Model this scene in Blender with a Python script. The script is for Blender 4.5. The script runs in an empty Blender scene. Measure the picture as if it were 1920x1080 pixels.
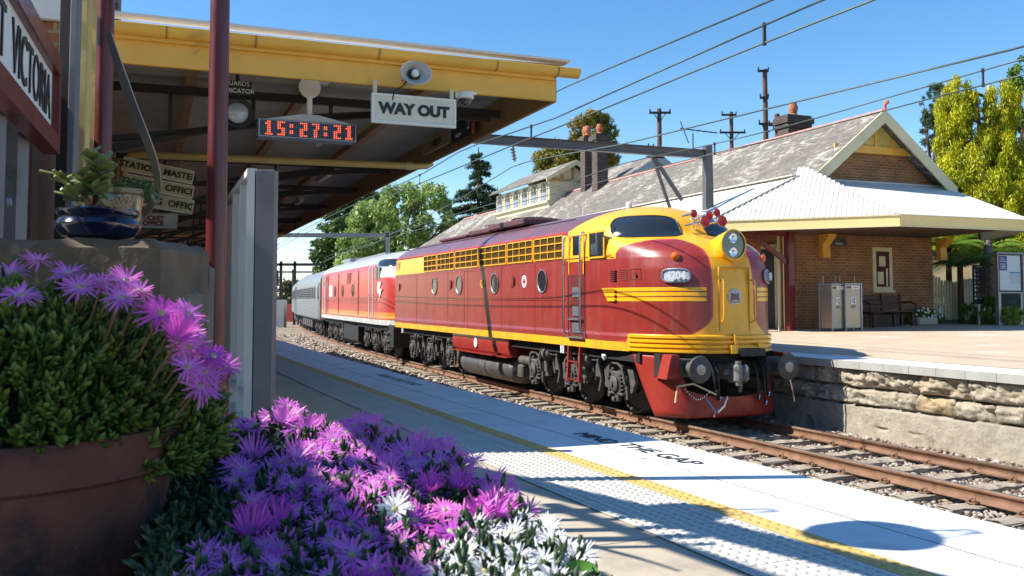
import bpy, math, random
import numpy as np
from math import sin, cos, pi, radians, atan2, hypot, sqrt
from mathutils import Matrix, Vector
random.seed(7); rng = np.random.default_rng(11)
SC = bpy.context.scene
# ---------------------------------------------------------------- camera
FPX, AXY, HOR, EYE = 1700.0, 470.0, 562.0, 1.0
PHI = math.atan((HOR-AXY)/FPX)
cam = bpy.data.objects.new('camera', bpy.data.cameras.new('camera'))
SC.collection.objects.link(cam); SC.camera = cam
cam.location = (0, 0, EYE); cam.rotation_euler = (pi/2+PHI, 0, 0)
cam.data.sensor_width = 36; cam.data.lens = FPX/1920*36
cam.data.shift_y = -(540-AXY)/1920
cam.data.clip_start = 0.05; cam.data.clip_end = 5000
cam.data.dof.use_dof = True; cam.data.dof.focus_distance = 9.0; cam.data.dof.aperture_fstop = 16
# ---------------------------------------------------------------- light
SUNV = Vector((-1.06, -0.04-0.02, 1.0)).normalized()      # towards the sun
elev = math.asin(SUNV.z); azi = atan2(SUNV.x, SUNV.y)
world = bpy.data.worlds.new('World'); SC.world = world; world.use_nodes = True
nt = world.node_tree; nt.nodes.clear()
sky = nt.nodes.new('ShaderNodeTexSky'); sky.sky_type = 'NISHITA'; sky.sun_disc = False
sky.sun_elevation = elev; sky.sun_rotation = azi; sky.altitude = 1000; sky.air_density = 1.15; sky.dust_density = 0.15; sky.ozone_density = 3.0
bg = nt.nodes.new('ShaderNodeBackground'); bg.inputs[1].default_value = 0.115
out = nt.nodes.new('ShaderNodeOutputWorld')
hs0 = nt.nodes.new('ShaderNodeHueSaturation'); hs0.inputs['Saturation'].default_value = 1.25; nt.links.new(sky.outputs[0], hs0.inputs['Color']); nt.links.new(hs0.outputs[0], bg.inputs[0]); nt.links.new(bg.outputs[0], out.inputs[0])
sun = bpy.data.objects.new('sun', bpy.data.lights.new('sun', 'SUN')); SC.collection.objects.link(sun)
sun.data.energy = 5.0; sun.data.angle = radians(0.5); sun.data.color = (1, .95, .86)
sun.rotation_euler = SUNV.to_track_quat('Z', 'Y').to_euler()
SC.view_settings.view_transform = 'Standard'; SC.view_settings.look = 'None'; SC.view_settings.gamma = 1
SC.view_settings.exposure = 0.8
SC.cycles.max_bounces = 6; SC.cycles.transparent_max_bounces = 6
# ---------------------------------------------------------------- geometry of the place
def ray(px, py):
    r = (px-960)/FPX; u = -(py-AXY)/FPX
    return np.array([r, cos(PHI)-u*sin(PHI), sin(PHI)+u*cos(PHI)])
CAM0 = np.array([0, 0, EYE])
def atz(px, py, z): d = ray(px, py); return CAM0+d*((z-EYE)/d[2])
def aty(px, py, Y): d = ray(px, py); return CAM0+d*(Y/d[1])
RAD, H0, D0 = 400.0, radians(-25.1), 9.62           # the curve of the main track
CEN = np.array([cos(H0), -sin(H0)])*(D0+RAD)
def T(s, off, z=0.0):
    h = H0+s/RAD
    return np.array([CEN[0]-(RAD-off)*cos(h), CEN[1]+(RAD-off)*sin(h), z])
def head(s): return H0+s/RAD
def TA(s, off, z):
    s, off, z = np.broadcast_arrays(s, off, z)
    h = H0+s/RAD
    return np.stack([CEN[0]-(RAD-off)*np.cos(h), CEN[1]+(RAD-off)*np.sin(h), z], -1)
def onoff(px, py, off):
    d = ray(px, py); ts = np.linspace(.5, 180, 40000); P = CAM0+d*ts[:, None]
    r = RAD-np.hypot(P[:, 0]-CEN[0], P[:, 1]-CEN[1])
    k = np.where(np.diff(np.sign(r-off)))[0]
    return P[k[0]] if len(k) else P[-1]
class Fr:
    def __init__(s, o, deg):
        s.o = np.array(o, float); s.deg = deg; y = radians(deg)
        s.ax = (np.array([cos(y), sin(y), 0]), np.array([-sin(y), cos(y), 0]), np.array([0, 0, 1.]))
    def at(s, px, py, ax, val):
        d = ray(px, py); o = CAM0-s.o; a = s.ax[ax]
        q = o+d*((val-o@a)/(d@a)); return np.array([q@s.ax[0], q@s.ax[1], q[2]])
    def w(s, x, y, z): return s.o+s.ax[0]*x+s.ax[1]*y+s.ax[2]*z
    def loc(s, p): q = np.array(p)-s.o; return np.array([q@s.ax[0], q@s.ax[1], q[2]])
LO = Fr((-2.51, 30.45, -1.07), -67.825)      # leading locomotive: x forward, y away from us
CA = Fr((.35, 7.43, 0), 111.6)               # near canopy: x along the platform, y towards the building
ST = Fr((8.05, 25.6, 0), 21.6)               # far station: x along its end wall, y along its ridge
RAIL = -1.07
def vnoise(x, y, z=0, seed=0):
    x, y, z = np.broadcast_arrays(np.asarray(x, float), np.asarray(y, float), np.asarray(z, float))
    xi, yi, zi = np.floor(x).astype(np.int64), np.floor(y).astype(np.int64), np.floor(z).astype(np.int64)
    fx, fy, fz = x-xi, y-yi, z-zi
    fx, fy, fz = fx*fx*(3-2*fx), fy*fy*(3-2*fy), fz*fz*(3-2*fz)
    def h(a, b, c):
        n = (a*374761393+b*668265263+c*2147483647+seed*1274126177) & 0xffffffff
        n = ((n ^ (n >> 13))*1274126177) & 0xffffffff
        return ((n ^ (n >> 16)) & 0xffff)/65535.0
    r = 0
    for dx in (0, 1):
        for dy in (0, 1):
            for dz in (0, 1):
                r = r+h(xi+dx, yi+dy, zi+dz)*(fx if dx else 1-fx)*(fy if dy else 1-fy)*(fz if dz else 1-fz)
    return r
# ---------------------------------------------------------------- mesh building
def qrot(axis, ang): return Matrix.Rotation(ang, 3, Vector(axis))
class MB:
    def __init__(s): s.v = []; s.f = []; s.m = []
    def add(s, vs, fs, m=0):
        n = len(s.v); s.v += [tuple(map(float, v)) for v in vs]
        s.f += [tuple(i+n for i in f) for f in fs]; s.m += [m]*len(fs); return s
    def box(s, x0, x1, y0, y1, z0, z1, m=0, c=0.0):
        x0, x1 = min(x0, x1), max(x0, x1); y0, y1 = min(y0, y1), max(y0, y1); z0, z1 = min(z0, z1), max(z0, z1)
        if c <= 0:
            return s.add([(x0,y0,z0),(x1,y0,z0),(x1,y1,z0),(x0,y1,z0),(x0,y0,z1),(x1,y0,z1),(x1,y1,z1),(x0,y1,z1)],
              [(0,3,2,1),(4,5,6,7),(0,1,5,4),(1,2,6,5),(2,3,7,6),(3,0,4,7)], m)
        n = len(s.v); V = []; idx = {}
        X = ((x0, x0+c), (x1, x1-c)); Y = ((y0, y0+c), (y1, y1-c)); Z = ((z0, z0+c), (z1, z1-c))
        for i in (0, 1):
            for j in (0, 1):
                for k in (0, 1):
                    for a in range(3):
                        p = (X[i][0 if a == 0 else 1], Y[j][0 if a == 1 else 1], Z[k][0 if a == 2 else 1])
                        idx[i, j, k, a] = len(V); V.append(p)
        F = []
        for a in range(3):
            for t in (0, 1):
                q = []
                for (u, w) in ((0, 0), (1, 0), (1, 1), (0, 1)):
                    ijk = [u, w]; ijk.insert(a, t); q.append(idx[ijk[0], ijk[1], ijk[2], a])
                F.append(q if (t == 1) ^ (a == 1) else q[::-1])
        def e(ijk1, ijk2, a, b): return [idx[(*ijk1, a)], idx[(*ijk2, a)], idx[(*ijk2, b)], idx[(*ijk1, b)]]
        for a in range(3):
            b, d = [k for k in range(3) if k != a]
            for u in (0, 1):
                for w in (0, 1):
                    p1 = [0]*3; p1[b] = u; p1[d] = w; p2 = list(p1); p2[a] = 1
                    F.append(e(p1, p2, b, d))
        for i in (0, 1):
            for j in (0, 1):
                for k in (0, 1): F.append([idx[i, j, k, a] for a in range(3)])
        return s.add(V, F, m)
    def bar(s, p, q, w, h, m=0, up=(0, 0, 1)):
        p = np.array(p, float); q = np.array(q, float); d = q-p; L = np.linalg.norm(d); d = d/L
        u = np.array(up, float)
        if abs(d@u) > .97: u = np.array([1., 0, 0])
        r = np.cross(d, u); r /= np.linalg.norm(r); t = np.cross(r, d)
        V = [b+r*sx*w/2+t*sz*h/2 for b in (p, q) for sx, sz in ((-1, -1), (1, -1), (1, 1), (-1, 1))]
        return s.add(V, [(0, 1, 2, 3), (7, 6, 5, 4), (0, 4, 5, 1), (1, 5, 6, 2), (2, 6, 7, 3), (3, 7, 4, 0)], m)
    def tube(s, pts, r, n=8, m=0, cap=True):
        P = [np.array(p, float) for p in pts]; R = r if hasattr(r, '__len__') else [r]*len(P)
        rings = []; prev = None
        for i, p in enumerate(P):
            d = (P[min(i+1, len(P)-1)]-P[max(i-1, 0)]); d = d/(np.linalg.norm(d)+1e-12)
            if prev is None:
                u = np.array([0, 0, 1.]) if abs(d[2]) < .9 else np.array([1., 0, 0])
            else: u = prev
            a = u-d*(u@d); a /= np.linalg.norm(a)+1e-12; prev = a; b = np.cross(d, a)
            rings.append([p+(a*cos(2*pi*k/n)+b*sin(2*pi*k/n))*R[i] for k in range(n)])
        V = [v for g in rings for v in g]; F = []
        for i in range(len(P)-1):
            for k in range(n):
                a = i*n+k; b = i*n+(k+1) % n; F.append((a, b, b+n, a+n))
        if cap: F += [tuple(range(n))[::-1], tuple(range((len(P)-1)*n, len(P)*n))]
        return s.add(V, F, m)
    def lathe(s, prof, c=(0, 0, 0), axis=(0, 0, 1), n=20, m=0, cap=True):
        ax = Vector(axis).normalized(); Q = Vector((0, 0, 1)).rotation_difference(ax).to_matrix(); c = Vector(c)
        V = []; F = []
        for r, z in prof:
            for k in range(n):
                V.append(c+Q @ Vector((r*cos(2*pi*k/n), r*sin(2*pi*k/n), z)))
        for i in range(len(prof)-1):
            for k in range(n):
                a = i*n+k; b = i*n+(k+1) % n; F.append((a, b, b+n, a+n))
        if cap:
            if prof[0][0] > 1e-4: F.append(tuple(range(n))[::-1])
            if prof[-1][0] > 1e-4: F.append(tuple(range((len(prof)-1)*n, len(prof)*n)))
        return s.add(V, F, m)
    def cyl(s, p, q, r, n=16, m=0):
        d = np.array(q, float)-np.array(p, float); L = float(np.linalg.norm(d))
        return s.lathe([(r, 0), (r, L)], p, d, n, m)
    def prism(s, poly, o, u, v, w, m=0):
        o, u, v, w = [np.array(a, float) for a in (o, u, v, w)]
        A = [o+u*a+v*b for a, b in poly]; n = len(A); V = A+[a+w for a in A]
        F = [tuple(range(n))[::-1], tuple(range(n, 2*n))]+[(i, (i+1) % n, (i+1) % n+n, i+n) for i in range(n)]
        return s.add(V, F, m)
    def grid(s, fn, us, vs, m=0, flip=False):
        V = [fn(u, v) for u in us for v in vs]; nv = len(vs); F = []
        for i in range(len(us)-1):
            for j in range(nv-1):
                a = i*nv+j; q = (a, a+1, a+nv+1, a+nv); F.append(q[::-1] if flip else q)
        return s.add(V, F, m)
    def mul(s, M):
        s.v = [tuple(M @ Vector(v)) for v in s.v]; return s
    def merge(s, o, off=(0, 0, 0)):
        n = len(s.v); s.v += [(a+off[0], b+off[1], c+off[2]) for a, b, c in o.v]
        s.f += [tuple(i+n for i in f) for f in o.f]; s.m += o.m; return s
def props(o, label=None, cat=None, group=None, kind=None):
    if label: o['label'] = label
    if cat: o['category'] = cat
    if group: o['group'] = group
    if kind: o['kind'] = kind
    return o
def link(o, parent=None):
    SC.collection.objects.link(o)
    if parent is not None: o.parent = parent
    return o
def thing(name, label, cat, loc=(0, 0, 0), deg=0.0, group=None):
    o = link(bpy.data.objects.new(name, None)); o.empty_display_size = .2
    o.location = tuple(map(float, loc)); o.rotation_euler = (0, 0, radians(deg))
    return props(o, label, cat, group)
def toloc(parent, vs):
    """world vertices -> the parent's local space (the parent is a plain Empty)"""
    if parent is None: return vs
    c, s_ = cos(parent.rotation_euler.z), sin(parent.rotation_euler.z); L = parent.location
    a = np.asarray(vs, float)-np.array(L[:])
    return np.stack([a[:, 0]*c+a[:, 1]*s_, -a[:, 0]*s_+a[:, 1]*c, a[:, 2]], -1)
SPLIT = {'pipe_collar', 'hanger', 'purlin', 'gutter_strap', 'leg', 'marker_tag', 'step_plate', 'tread', 'corner_post', 'rear_rod', 'ceiling_plate', 'gable_frame', 'step', 'awning_post', 'bracket', 'registration_strut', 'strut'}
def build(mb, name, mats, parent=None, world=False, smooth=35, **kw):
    if name in SPLIT and parent is not None:
        par = list(range(len(mb.v)))
        def fd(a):
            while par[a] != a: par[a] = par[par[a]]; a = par[a]
            return a
        for f in mb.f:
            for q in f[1:]: par[fd(q)] = fd(f[0])
        roots = {}
        for i, f in enumerate(mb.f): roots.setdefault(fd(f[0]), []).append(i)
        if 1 < len(roots) < 16:
            o = None
            for fs in roots.values():
                used = sorted({q for i in fs for q in mb.f[i]}); mp = {q: k for k, q in enumerate(used)}; s = MB()
                s.v = [mb.v[q] for q in used]; s.f = [tuple(mp[q] for q in mb.f[i]) for i in fs]; s.m = [mb.m[i] for i in fs]; o = build1(s, name, mats, parent, world, smooth, **kw)
            return o
    return build1(mb, name, mats, parent, world, smooth, **kw)
def build1(mb, name, mats, parent=None, world=False, smooth=35, **kw):
    me = bpy.data.meshes.new(name)
    v = mb.v
    if world and parent is not None and parent.type == 'EMPTY': v = toloc(parent, v)
    me.from_pydata([tuple(x) for x in v], [], mb.f); 
    if not isinstance(mats, (list, tuple)): mats = [mats]
    for m in mats: me.materials.append(m)
    if len(mats) > 1: me.polygons.foreach_set('material_index', mb.m)
    if smooth:
        me.shade_smooth(); me.set_sharp_from_angle(angle=radians(smooth))
    me.update()
    o = link(bpy.data.objects.new(name, me), parent); props(o, **kw); return o
def nmesh(name, V, F, mats, parent=None, world=False, smooth=False, uv=None, attrs=None, mi=None, **kw):
    V = np.ascontiguousarray(np.asarray(V, np.float32)); F = np.ascontiguousarray(np.asarray(F, np.int32)); k = F.shape[1]
    if world and parent is not None: V = np.ascontiguousarray(toloc(parent, V).astype(np.float32))
    me = bpy.data.meshes.new(name); me.vertices.add(len(V)); me.vertices.foreach_set('co', V.ravel())
    me.loops.add(F.size); me.loops.foreach_set('vertex_index', F.ravel())
    me.polygons.add(len(F)); me.polygons.foreach_set('loop_start', np.arange(0, F.size, k, dtype=np.int32))
    if not isinstance(mats, (list, tuple)): mats = [mats]
    for m in mats: me.materials.append(m)
    if mi is not None: me.polygons.foreach_set('material_index', np.asarray(mi, np.int32))
    me.update(calc_edges=True); me.validate()
    if uv is not None:
        l = me.uv_layers.new(name='UVMap'); l.data.foreach_set('uv', np.asarray(uv, np.float32)[F.ravel()].ravel())
    for nme, a in (attrs or {}).items():
        a = np.asarray(a); at = me.attributes.new(nme, 'FLOAT', 'POINT')
        if len(at.data) != a.size: print('ATTR', name, nme, a.shape, len(at.data), len(V)); continue
        at.data.foreach_set('value', np.ascontiguousarray(np.asarray(a, np.float32).ravel()))
    if smooth: me.shade_smooth()
    o = link(bpy.data.objects.new(name, me), parent); props(o, **kw); return o
def copytree(o, parent=None):
    c = o.copy(); SC.collection.objects.link(c); c.parent = parent
    for ch in o.children: copytree(ch, c)
    return c
# ---------------------------------------------------------------- materials
def N(t, typ, **kw):
    n = t.nodes.new('ShaderNode'+typ)
    for k, v in kw.items():
        if hasattr(n, k): setattr(n, k, v)
        else: n.inputs[k].default_value = v
    return n
def rgba(c): return (c[0], c[1], c[2], 1)
def ramp(t, fac, stops):
    r = t.nodes.new('ShaderNodeValToRGB'); e = r.color_ramp.elements
    while len(e) > 1: e.remove(e[0])
    e[0].position = stops[0][0]; e[0].color = rgba(stops[0][1])
    for p, c in stops[1:]:
        x = e.new(p); x.color = rgba(c)
    t.links.new(fac, r.inputs[0]); return r.outputs[0]
def mixc(t, fac, a, b, mode='MIX'):
    n = t.nodes.new('ShaderNodeMix'); n.data_type = 'RGBA'; n.blend_type = mode
    for i, x in ((0, fac), (6, a), (7, b)):
        if isinstance(x, (int, float)): n.inputs[i].default_value = x
        elif isinstance(x, tuple): n.inputs[i].default_value = rgba(x)
        else: t.links.new(x, n.inputs[i])
    return n.outputs[2]
def mth(t, op, a, b=None, c=None):
    n = t.nodes.new('ShaderNodeMath'); n.operation = op
    for i, x in enumerate((a, b, c)):
        if x is None: continue
        if isinstance(x, (int, float)): n.inputs[i].default_value = x
        else: t.links.new(x, n.inputs[i])
    return n.outputs[0]
def newmat(name):
    m = bpy.data.materials.new(name); m.use_nodes = True; t = m.node_tree
    b = t.nodes['Principled BSDF']; return m, t, b
def obco(t, scale=(1, 1, 1)):
    tc = t.nodes.new('ShaderNodeTexCoord'); mp = t.nodes.new('ShaderNodeMapping'); mp.inputs[3].default_value = scale
    t.links.new(tc.outputs['Object'], mp.inputs[0]); return mp.outputs[0]
def noise(t, co, scale, detail=4, rough=.6):
    n = N(t, 'TexNoise'); n.inputs['Scale'].default_value = scale; n.inputs['Detail'].default_value = detail; n.inputs['Roughness'].default_value = rough
    t.links.new(co, n.inputs['Vector']); return n.outputs[0]
def bump(t, b, h, strength=.3, dist=.01):
    n = N(t, 'Bump'); n.inputs['Strength'].default_value = strength; n.inputs['Distance'].default_value = dist
    t.links.new(h, n.inputs['Height']); t.links.new(n.outputs[0], b.inputs['Normal'])
def mat(name, col, rough=.6, metal=0, var=.25, sc=6, bmp=0, bsc=40, spec=.5, dirt=None, dsc=3, dthr=.55, coat=0):
    """paint, stone, metal ... : a base colour that wanders a little, with optional worn patches and grain"""
    m, t, b = newmat(name); co = obco(t); n1 = noise(t, co, sc, 5)
    lo = tuple(c*(1-var) for c in col); hi = tuple(min(c*(1+var*.8), 1) for c in col)
    c = ramp(t, n1, [(.3, lo), (.7, hi)])
    if dirt:
        n2 = noise(t, co, dsc, 8, .7); f = ramp(t, n2, [(dthr, (0, 0, 0)), (dthr+.12, (1, 1, 1))]); c = mixc(t, f, c, tuple(dirt))
    t.links.new(c, b.inputs['Base Color']); b.inputs['Metallic'].default_value = metal
    n3 = noise(t, co, sc*4, 3); r = mth(t, 'MULTIPLY_ADD', n3, .25, rough-.12); t.links.new(r, b.inputs['Roughness'])
    b.inputs['Specular IOR Level'].default_value = spec; b.inputs['Coat Weight'].default_value = coat
    if coat: b.inputs['Coat Roughness'].default_value = .08
    if bmp: bump(t, b, noise(t, co, bsc, 6), bmp, .01)
    return m
def emis(name, col, st):
    m, t, b = newmat(name); b.inputs['Base Color'].default_value = rgba(col); b.inputs['Emission Color'].default_value = rgba(col); b.inputs['Emission Strength'].default_value = st; return m
def brickmat(name, c1, c2, mortar, bw=.235, bh=.084, ms=.012, rough=.85, var=1.0, patch=None, rot=False):
    m, t, b = newmat(name); tc = t.nodes.new('ShaderNodeTexCoord'); sp = t.nodes.new('ShaderNodeSeparateXYZ'); t.links.new(tc.outputs['Object'], sp.inputs[0])
    u = mth(t, 'ADD', sp.outputs[0], sp.outputs[1]); cb = t.nodes.new('ShaderNodeCombineXYZ'); t.links.new(u, cb.inputs[0]); t.links.new(sp.outputs[2], cb.inputs[1])
    bt = N(t, 'TexBrick'); t.links.new(cb.outputs[0], bt.inputs['Vector']); bt.inputs['Scale'].default_value = 1
    bt.inputs['Brick Width'].default_value = bw; bt.inputs['Row Height'].default_value = bh; bt.inputs['Mortar Size'].default_value = ms
    bt.inputs['Mortar Smooth'].default_value = .2; bt.inputs['Bias'].default_value = 0
    bt.inputs['Color1'].default_value = rgba(c1); bt.inputs['Color2'].default_value = rgba(c2); bt.inputs['Mortar'].default_value = rgba(mortar)
    n1 = noise(t, tc.outputs['Object'], 1.3, 6); f = ramp(t, n1, [(.3, (.62, .62, .62)), (.7, (1.15, 1.15, 1.15))])
    c = mixc(t, var, bt.outputs[0], f, 'MULTIPLY')
    if patch:
        n2 = noise(t, cb.outputs[0], patch[1], 5, .65); f2 = ramp(t, n2, [(patch[2], (0, 0, 0)), (patch[2]+.08, (1, 1, 1))]); c = mixc(t, f2, c, tuple(patch[0]))
    t.links.new(c, b.inputs['Base Color']); b.inputs['Roughness'].default_value = rough
    h = mth(t, 'SUBTRACT', 1.0, bt.outputs[1]); n3 = noise(t, tc.outputs['Object'], 60, 3); bump(t, b, mth(t, 'MULTIPLY_ADD', n3, .3, h), .5, .008)
    return m
def leafmat(name, stops, rough=.5, trans=.25):
    m, t, b = newmat(name); a = t.nodes.new('ShaderNodeAttribute'); a.attribute_name = 'v'
    c = ramp(t, a.outputs['Fac'], stops); t.links.new(c, b.inputs['Base Color']); b.inputs['Roughness'].default_value = rough
    b.inputs['Specular IOR Level'].default_value = .3
    if trans:
        tr = t.nodes.new('ShaderNodeBsdfTranslucent'); t.links.new(c, tr.inputs[0]); mx = t.nodes.new('ShaderNodeMixShader'); mx.inputs[0].default_value = trans
        o = t.nodes['Material Output']; t.links.new(b.outputs[0], mx.inputs[1]); t.links.new(tr.outputs[0], mx.inputs[2]); t.links.new(mx.outputs[0], o.inputs[0])
    return m
MT = dict(
 cream=mat('cream_paint', (.62, .47, .17), .55, var=.12, sc=3, bmp=.1, dirt=(.32, .22, .08), dsc=2.2, dthr=.62),
 creamlt=mat('pale_cream_paint', (.66, .58, .36), .55, var=.1, sc=3, dirt=(.4, .33, .2), dsc=2.5, dthr=.66),
 ochre=mat('ochre_paint', (.82, .45, .07), .5, var=.12, sc=2, dirt=(.35, .2, .05), dsc=1.6, dthr=.64),
 maroonp=mat('maroon_gloss_paint', (.13, .013, .013), .35, var=.15, sc=4, coat=.15),
 white=mat('white_paint', (.78, .76, .68), .5, var=.06, sc=5, dirt=(.45, .42, .34), dsc=4, dthr=.66),
 black=mat('black_paint', (.012, .012, .013), .5, var=.3, sc=6),
 iron=mat('dark_ironwork', (.022, .018, .016), .6, var=.3, sc=6),
 steel=mat('galvanised_steel', (.33, .34, .36), .42, .75, var=.12, sc=5),
 greyp=mat('grey_painted_steel', (.17, .17, .18), .5, .2, var=.15, sc=4, dirt=(.11, .105, .10), dsc=5, dthr=.56),
 greyl=mat('pale_grey_panel', (.5, .5, .48), .55, var=.08, sc=3, dirt=(.3, .29, .27), dsc=3, dthr=.64),
 corr=mat('corrugated_roof_sheet', (.72, .68, .60), .5, var=.06, sc=2, dirt=(.5, .48, .44), dsc=1.3, dthr=.6),
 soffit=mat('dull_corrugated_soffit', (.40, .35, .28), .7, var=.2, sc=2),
 brick=brickmat('red_brick', (.38, .145, .042), (.27, .095, .030), (.36, .25, .15)),
 slate=brickmat('lichened_slate', (.24, .205, .19), (.19, .165, .155), (.12, .11, .1), bw=.3, bh=.2, ms=.012, patch=((.62, .58, .52), 2.2, .5)),
 chim=brickmat('sooty_brick', (.085, .05, .04), (.05, .032, .028), (.16, .125, .10)),
 terra=mat('terracotta', (.42, .13, .06), .8, var=.3, sc=8, bmp=.2),
 concrete=mat('platform_concrete', (.50, .43, .33), .85, var=.14, sc=1.4, bmp=.25, bsc=60, dirt=(.33, .28, .22), dsc=1.1, dthr=.56),
 asph=mat('platform_asphalt', (.52, .40, .28), .85, var=.12, sc=1.1, bmp=.25, bsc=80, dirt=(.55, .5, .42), dsc=.6, dthr=.55),
 rust=mat('rusted_rail', (.20, .105, .06), .75, .1, var=.3, sc=5, bmp=.2, bsc=60, dirt=(.1, .05, .03), dsc=7),
 railtop=mat('worn_rail_head', (.33, .27, .22), .4, .6, var=.15, sc=3),
 sleeper=mat('weathered_sleeper', (.36, .30, .23), .9, var=.35, sc=6, bmp=.5, bsc=30, dirt=(.13, .1, .075), dsc=5),
 ballast=mat('ballast', (.27, .21, .16), .95, var=.45, sc=30, bmp=.8, bsc=45),
 under=mat('running_gear_grime', (.085, .078, .07), .65, .1, var=.45, sc=9, bmp=.25, bsc=30, dirt=(.2, .17, .14), dsc=8, dthr=.6),
 underdk=mat('underframe_black', (.018, .017, .016), .7, var=.3, sc=6),
 chrome=mat('bright_metal', (.7, .7, .7), .22, 1, var=.05),
 stainless=mat('brushed_stainless', (.36, .31, .26), .34, .9, var=.08, sc=3),
 glass=mat('dark_window_glass', (.02, .025, .03), .08, 0, var=.1, spec=.9),
 redp=mat('loco_red_paint', (.32, .032, .022), .35, var=.12, sc=2, coat=.3),
 yelp=mat('loco_yellow_paint', (.92, .44, .010), .35, var=.05, sc=2, coat=.3),
 redhorn=mat('horn_red', (.45, .02, .03), .35, var=.1),
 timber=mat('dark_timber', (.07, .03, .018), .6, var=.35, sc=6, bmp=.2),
 pole=mat('timber_pole', (.12, .06, .04), .85, var=.4, sc=4, bmp=.3),
 insul=mat('insulator', (.25, .23, .22), .3, var=.1),
 wire=mat('copper_wire', (.10, .13, .115), .5, .5, var=.2),
 pink=mat('ridge_tile', (.50, .22, .17), .8, var=.25, sc=5),
 paper=mat('poster_paper', (.75, .76, .76), .5, var=.04),
 blue=mat('poster_blue', (.035, .05, .30), .5, var=.1),
 orange=mat('orange_lens', (.75, .14, .02), .25, var=.1),
)
# ---------------------------------------------------------------- lettering
def text(body, size, m, parent, o, right, up, depth=.002, name='lettering', align='CENTER', bold=0.0, sx=1.0, world=False, label=None):
    cu = bpy.data.curves.new('t', 'FONT'); cu.body = body; cu.size = size; cu.align_x = align; cu.align_y = 'CENTER'; cu.extrude = depth; cu.offset = bold
    tmp = bpy.data.objects.new('t', cu); SC.collection.objects.link(tmp)
    dg = bpy.context.evaluated_depsgraph_get(); me = bpy.data.meshes.new_from_object(tmp.evaluated_get(dg))
    bpy.data.objects.remove(tmp); bpy.data.curves.remove(cu)
    r = Vector(right).normalized(); u = Vector(up).normalized(); n = r.cross(u); o = Vector(o)
    vs = [o+r*(v.co.x*sx)+u*v.co.y+n*v.co.z for v in me.vertices]
    if world and parent is not None: vs = [Vector(a) for a in toloc(parent, [tuple(v) for v in vs])]
    for v, p in zip(me.vertices, vs): v.co = p
    me.materials.clear(); me.materials.append(m); me.name = name
    ob = link(bpy.data.objects.new(name, me), parent)
    return props(ob, label)
# ================================================================ the ground and the tracks
def sgrid(name, s, off, zf, m, uv=True, **kw):
    s = np.asarray(s, float); off = np.asarray(off, float); S, O = np.meshgrid(s, off, indexing='ij')
    Z = zf(S, O) if callable(zf) else np.full(S.shape, zf)
    V = TA(S, O, Z).reshape(-1, 3); n = len(off); i = np.arange(len(s)-1)[:, None]*n+np.arange(n-1)[None]
    F = np.stack([i, i+n, i+n+1, i+1], -1).reshape(-1, 4)[:, ::-1]
    return nmesh(name, V, F, m, uv=np.stack([S, O], -1).reshape(-1, 2) if uv else None, **kw)
gx = np.concatenate([np.linspace(-1500, -140, 12), np.linspace(-120, 120, 40), np.linspace(140, 1500, 12)])
gy = np.concatenate([np.linspace(-300, -20, 6), np.linspace(-10, 200, 40), np.linspace(230, 2500, 14)])
X, Y = np.meshgrid(gx, gy, indexing='ij')
Vg = np.stack([X, Y, np.full(X.shape, -1.55)], -1).reshape(-1, 3); n = len(gy); i = np.arange(len(gx)-1)[:, None]*n+np.arange(n-1)[None]
gmat = mat('dry_grassy_earth', (.16, .13, .07), .95, var=.4, sc=.6, bmp=.4, bsc=6, dirt=(.07, .085, .03), dsc=.15, dthr=.5)
nmesh('ground', Vg, np.stack([i, i+n, i+n+1, i+1], -1).reshape(-1, 4), gmat, kind='structure')
ss = np.arange(-6, 150, .25); oo = np.concatenate([[-6.2], np.arange(-5.9, 1.75, .12)])
def bedz(S, O):
    z = -1.30+.05*(vnoise(S*2.2, O*2.2, 0, 3)-.5)+.03*(vnoise(S*9, O*9, 0, 5)-.5)
    return z+.10*np.clip((O-.95)/.5, 0, 1)
sgrid('track_bed', ss, oo, bedz, MT['ballast'], kind='structure')
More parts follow.
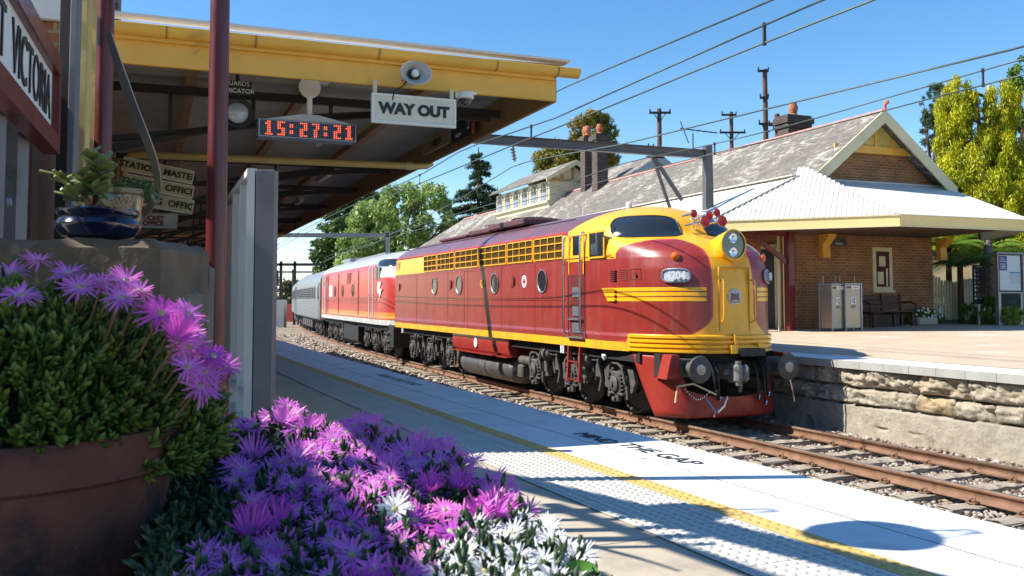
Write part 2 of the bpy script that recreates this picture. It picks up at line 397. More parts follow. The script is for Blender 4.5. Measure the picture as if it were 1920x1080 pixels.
# loose stones on the bed: nobody could count them
def stones():
    cfg = [(1.5, 9, -2.4, 1.55, 330), (9, 24, -2.6, 1.5, 210), (24, 60, -5.5, 1.3, 22)]
    P = []
    for a, b, c, d, den in cfg:
        k = int((b-a)*(d-c)*den); P.append(np.stack([rng.uniform(a, b, k), rng.uniform(c, d, k)], -1))
    P = np.concatenate(P); s, o = P[:, 0], P[:, 1]; k = len(P)
    z = bedz(s, o)+rng.uniform(-.005, .022, k)
    C = TA(s, o, z); base = np.array([[x, y, q] for x in (-1, 1) for y in (-1, 1) for q in (-1, 1)], float)
    Q = base[None]*rng.uniform(.45, 1, (k, 8, 3))
    ang = rng.uniform(0, 2*pi, (k, 3)); sz = rng.uniform(.014, .036, (k, 1, 1))*np.where(s > 24, 2.2, 1)[:, None, None]
    for ax in range(3):
        c, s_ = np.cos(ang[:, ax])[:, None], np.sin(ang[:, ax])[:, None]; a, b = [(1, 2), (2, 0), (0, 1)][ax]
        A = Q[:, :, a]*c-Q[:, :, b]*s_; B = Q[:, :, a]*s_+Q[:, :, b]*c; Q[:, :, a] = A; Q[:, :, b] = B
    Q *= sz; Q *= np.array([1.15, 1.15, .85]); V = (Q+C[:, None]).reshape(-1, 3)
    f = np.array([(0, 1, 3, 2), (4, 6, 7, 5), (0, 4, 5, 1), (2, 3, 7, 6), (0, 2, 6, 4), (1, 5, 7, 3)])
    F = (f[None]+np.arange(k)[:, None, None]*8).reshape(-1, 4)
    m, t, b = newmat('ballast_stone'); a = t.nodes.new('ShaderNodeAttribute'); a.attribute_name = 'v'
    t.links.new(ramp(t, a.outputs['Fac'], [(0, (.12, .085, .065)), (.3, (.25, .17, .125)), (.6, (.33, .27, .21)), (.85, (.42, .37, .31)), (1, (.55, .52, .46))]), b.inputs['Base Color']); b.inputs['Roughness'].default_value = .9
    nmesh('ballast_stones', V, F, m, attrs={'v': np.repeat(rng.uniform(0, 1, k), 8)}, label='loose brown and grey ballast stones lying between the sleepers', cat='gravel', kind='stuff')
stones()
TRACKS = {'far': (0.0, -4, 130), 'near': (-3.9, -4, 130)}
for key, (oc, s0, s1) in TRACKS.items():
    for side in (-1, 1):
        prof = [(-.035, 0), (.035, 0), (.036, -.032), (.01, -.045), (.01, -.125), (.068, -.14), (.07, -.152), (-.07, -.152), (-.068, -.14), (-.01, -.125), (-.01, -.045), (-.036, -.032)]
        S = np.arange(s0, s1, 1.0); k = len(prof); V = []
        for s in S:
            for dx, dz in prof: V.append(T(s, oc+side*.752+dx, RAIL+dz))
        F = []; MI = []
        for i in range(len(S)-1):
            for j in range(k):
                a = i*k+j; b = i*k+(j+1) % k; F.append((a, a+k, b+k, b)); MI.append(1 if j == 0 else 0)
        which = {('far', -1): 'rusty rail of the train\'s track, nearest the flowers', ('far', 1): 'rusty rail of the train\'s track, beside the stone platform wall',
                 ('near', -1): 'empty track\'s rail under the edge of the near platform', ('near', 1): 'empty track\'s rail curving away beside the silver carriage'}[key, side]
        nmesh('rail', V, F, [MT['rust'], MT['railtop']], mi=MI, label=which, cat='rail', group='rails')
def sleeper_protos(nvar=5):
    out = []
    for q in range(nvar):
        mb = MB(); r = np.random.default_rng(50+q); xs = np.linspace(-1.3, 1.3, 15); ys = [-.115, -.06, 0, .06, .115]
        top = lambda u, v: (u, v*(1+.05*r.standard_normal()), .0+.008*r.standard_normal()-.010*(abs(v) > .1))
        mb.grid(top, xs, ys); mb.box(-1.299, 1.299, -.11, .11, -.12, -.012)
        out.append(mb)
    return out
clip = MB()
for sx in (-1, 1):
    clip.box(sx*.06, sx*.15, -.06, .06, 0, .014)
    clip.tube([(sx*.125, -.03, .01), (sx*.125, -.045, .045), (sx*.10, -.02, .062), (sx*.085, .03, .05), (sx*.10, .05, .02)], .011, 6)
    clip.lathe([(.018, 0), (.02, .03), (.008, .036)], (sx*.125, .035, .012), n=8)
SLP = sleeper_protos(); sl_me = []; 
def place_sleepers():
    protos = []
    for i, mb in enumerate(SLP):
        o = build(mb, 'sleeper', MT['sleeper'], smooth=30, label='x', cat='sleeper', group='sleepers under the train\'s track')
        for sd in (-1, 1):
            c = MB().merge(clip, (sd*.752, 0, .004)); build(c, 'rail_clip', MT['rust'], o)
        protos.append(o)
    used = set(); rr = random.Random(4)
    for key, (oc, s0, s1) in TRACKS.items():
        s = 1.9 if key == 'far' else 3; lim = 62 if key == 'far' else 76
        while s < lim:
            i = rr.randrange(len(protos)); p = protos[i]
            if i in used:
                if s < 30 and key == 'far': o = copytree(p)
                else: o = p.copy(); SC.collection.objects.link(o)
            else: o = p; used.add(i)
            h = head(s)+rr.uniform(-.015, .015); P = T(s, oc+rr.uniform(-.05, .05), RAIL-.157+rr.uniform(-.006, .004))
            o.location = tuple(P); o.rotation_euler = (0, 0, -h)
            if key == 'far': o['group'] = 'sleepers under the train\'s track'; o['label'] = 'weathered grey timber sleeper half sunk in ballast under the train\'s track'
            else: o['group'] = 'sleepers under the empty curving track'; o['label'] = 'weathered timber sleeper under the empty track that curves past the near platform'
            s += .62+rr.uniform(-.03, .03)
place_sleepers()
# ================================================================ near platform
def linemat(name, col, lines, linecol, rough=.7, var=.1, dirt=None):
    """painted surface with joints laid out along the platform (uv = metres along, metres across)"""
    m, t, b = newmat(name); uvn = t.nodes.new('ShaderNodeUVMap'); sp = t.nodes.new('ShaderNodeSeparateXYZ'); t.links.new(uvn.outputs[0], sp.inputs[0])
    co = obco(t); n1 = noise(t, co, 2.2, 6); c = ramp(t, n1, [(.3, tuple(x*(1-var) for x in col)), (.7, tuple(min(1, x*(1+var*.6)) for x in col))])
    if dirt:
        n2 = noise(t, co, dirt[1], 8, .7); f = ramp(t, n2, [(dirt[2], (0, 0, 0)), (dirt[2]+.1, (.8, .8, .8))]); c = mixc(t, f, c, tuple(dirt[0]))
    wob = mth(t, 'MULTIPLY', mth(t, 'SUBTRACT', noise(t, co, 3, 4), .5), .035)
    for ax, per, ph, w in lines:
        x = mth(t, 'ADD', sp.outputs[ax], wob); x = mth(t, 'ADD', x, 100-ph); md = mth(t, 'MODULO', x, per)
        f = mth(t, 'LESS_THAN', md, w); c = mixc(t, f, c, tuple(linecol))
    t.links.new(c, b.inputs['Base Color']); b.inputs['Roughness'].default_value = rough; bump(t, b, noise(t, co, 90, 5), .15, .004); return m
mwhite = linemat('white_platform_edge_paint', (.74, .74, .73), [(0, 2.9, .4, .012), (1, 50, -6.45+50, .011)], (.12, .12, .12), dirt=((.50, .49, .47), 1.7, .55))
myel = linemat('yellow_tactile_strip', (.70, .45, .14), [(0, .6, .1, .006)], (.3, .2, .05), dirt=((.5, .32, .1), 5, .58))
mtac = linemat('cream_tactile_tile', (.66, .62, .52), [(0, .6, .1, .006), (1, .3, -6.94+60, .005)], (.25, .23, .2), dirt=((.48, .43, .33), 4, .6))
mconc = linemat('beige_platform_concrete', (.50, .42, .31), [(0, 3.1, .9, .012), (1, 50, -8.05+50, .012)], (.16, .14, .11), dirt=((.36, .30, .23), 1.6, .54))
S2 = np.concatenate([np.arange(-6, 40, .5), np.arange(40, 110, 2)])
sgrid('near_platform', S2, [-14, -10, -8, -6.3, -5.935], -.004, mconc, kind='structure')
mb = MB()
for i in range(len(S2)-1):
    a, b = S2[i], S2[i+1]
    mb.add([T(a, -5.93, 0), T(b, -5.93, 0), T(b, -5.93, -.14), T(a, -5.93, -.14)], [(0, 1, 2, 3)])
    mb.add([T(a, -5.93, -.14), T(b, -5.93, -.14), T(b, -6.05, -.14), T(a, -6.05, -.14)], [(0, 1, 2, 3)])
    mb.add([T(a, -6.05, -.14), T(b, -6.05, -.14), T(b, -6.05, -1.5), T(a, -6.05, -1.5)], [(0, 1, 2, 3)])
build(mb, 'near_platform_face', MT['concrete'], smooth=0, kind='structure')
sgrid('platform_edge_paint', S2, [-6.80, -5.93], 0.001, mwhite, kind='structure')
sgrid('platform_yellow_strip', S2, [-6.93, -6.802], 0.003, myel, kind='structure')
sgrid('platform_tactile_strip', S2, [-7.42, -6.932], 0.002, mtac, kind='structure')
def domes(name, off0, off1, n_off, m, s0=1.2, s1=16, z=.003):
    st = (off1-off0)/n_off; s = np.arange(s0, s1, st*1.0); o = off0+st*(np.arange(n_off)+.5); S, O = np.meshgrid(s, o, indexing='ij'); S, O = S.ravel(), O.ravel()
    k = 8; ring = []
    R = [(.016, 0), (.011, .0045)]
    P = TA(S, O, z); V = []
    a = np.arange(k)/k*2*pi
    for r, h in R: V.append(P[:, None]+np.stack([np.cos(a)*r, np.sin(a)*r, np.full(k, h)], -1)[None])
    V = np.concatenate(V, 1); F = []
    for j in range(k): F.append((j, (j+1) % k, (j+1) % k+k, j+k))
    F += [(8, 9, 10, 11), (8, 11, 12, 15), (12, 13, 14, 15)]
    F = (np.array(F)[None]+np.arange(len(P))[:, None, None]*16).reshape(-1, 4)
    nmesh(name, V.reshape(-1, 3), F, m, kind='structure')
domes('tactile_domes', -7.41, -6.94, 9, mat('worn_dome_grey', (.52, .50, .47), .7, var=.15))
domes('yellow_domes', -6.925, -6.807, 2, mat('worn_dome_yellow', (.58, .36, .11), .7, var=.15))
# stencilled warning on the white edge
BLK = mat('worn_black_stencil', (.03, .03, .035), .8, var=.4, sc=30)
def stencil(body, s, off, size, sx=1.0, z=.004, m=BLK, label=None):
    P = T(s, off, z); h = head(s); along = np.array([-sin(h), -cos(h), 0]); 
    up = np.array([cos(h), -sin(h), 0])          # letters read from the platform, tops towards the track
    r = -along*-1; 
    m_ = text(body, size, m, None, P, tuple(along), tuple(up), depth=.0012, name='painted_lettering', sx=sx)
    props(m_, label or ('black stencilled words %s on the white platform edge' % body), 'lettering', None); return m_
gp = atz(1232, 851, 0); 
def invs(p): v = CEN-np.array(p[:2]); return (atan2(-v[1], v[0])-H0)*RAD, RAD-hypot(*v)
s_, o_ = invs(gp); stencil('THE GAP', s_, o_, .19, 1.12)
s2_, o2_ = invs(atz(1116, 822, 0)); stencil('MIND', s2_, o2_, .19, 1.05)
s3_, o3_ = invs(atz(745, 712, 0)); stencil('MIND THE GAP', s3_, o3_, .19, 1.3, m=mat('faded_stencil', (.30, .31, .33), .8, var=.4, sc=20), label='faded stencilled warning on the shaded platform edge beside the second wagon bogie')
# ================================================================ far platform
def p1z(o): return .03*np.clip(o-2.2, 0, 9)
P1S = np.concatenate([np.arange(-8, 30, .5), np.arange(30, 90, 2)])
sgrid('far_platform', P1S, [2.45, 3, 4, 5, 7, 9, 11.2, 14], lambda S, O: p1z(O), MT['asph'], kind='structure')
mw1 = linemat('far_white_edge_paint', (.78, .78, .76), [(0, 2.4, .6, .01), (1, 50, 51.93, .01)], (.35, .34, .32), dirt=((.62, .6, .56), 1.5, .6))
sgrid('far_platform_edge_paint', P1S, [1.55, 2.45], .002, mw1, kind='structure')
domes('far_tactile_domes', 2.13, 2.43, 5, mat('far_dome_grey', (.6, .58, .55), .7, var=.15), 6, 20, .002)
mb = MB(); km = mat('kerb_edge_concrete', (.34, .34, .31), .8, var=.15, sc=3, bmp=.2, dirt=(.33, .33, .29), dsc=3)
for i in range(len(P1S)-1):
    a, b = P1S[i], P1S[i+1]-.006
    mb.add([T(a, 1.55, .002), T(b, 1.55, .002), T(b, 1.55, -.125), T(a, 1.55, -.125)], [(3, 2, 1, 0)])
    mb.add([T(a, 1.55, -.125), T(b, 1.55, -.125), T(b, 1.75, -.125), T(a, 1.75, -.125)], [(3, 2, 1, 0)])
build(mb, 'far_platform_kerb', km, smooth=0, kind='structure')
# rock-faced sandstone wall under the far platform
def stonewall():
    S = np.arange(1.0, 40, .022); S = S[S < 17] if True else S
    Zs = np.arange(-1.30, -.12, .02); A, Z = np.meshgrid(S, Zs, indexing='ij')
    rows = [-.125, -.43, -.72]; rn = np.random.default_rng(5); depth = np.zeros(A.shape); bid = np.zeros(A.shape)
    for r in range(2):
        top, bot = rows[r], rows[r+1]; e = [0.0]
        while e[-1] < 20: e.append(e[-1]+rn.uniform(.28, 1.05))
        e = np.array(e); wob = .03*(vnoise(A*3, Z*3, r, 9)-.5)
        j = np.searchsorted(e, A+wob)-1; zw = Z+.045*(vnoise(A*2.5, Z*2.5, 3, 2)-.5)
        inr = (zw <= top) & (zw > bot) if r else (zw > bot)
        dx = np.minimum(A+wob-e[np.clip(j, 0, len(e)-1)], e[np.clip(j+1, 0, len(e)-1)]-A-wob); dz = np.minimum(np.where(r == 0, 9, top-zw), zw-bot)
        edge = np.clip(np.minimum(dx, dz)/.04, 0, 1)
        rnd = rn.uniform(0, 1, len(e)); rough = rn.uniform(.25, 1, len(e))[np.clip(j, 0, len(e)-1)]
        rock = 1.5*.085*(vnoise(A*4.2, Z*7, r, 21)-.5)+.05*(vnoise(A*10, Z*14, r, 22)-.5)+.045*(vnoise(A*24, Z*34, r, 23)-.5)
        rid = np.abs(vnoise(A*6, Z*11, 7, 31)-.5)*.13+np.abs(vnoise(A*17, Z*26, 7, 33)-.5)*.07-.03*(np.abs(vnoise(A*5, Z*9, 4, 35)-.5) < .035)
        d = (.055+rock*rough*1.25+rid*rough)*edge-.05*(1-edge)
        depth = np.where(inr, d, depth); bid = np.where(inr, np.where(edge < .40, -1.0, rnd[np.clip(j, 0, len(e)-1)]), bid)
    zw = Z+.02*(vnoise(A*1.5, Z, 3, 2)-.5); pl = zw <= rows[2]
    plain = .10+.018*(vnoise(A*2, Z*3, 1, 41)-.5)+.012*(vnoise(A*11, Z*12, 1, 42)-.5)-.05*np.clip((vnoise(A*3, Z*5, 2, 43)-.66)*6, 0, 1)*(Z < -1.0)
    depth = np.where(pl, plain, depth); bid = np.where(pl, -.6, bid)
    low = (A < 7.6); V = TA(A, 1.73-depth, Z).reshape(-1, 3)
    n = len(Zs); i = np.arange(len(S)-1)[:, None]*n+np.arange(n-1)[None]; F = np.stack([i, i+n, i+n+1, i+1], -1).reshape(-1, 4)
    m, t, b = newmat('rockfaced_sandstone'); a = t.nodes.new('ShaderNodeAttribute'); a.attribute_name = 'v'; co = obco(t)
    mr = mth(t, 'MULTIPLY_ADD', a.outputs['Fac'], .5, .5)
    c = ramp(t, mr, [(.0, (.07, .055, .04)), (.10, (.12, .10, .075)), (.16, (.46, .40, .31)), (.25, (.48, .42, .33)), (.5, (.48, .42, .33)), (.7, (.54, .46, .34)), (.88, (.50, .43, .34)), (.93, (.55, .40, .22)), (1, (.55, .41, .24))])
    f = ramp(t, noise(t, co, 3.5, 9, .72), [(.42, (0, 0, 0)), (.62, (1, 1, 1))]); c = mixc(t, mth(t, 'MULTIPLY', f, .55), c, (.26, .22, .17))
    f3 = ramp(t, noise(t, co, 9, 7, .7), [(.55, (0, 0, 0)), (.68, (1, 1, 1))]); c = mixc(t, mth(t, 'MULTIPLY', f3, .5), c, (.68, .62, .50))
    t.links.new(c, b.inputs['Base Color']); b.inputs['Roughness'].default_value = .95; bump(t, b, noise(t, co, 16, 12, .8), 1.0, .045)
    nmesh('platform_wall', V, F, m, smooth=True, attrs={'v': bid.ravel()}, label='rock-faced sandstone retaining wall under the far platform with a concrete footing', cat='wall')
stonewall()
mb = MB()
for s0, s1 in ((16.9, 40), (40, 90)): 
    for s in np.arange(s0, s1, 2): mb.add([T(s, 1.7, -.12), T(s+2, 1.7, -.12), T(s+2, 1.7, -1.4), T(s, 1.7, -1.4)], [(3, 2, 1, 0)])
build(mb, 'far_platform_face', MT['concrete'], smooth=0, kind='structure')
# ================================================================ overhead wires
def wirepath(pts, off, s0, s1, zend0=None, zend1=None):
    P = sorted([(invs(q)[0], q[2]) for q in (onoff(x, y, off) for x, y in pts)])
    xs = np.array([p[0] for p in P]); zs = np.array([p[1] for p in P])
    S = np.arange(s0, s1, 1.0); z = np.interp(S, xs, zs)
    lo = S < xs[0]; z[lo] = zs[0]+(xs[0]-S[lo])*((zs[0]-zs[1])/(xs[1]-xs[0]))*.0; hi = S > xs[-1]; z[hi] = zs[-1]
    return [T(s, off, zz) for s, zz in zip(S, z)], (lambda s: float(np.interp(s, S, z)))
def wire(name, pts, off, s0, s1, r, label, m='wire'):
    P, f = wirepath(pts, off, s0, s1); build(MB().tube(P, r, 6), name, MT[m], smooth=60, label=label, cat='wire', group='overhead wires'); return f
A_ = wire('overhead_wire', [(1449, 0), (1250, 83), (1078, 155)], -3.2, -3, 14.5, .013, 'highest overhead wire, running above the canopy corner out of the top of the picture')
Bw = wire('overhead_wire', [(1480, 26), (1042, 221), (995, 237), (870, 279), (787, 329), (716, 360)], -3.9, -3, 60, .011, 'upper wire of the near pair joined by the dropper high in the blue sky')
Cw = wire('overhead_wire', [(1480, 61), (1093, 220), (997, 258), (834, 325), (700, 380)], -3.9, -3, 60, .011, 'lower wire of the near pair, crossing the sky above the gum tree')
Dw = wire('overhead_wire', [(1920, 87.5), (1480, 194), (1174, 269), (1040, 293), (968, 308), (931, 331), (850, 380), (700, 458)], .05, -1, 60, .014, 'thick supporting wire hung from the insulator, highest above the far station roof')
Ew = wire('overhead_wire', [(1920, 110), (1480, 236), (1345, 269), (1171, 305), (1065, 343)], -.02, -1, 60, .010, 'upper contact wire that crosses in front of the station gable')
Fw = wire('overhead_wire', [(1920, 140), (1844, 159), (1480, 254), (1333, 289), (1193, 324)], -.02, -1, 60, .010, 'lowest contact wire, passing just over the terracotta ridge tiles')
def dropper(px, off, f1, f2, label, rr=.006):
    s, _ = invs(onoff(px[0], px[1], off)); a, b = T(s, off, f1(s)), T(s, off, f2(s))
    mb = MB().tube([a, b], rr, 6); mb.lathe([(.0, -.03), (.022, -.02), (.022, .02), (0, .03)], a, n=8); mb.lathe([(.0, -.03), (.02, -.02), (.02, .02), (0, .03)], b, n=8)
    build(mb, 'dropper', MT['iron'], label=label, cat='wire clip', group='droppers between the overhead wires')
dropper((1433, 60), -3.9, Bw, Cw, 'dropper clip joining two overhead wires near the top of the picture', .018)
dropper((996, 248), -3.9, Bw, Cw, 'dropper clip in front of the grey gantry beam, above the spruce', .014)
dropper((787, 335), -3.9, Bw, Cw, 'small dropper above the pale green trees, just under the canopy edge')
dropper((1843, 145), -.02, Ew, Fw, 'dropper clip in front of the yellow-green cypress top', .016)
dropper((1340, 280), -.02, Ew, Fw, 'dropper clip beside the right-hand gantry mast', .014)
# gantry across the tracks
GP = Fr((5.59, 25.95, 0), 180+21.6)
gdk = mat('dark_gantry_steel', (.115, .11, .115), .55, .3, var=.15, sc=3)
def gantry():
    pr = np.array([0, 0, 0]); t = thing('overhead_gantry', 'grey steel gantry beam spanning the tracks with a mast on the far platform roof', 'gantry', GP.o, GP.deg)
    R = GP.at(1326, 273, 1, 0); zt = R[2]
    L = GP.at(892, 260, 1, 0)
    mb = MB(); x1 = L[0]+9; xr = R[0]
    zb = GP.at(1315, 281, 1, 0)[2]; zc = GP.at(1315, 297, 1, 0)[2]
    h = zb-zc
    mb.box(xr-.05, x1, -.09, .09, zb-.02, zb); mb.box(xr-.05, x1, -.09, .09, zc, zc+.02); mb.box(xr-.05, x1, -.02, .02, zc+.02, zb-.02)
    mb.box(xr-.05, x1, -.093, -.086, zc+.02, zb-.02)
    build(mb, 'beam', gdk, t)
    mb = MB(); mb.prism([(xr-.11, zt), (xr+.10, zt), (xr+.17, 1.0), (xr-.17, 1.0)], (0, -.1, 0), (1, 0, 0), (0, 0, 1), (0, .2, 0)); build(mb, 'mast', gdk, t)
    mb = MB(); mb.box(x1-.11, x1+.11, -.1, .1, 0, zb+.25); build(mb, 'mast', gdk, t)
    # registration struts running down to the roof, and brackets
    a = GP.at(1225, 290, 1, -.12); b = GP.at(1285, 374, 1, -.12); c = GP.at(1228, 292, 1, -.22); d = GP.at(1262, 380, 1, -.22)
    mb = MB(); mb.bar((a[0], -.14, zc), (b[0], -.3, b[2]), .07, .1); mb.bar((c[0]+.12, -.14, zc), (d[0], -.3, d[2]-.3), .06, .08)
    build(mb, 'strut', gdk, t)
    mb = MB(); mb.box(a[0]-.35, a[0]+.2, -.18, -.09, zc-.06, zc-.01); 
    for k in (-.25, 0, .15): mb.lathe([(.03, 0), (.02, .1)], (a[0]+k, -.13, zb), n=8)
    build(mb, 'bracket', MT['iron'], t)
    p = onoff(961, 306, .05); q = GP.at(959, 265, 1, -.1); q = GP.w(q[0], -.12, zc+.05)
    mb = MB(); pw = np.array(q); pe = np.array(T(invs(p)[0], .05, p[2]))
    pe = np.array([pw[0]+(GP.at(966, 306, 1, -.12)[0]-GP.at(959, 265, 1, -.12)[0])*GP.ax[0][0], pw[1], pe[2]])
    mb.tube([pw+np.array([0, 0, .25]), pe], .03, 6)
    for k in np.linspace(.3, .85, 4): mb.lathe([(.02, -.03), (.075, -.02), (.075, 0), (.02, .03)], pw+(pe-pw)*k, pe-pw, n=12)
    build(mb, 'insulator_string', MT['insul'], t, world=True)
gantry()
# ================================================================ near platform building and canopy
AL = 34.0; BW = 3.55
def canopy():
    t = thing('platform_canopy', 'yellow-edged station canopy with corrugated roof over the near platform', 'canopy', CA.o, CA.deg)
    # corrugated sheet: ribs run across the platform
    step = .019; a = np.arange(-.06, AL, step); b = np.array([-.06, .9, 1.9, BW+.05]); A, B = np.meshgrid(a, b, indexing='ij')
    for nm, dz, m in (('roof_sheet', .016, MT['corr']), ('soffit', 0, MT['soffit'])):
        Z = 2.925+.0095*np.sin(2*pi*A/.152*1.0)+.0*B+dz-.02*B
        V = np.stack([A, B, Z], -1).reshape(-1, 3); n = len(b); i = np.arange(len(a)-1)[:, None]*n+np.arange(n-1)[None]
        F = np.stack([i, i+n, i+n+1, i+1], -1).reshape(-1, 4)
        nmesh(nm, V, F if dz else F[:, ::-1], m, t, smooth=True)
    mb = MB(); mb.box(-.035, 0, 0, 3.42, 2.635, 2.85, c=.006); mb.box(-.075, -.036, .02, 3.42, 2.80, 2.86); 
    build(mb, 'front_fascia', MT['ochre'], t)
    # gutter along the front, half round with a rolled lip and joints
    prof = [(-.035, 2.86)]+[(-.095+.06*cos(q), 2.872+.062*sin(q)) for q in np.linspace(0, -pi, 12)]+[(-.158, 2.88), (-.15, 2.884)]
    mb = MB(); ys = [-.17, 3.45]; mb.grid(lambda i, y: (prof[int(i)][0], y, prof[int(i)][1]+.012), range(len(prof)), ys)
    pl = [(p[0], p[1]+.012) for p in prof]; mb.prism(pl[1:13], (0, -.172, 0), (1, 0, 0), (0, 0, 1), (0, .006, 0)); 
    build(mb, 'gutter', MT['ochre'], t, smooth=50)
    mb = MB()
    for y in (.02, .55, 1.5, 2.4, 3.0): mb.grid(lambda i, v: (prof[int(i)][0]*1.0-.004*(1 if int(i) > 1 else 0), y+v, prof[int(i)][1]+.008), range(1, len(prof)), [0, .012])
    build(mb, 'gutter_strap', mat('gutter_strap_rust', (.35, .22, .05), .6), t)
    mb = MB(); mb.box(-.10, .02, -.1, BW, 2.955, 2.975); build(mb, 'roof_edge_flashing', MT['corr'], t)
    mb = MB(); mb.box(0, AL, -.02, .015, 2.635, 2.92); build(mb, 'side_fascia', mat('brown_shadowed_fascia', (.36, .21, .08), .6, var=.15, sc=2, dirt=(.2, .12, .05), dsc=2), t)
    mb = MB()
    for y in (.9, 1.85, 2.8): mb.box(.02, AL, y-.04, y+.04, 2.78, 2.875-.02*y)
    build(mb, 'purlin', mat('brown_purlin', (.34, .20, .09), .7, var=.25), t)
    for k, x in enumerate((1.15, 5.0, 7.5, 10.3, 13.4, 16.6, 20, 23.5, 27, 30.5)):
        mb = MB(); DRP = .5 if x < 2 else .9
        top = [(x, y, 2.75-.006*y) for y in np.linspace(.05, 3.5, 10)]; 
        arc = [(x, .15+3.3*u, 2.70-DRP*u**2.1) for u in np.linspace(0, 1, 16)]
        arc2 = [(x, .9+2.55*u, 2.71-.42*u) for u in np.linspace(0, 1, 6)]
        for L, w in ((top, .05), (arc, .045), (arc2, .035)):
            for p, q in zip(L[:-1], L[1:]): mb.bar(p, q, .05, w*1.3)
        for u in (.45, .65, .85): mb.bar((x, .15+3.3*u, 2.70-DRP*u**2.1), (x, .15+3.3*u, 2.74), .03, .03)
        build(mb, 'curved_bracket', MT['iron'], t)
    return t
canopy()
def dpipe():
    t = thing('rainwater_pipe', 'cream rainwater pipe crossing under the canopy with rounded elbows', 'pipe', CA.o, CA.deg)
    P = [(3.72, -.05, 2.66), (3.72, .02, 2.615), (3.70, .15, 2.6), (3.6, 3.2, 2.545), (3.6, 3.3, 2.53), (3.6, 3.36, 2.46), (3.6, 3.37, 2.3), (3.6, 3.38, .0)]
    build(MB().tube(P, .042, 14), 'pipe', MT['cream'], t)
    mb = MB(); mb.lathe([(.047, 0), (.05, .01), (.05, .07), (.047, .08)], (3.70, .2, 2.599), (0, 1, -.02), 14); mb.lathe([(.05, 0), (.05, .06)], (3.6, 3.37, 2.25), (0, 0, 1), 14); build(mb, 'pipe_collar', MT['creamlt'], t)
    t = thing('rainwater_pipe', 'more distant cream pipe crossing under the far part of the canopy', 'pipe', CA.o, CA.deg)
    build(MB().tube([(16.5, .0, 2.66), (16.5, .15, 2.6), (16.4, 3.3, 2.54), (16.4, 3.38, 2.4), (16.4, 3.38, 0)], .05, 12), 'pipe', MT['cream'], t)
dpipe()
def nearbuilding():
    t = thing('platform_building', 'brick platform building in deep shade beneath the canopy', 'building', CA.o, CA.deg)
    mb = MB(); mb.box(.15, AL, BW+.02, BW+4.5, 0, 2.92); build(mb, 'wall', MT['brick'], t)
    mb = MB()
    for x in (.35, 2.35, 5.2, 8.4, 12, 16, 20, 25): mb.box(x-.14, x+.14, BW-.08, BW+.02, 0, 2.7, c=.01)
    build(mb, 'brick_pier', brickmat('pier_brick', (.42, .2, .075), (.3, .13, .05), (.4, .33, .22)), t)
    for x in (1.35, 3.9, 7, 10.3, 14, 18): 
        f = build(MB().box(x-.45, x+.45, BW-.03, BW+.015, .02 if x in (1.35, 7) else .9, 2.25, c=.008), 'door' if x in (1.35, 7) else 'window', MT['creamlt'], t)
        mb = MB(); mb.box(x-.36, x+.36, BW-.04, BW-.028, .15 if x in (1.35, 7) else 1.0, 2.15); build(mb, 'panel' if x in (1.35, 7) else 'pane', MT['maroonp'] if x in (1.35, 7) else MT['glass'], f)
    mb = MB(); mb.prism([(BW-.2, 2.93), (BW+4.7, 2.93), (BW+2.3, 4.3)], (.1, 0, 0), (0, 1, 0), (0, 0, 1), (AL, 0, 0)); build(mb, 'roof', MT['corr'], t)
    c = aty(208, 20, 8.2); q = CA.loc(aty(201, 40, 9.0)); r = CA.loc(aty(225, 40, 9.0))
    mb = MB(); mb.box(q[0]-.5, q[0]+.2, r[1]-.0, r[1]+.8, 2.9, 5.6); mb.box(q[0]-.55, q[0]+.25, r[1]-.05, r[1]+.85, 5.6, 5.8)
    build(mb, 'chimney', MT['chim'], t)
nearbuilding()
# fluorescent battens
for k, (x, y) in enumerate(((2.6, 1.35), (5.9, .78), (9.6, .62), (13.4, .5), (17.5, .45))):
    t = thing('strip_light', ['first strip light under the canopy, just behind the sign reading WAY OUT', 'second strip light under the canopy, right of the clock column', 'third strip light under the canopy, above the grey screen', 'fourth strip light under the canopy, near its far brown edge', 'farthest strip light under the canopy'][k], 'light fitting', CA.o, CA.deg, 'strip lights under the canopy')
    build(MB().box(x, x+1.0, y-.05, y+.05, 2.77, 2.83, c=.008), 'housing', MT['greyl'], t)
    build(MB().box(x+.04, x+.96, y-.035, y+.035, 2.745, 2.77, c=.01), 'diffuser', mat('frosted_diffuser', (.6, .58, .55), .3), t)
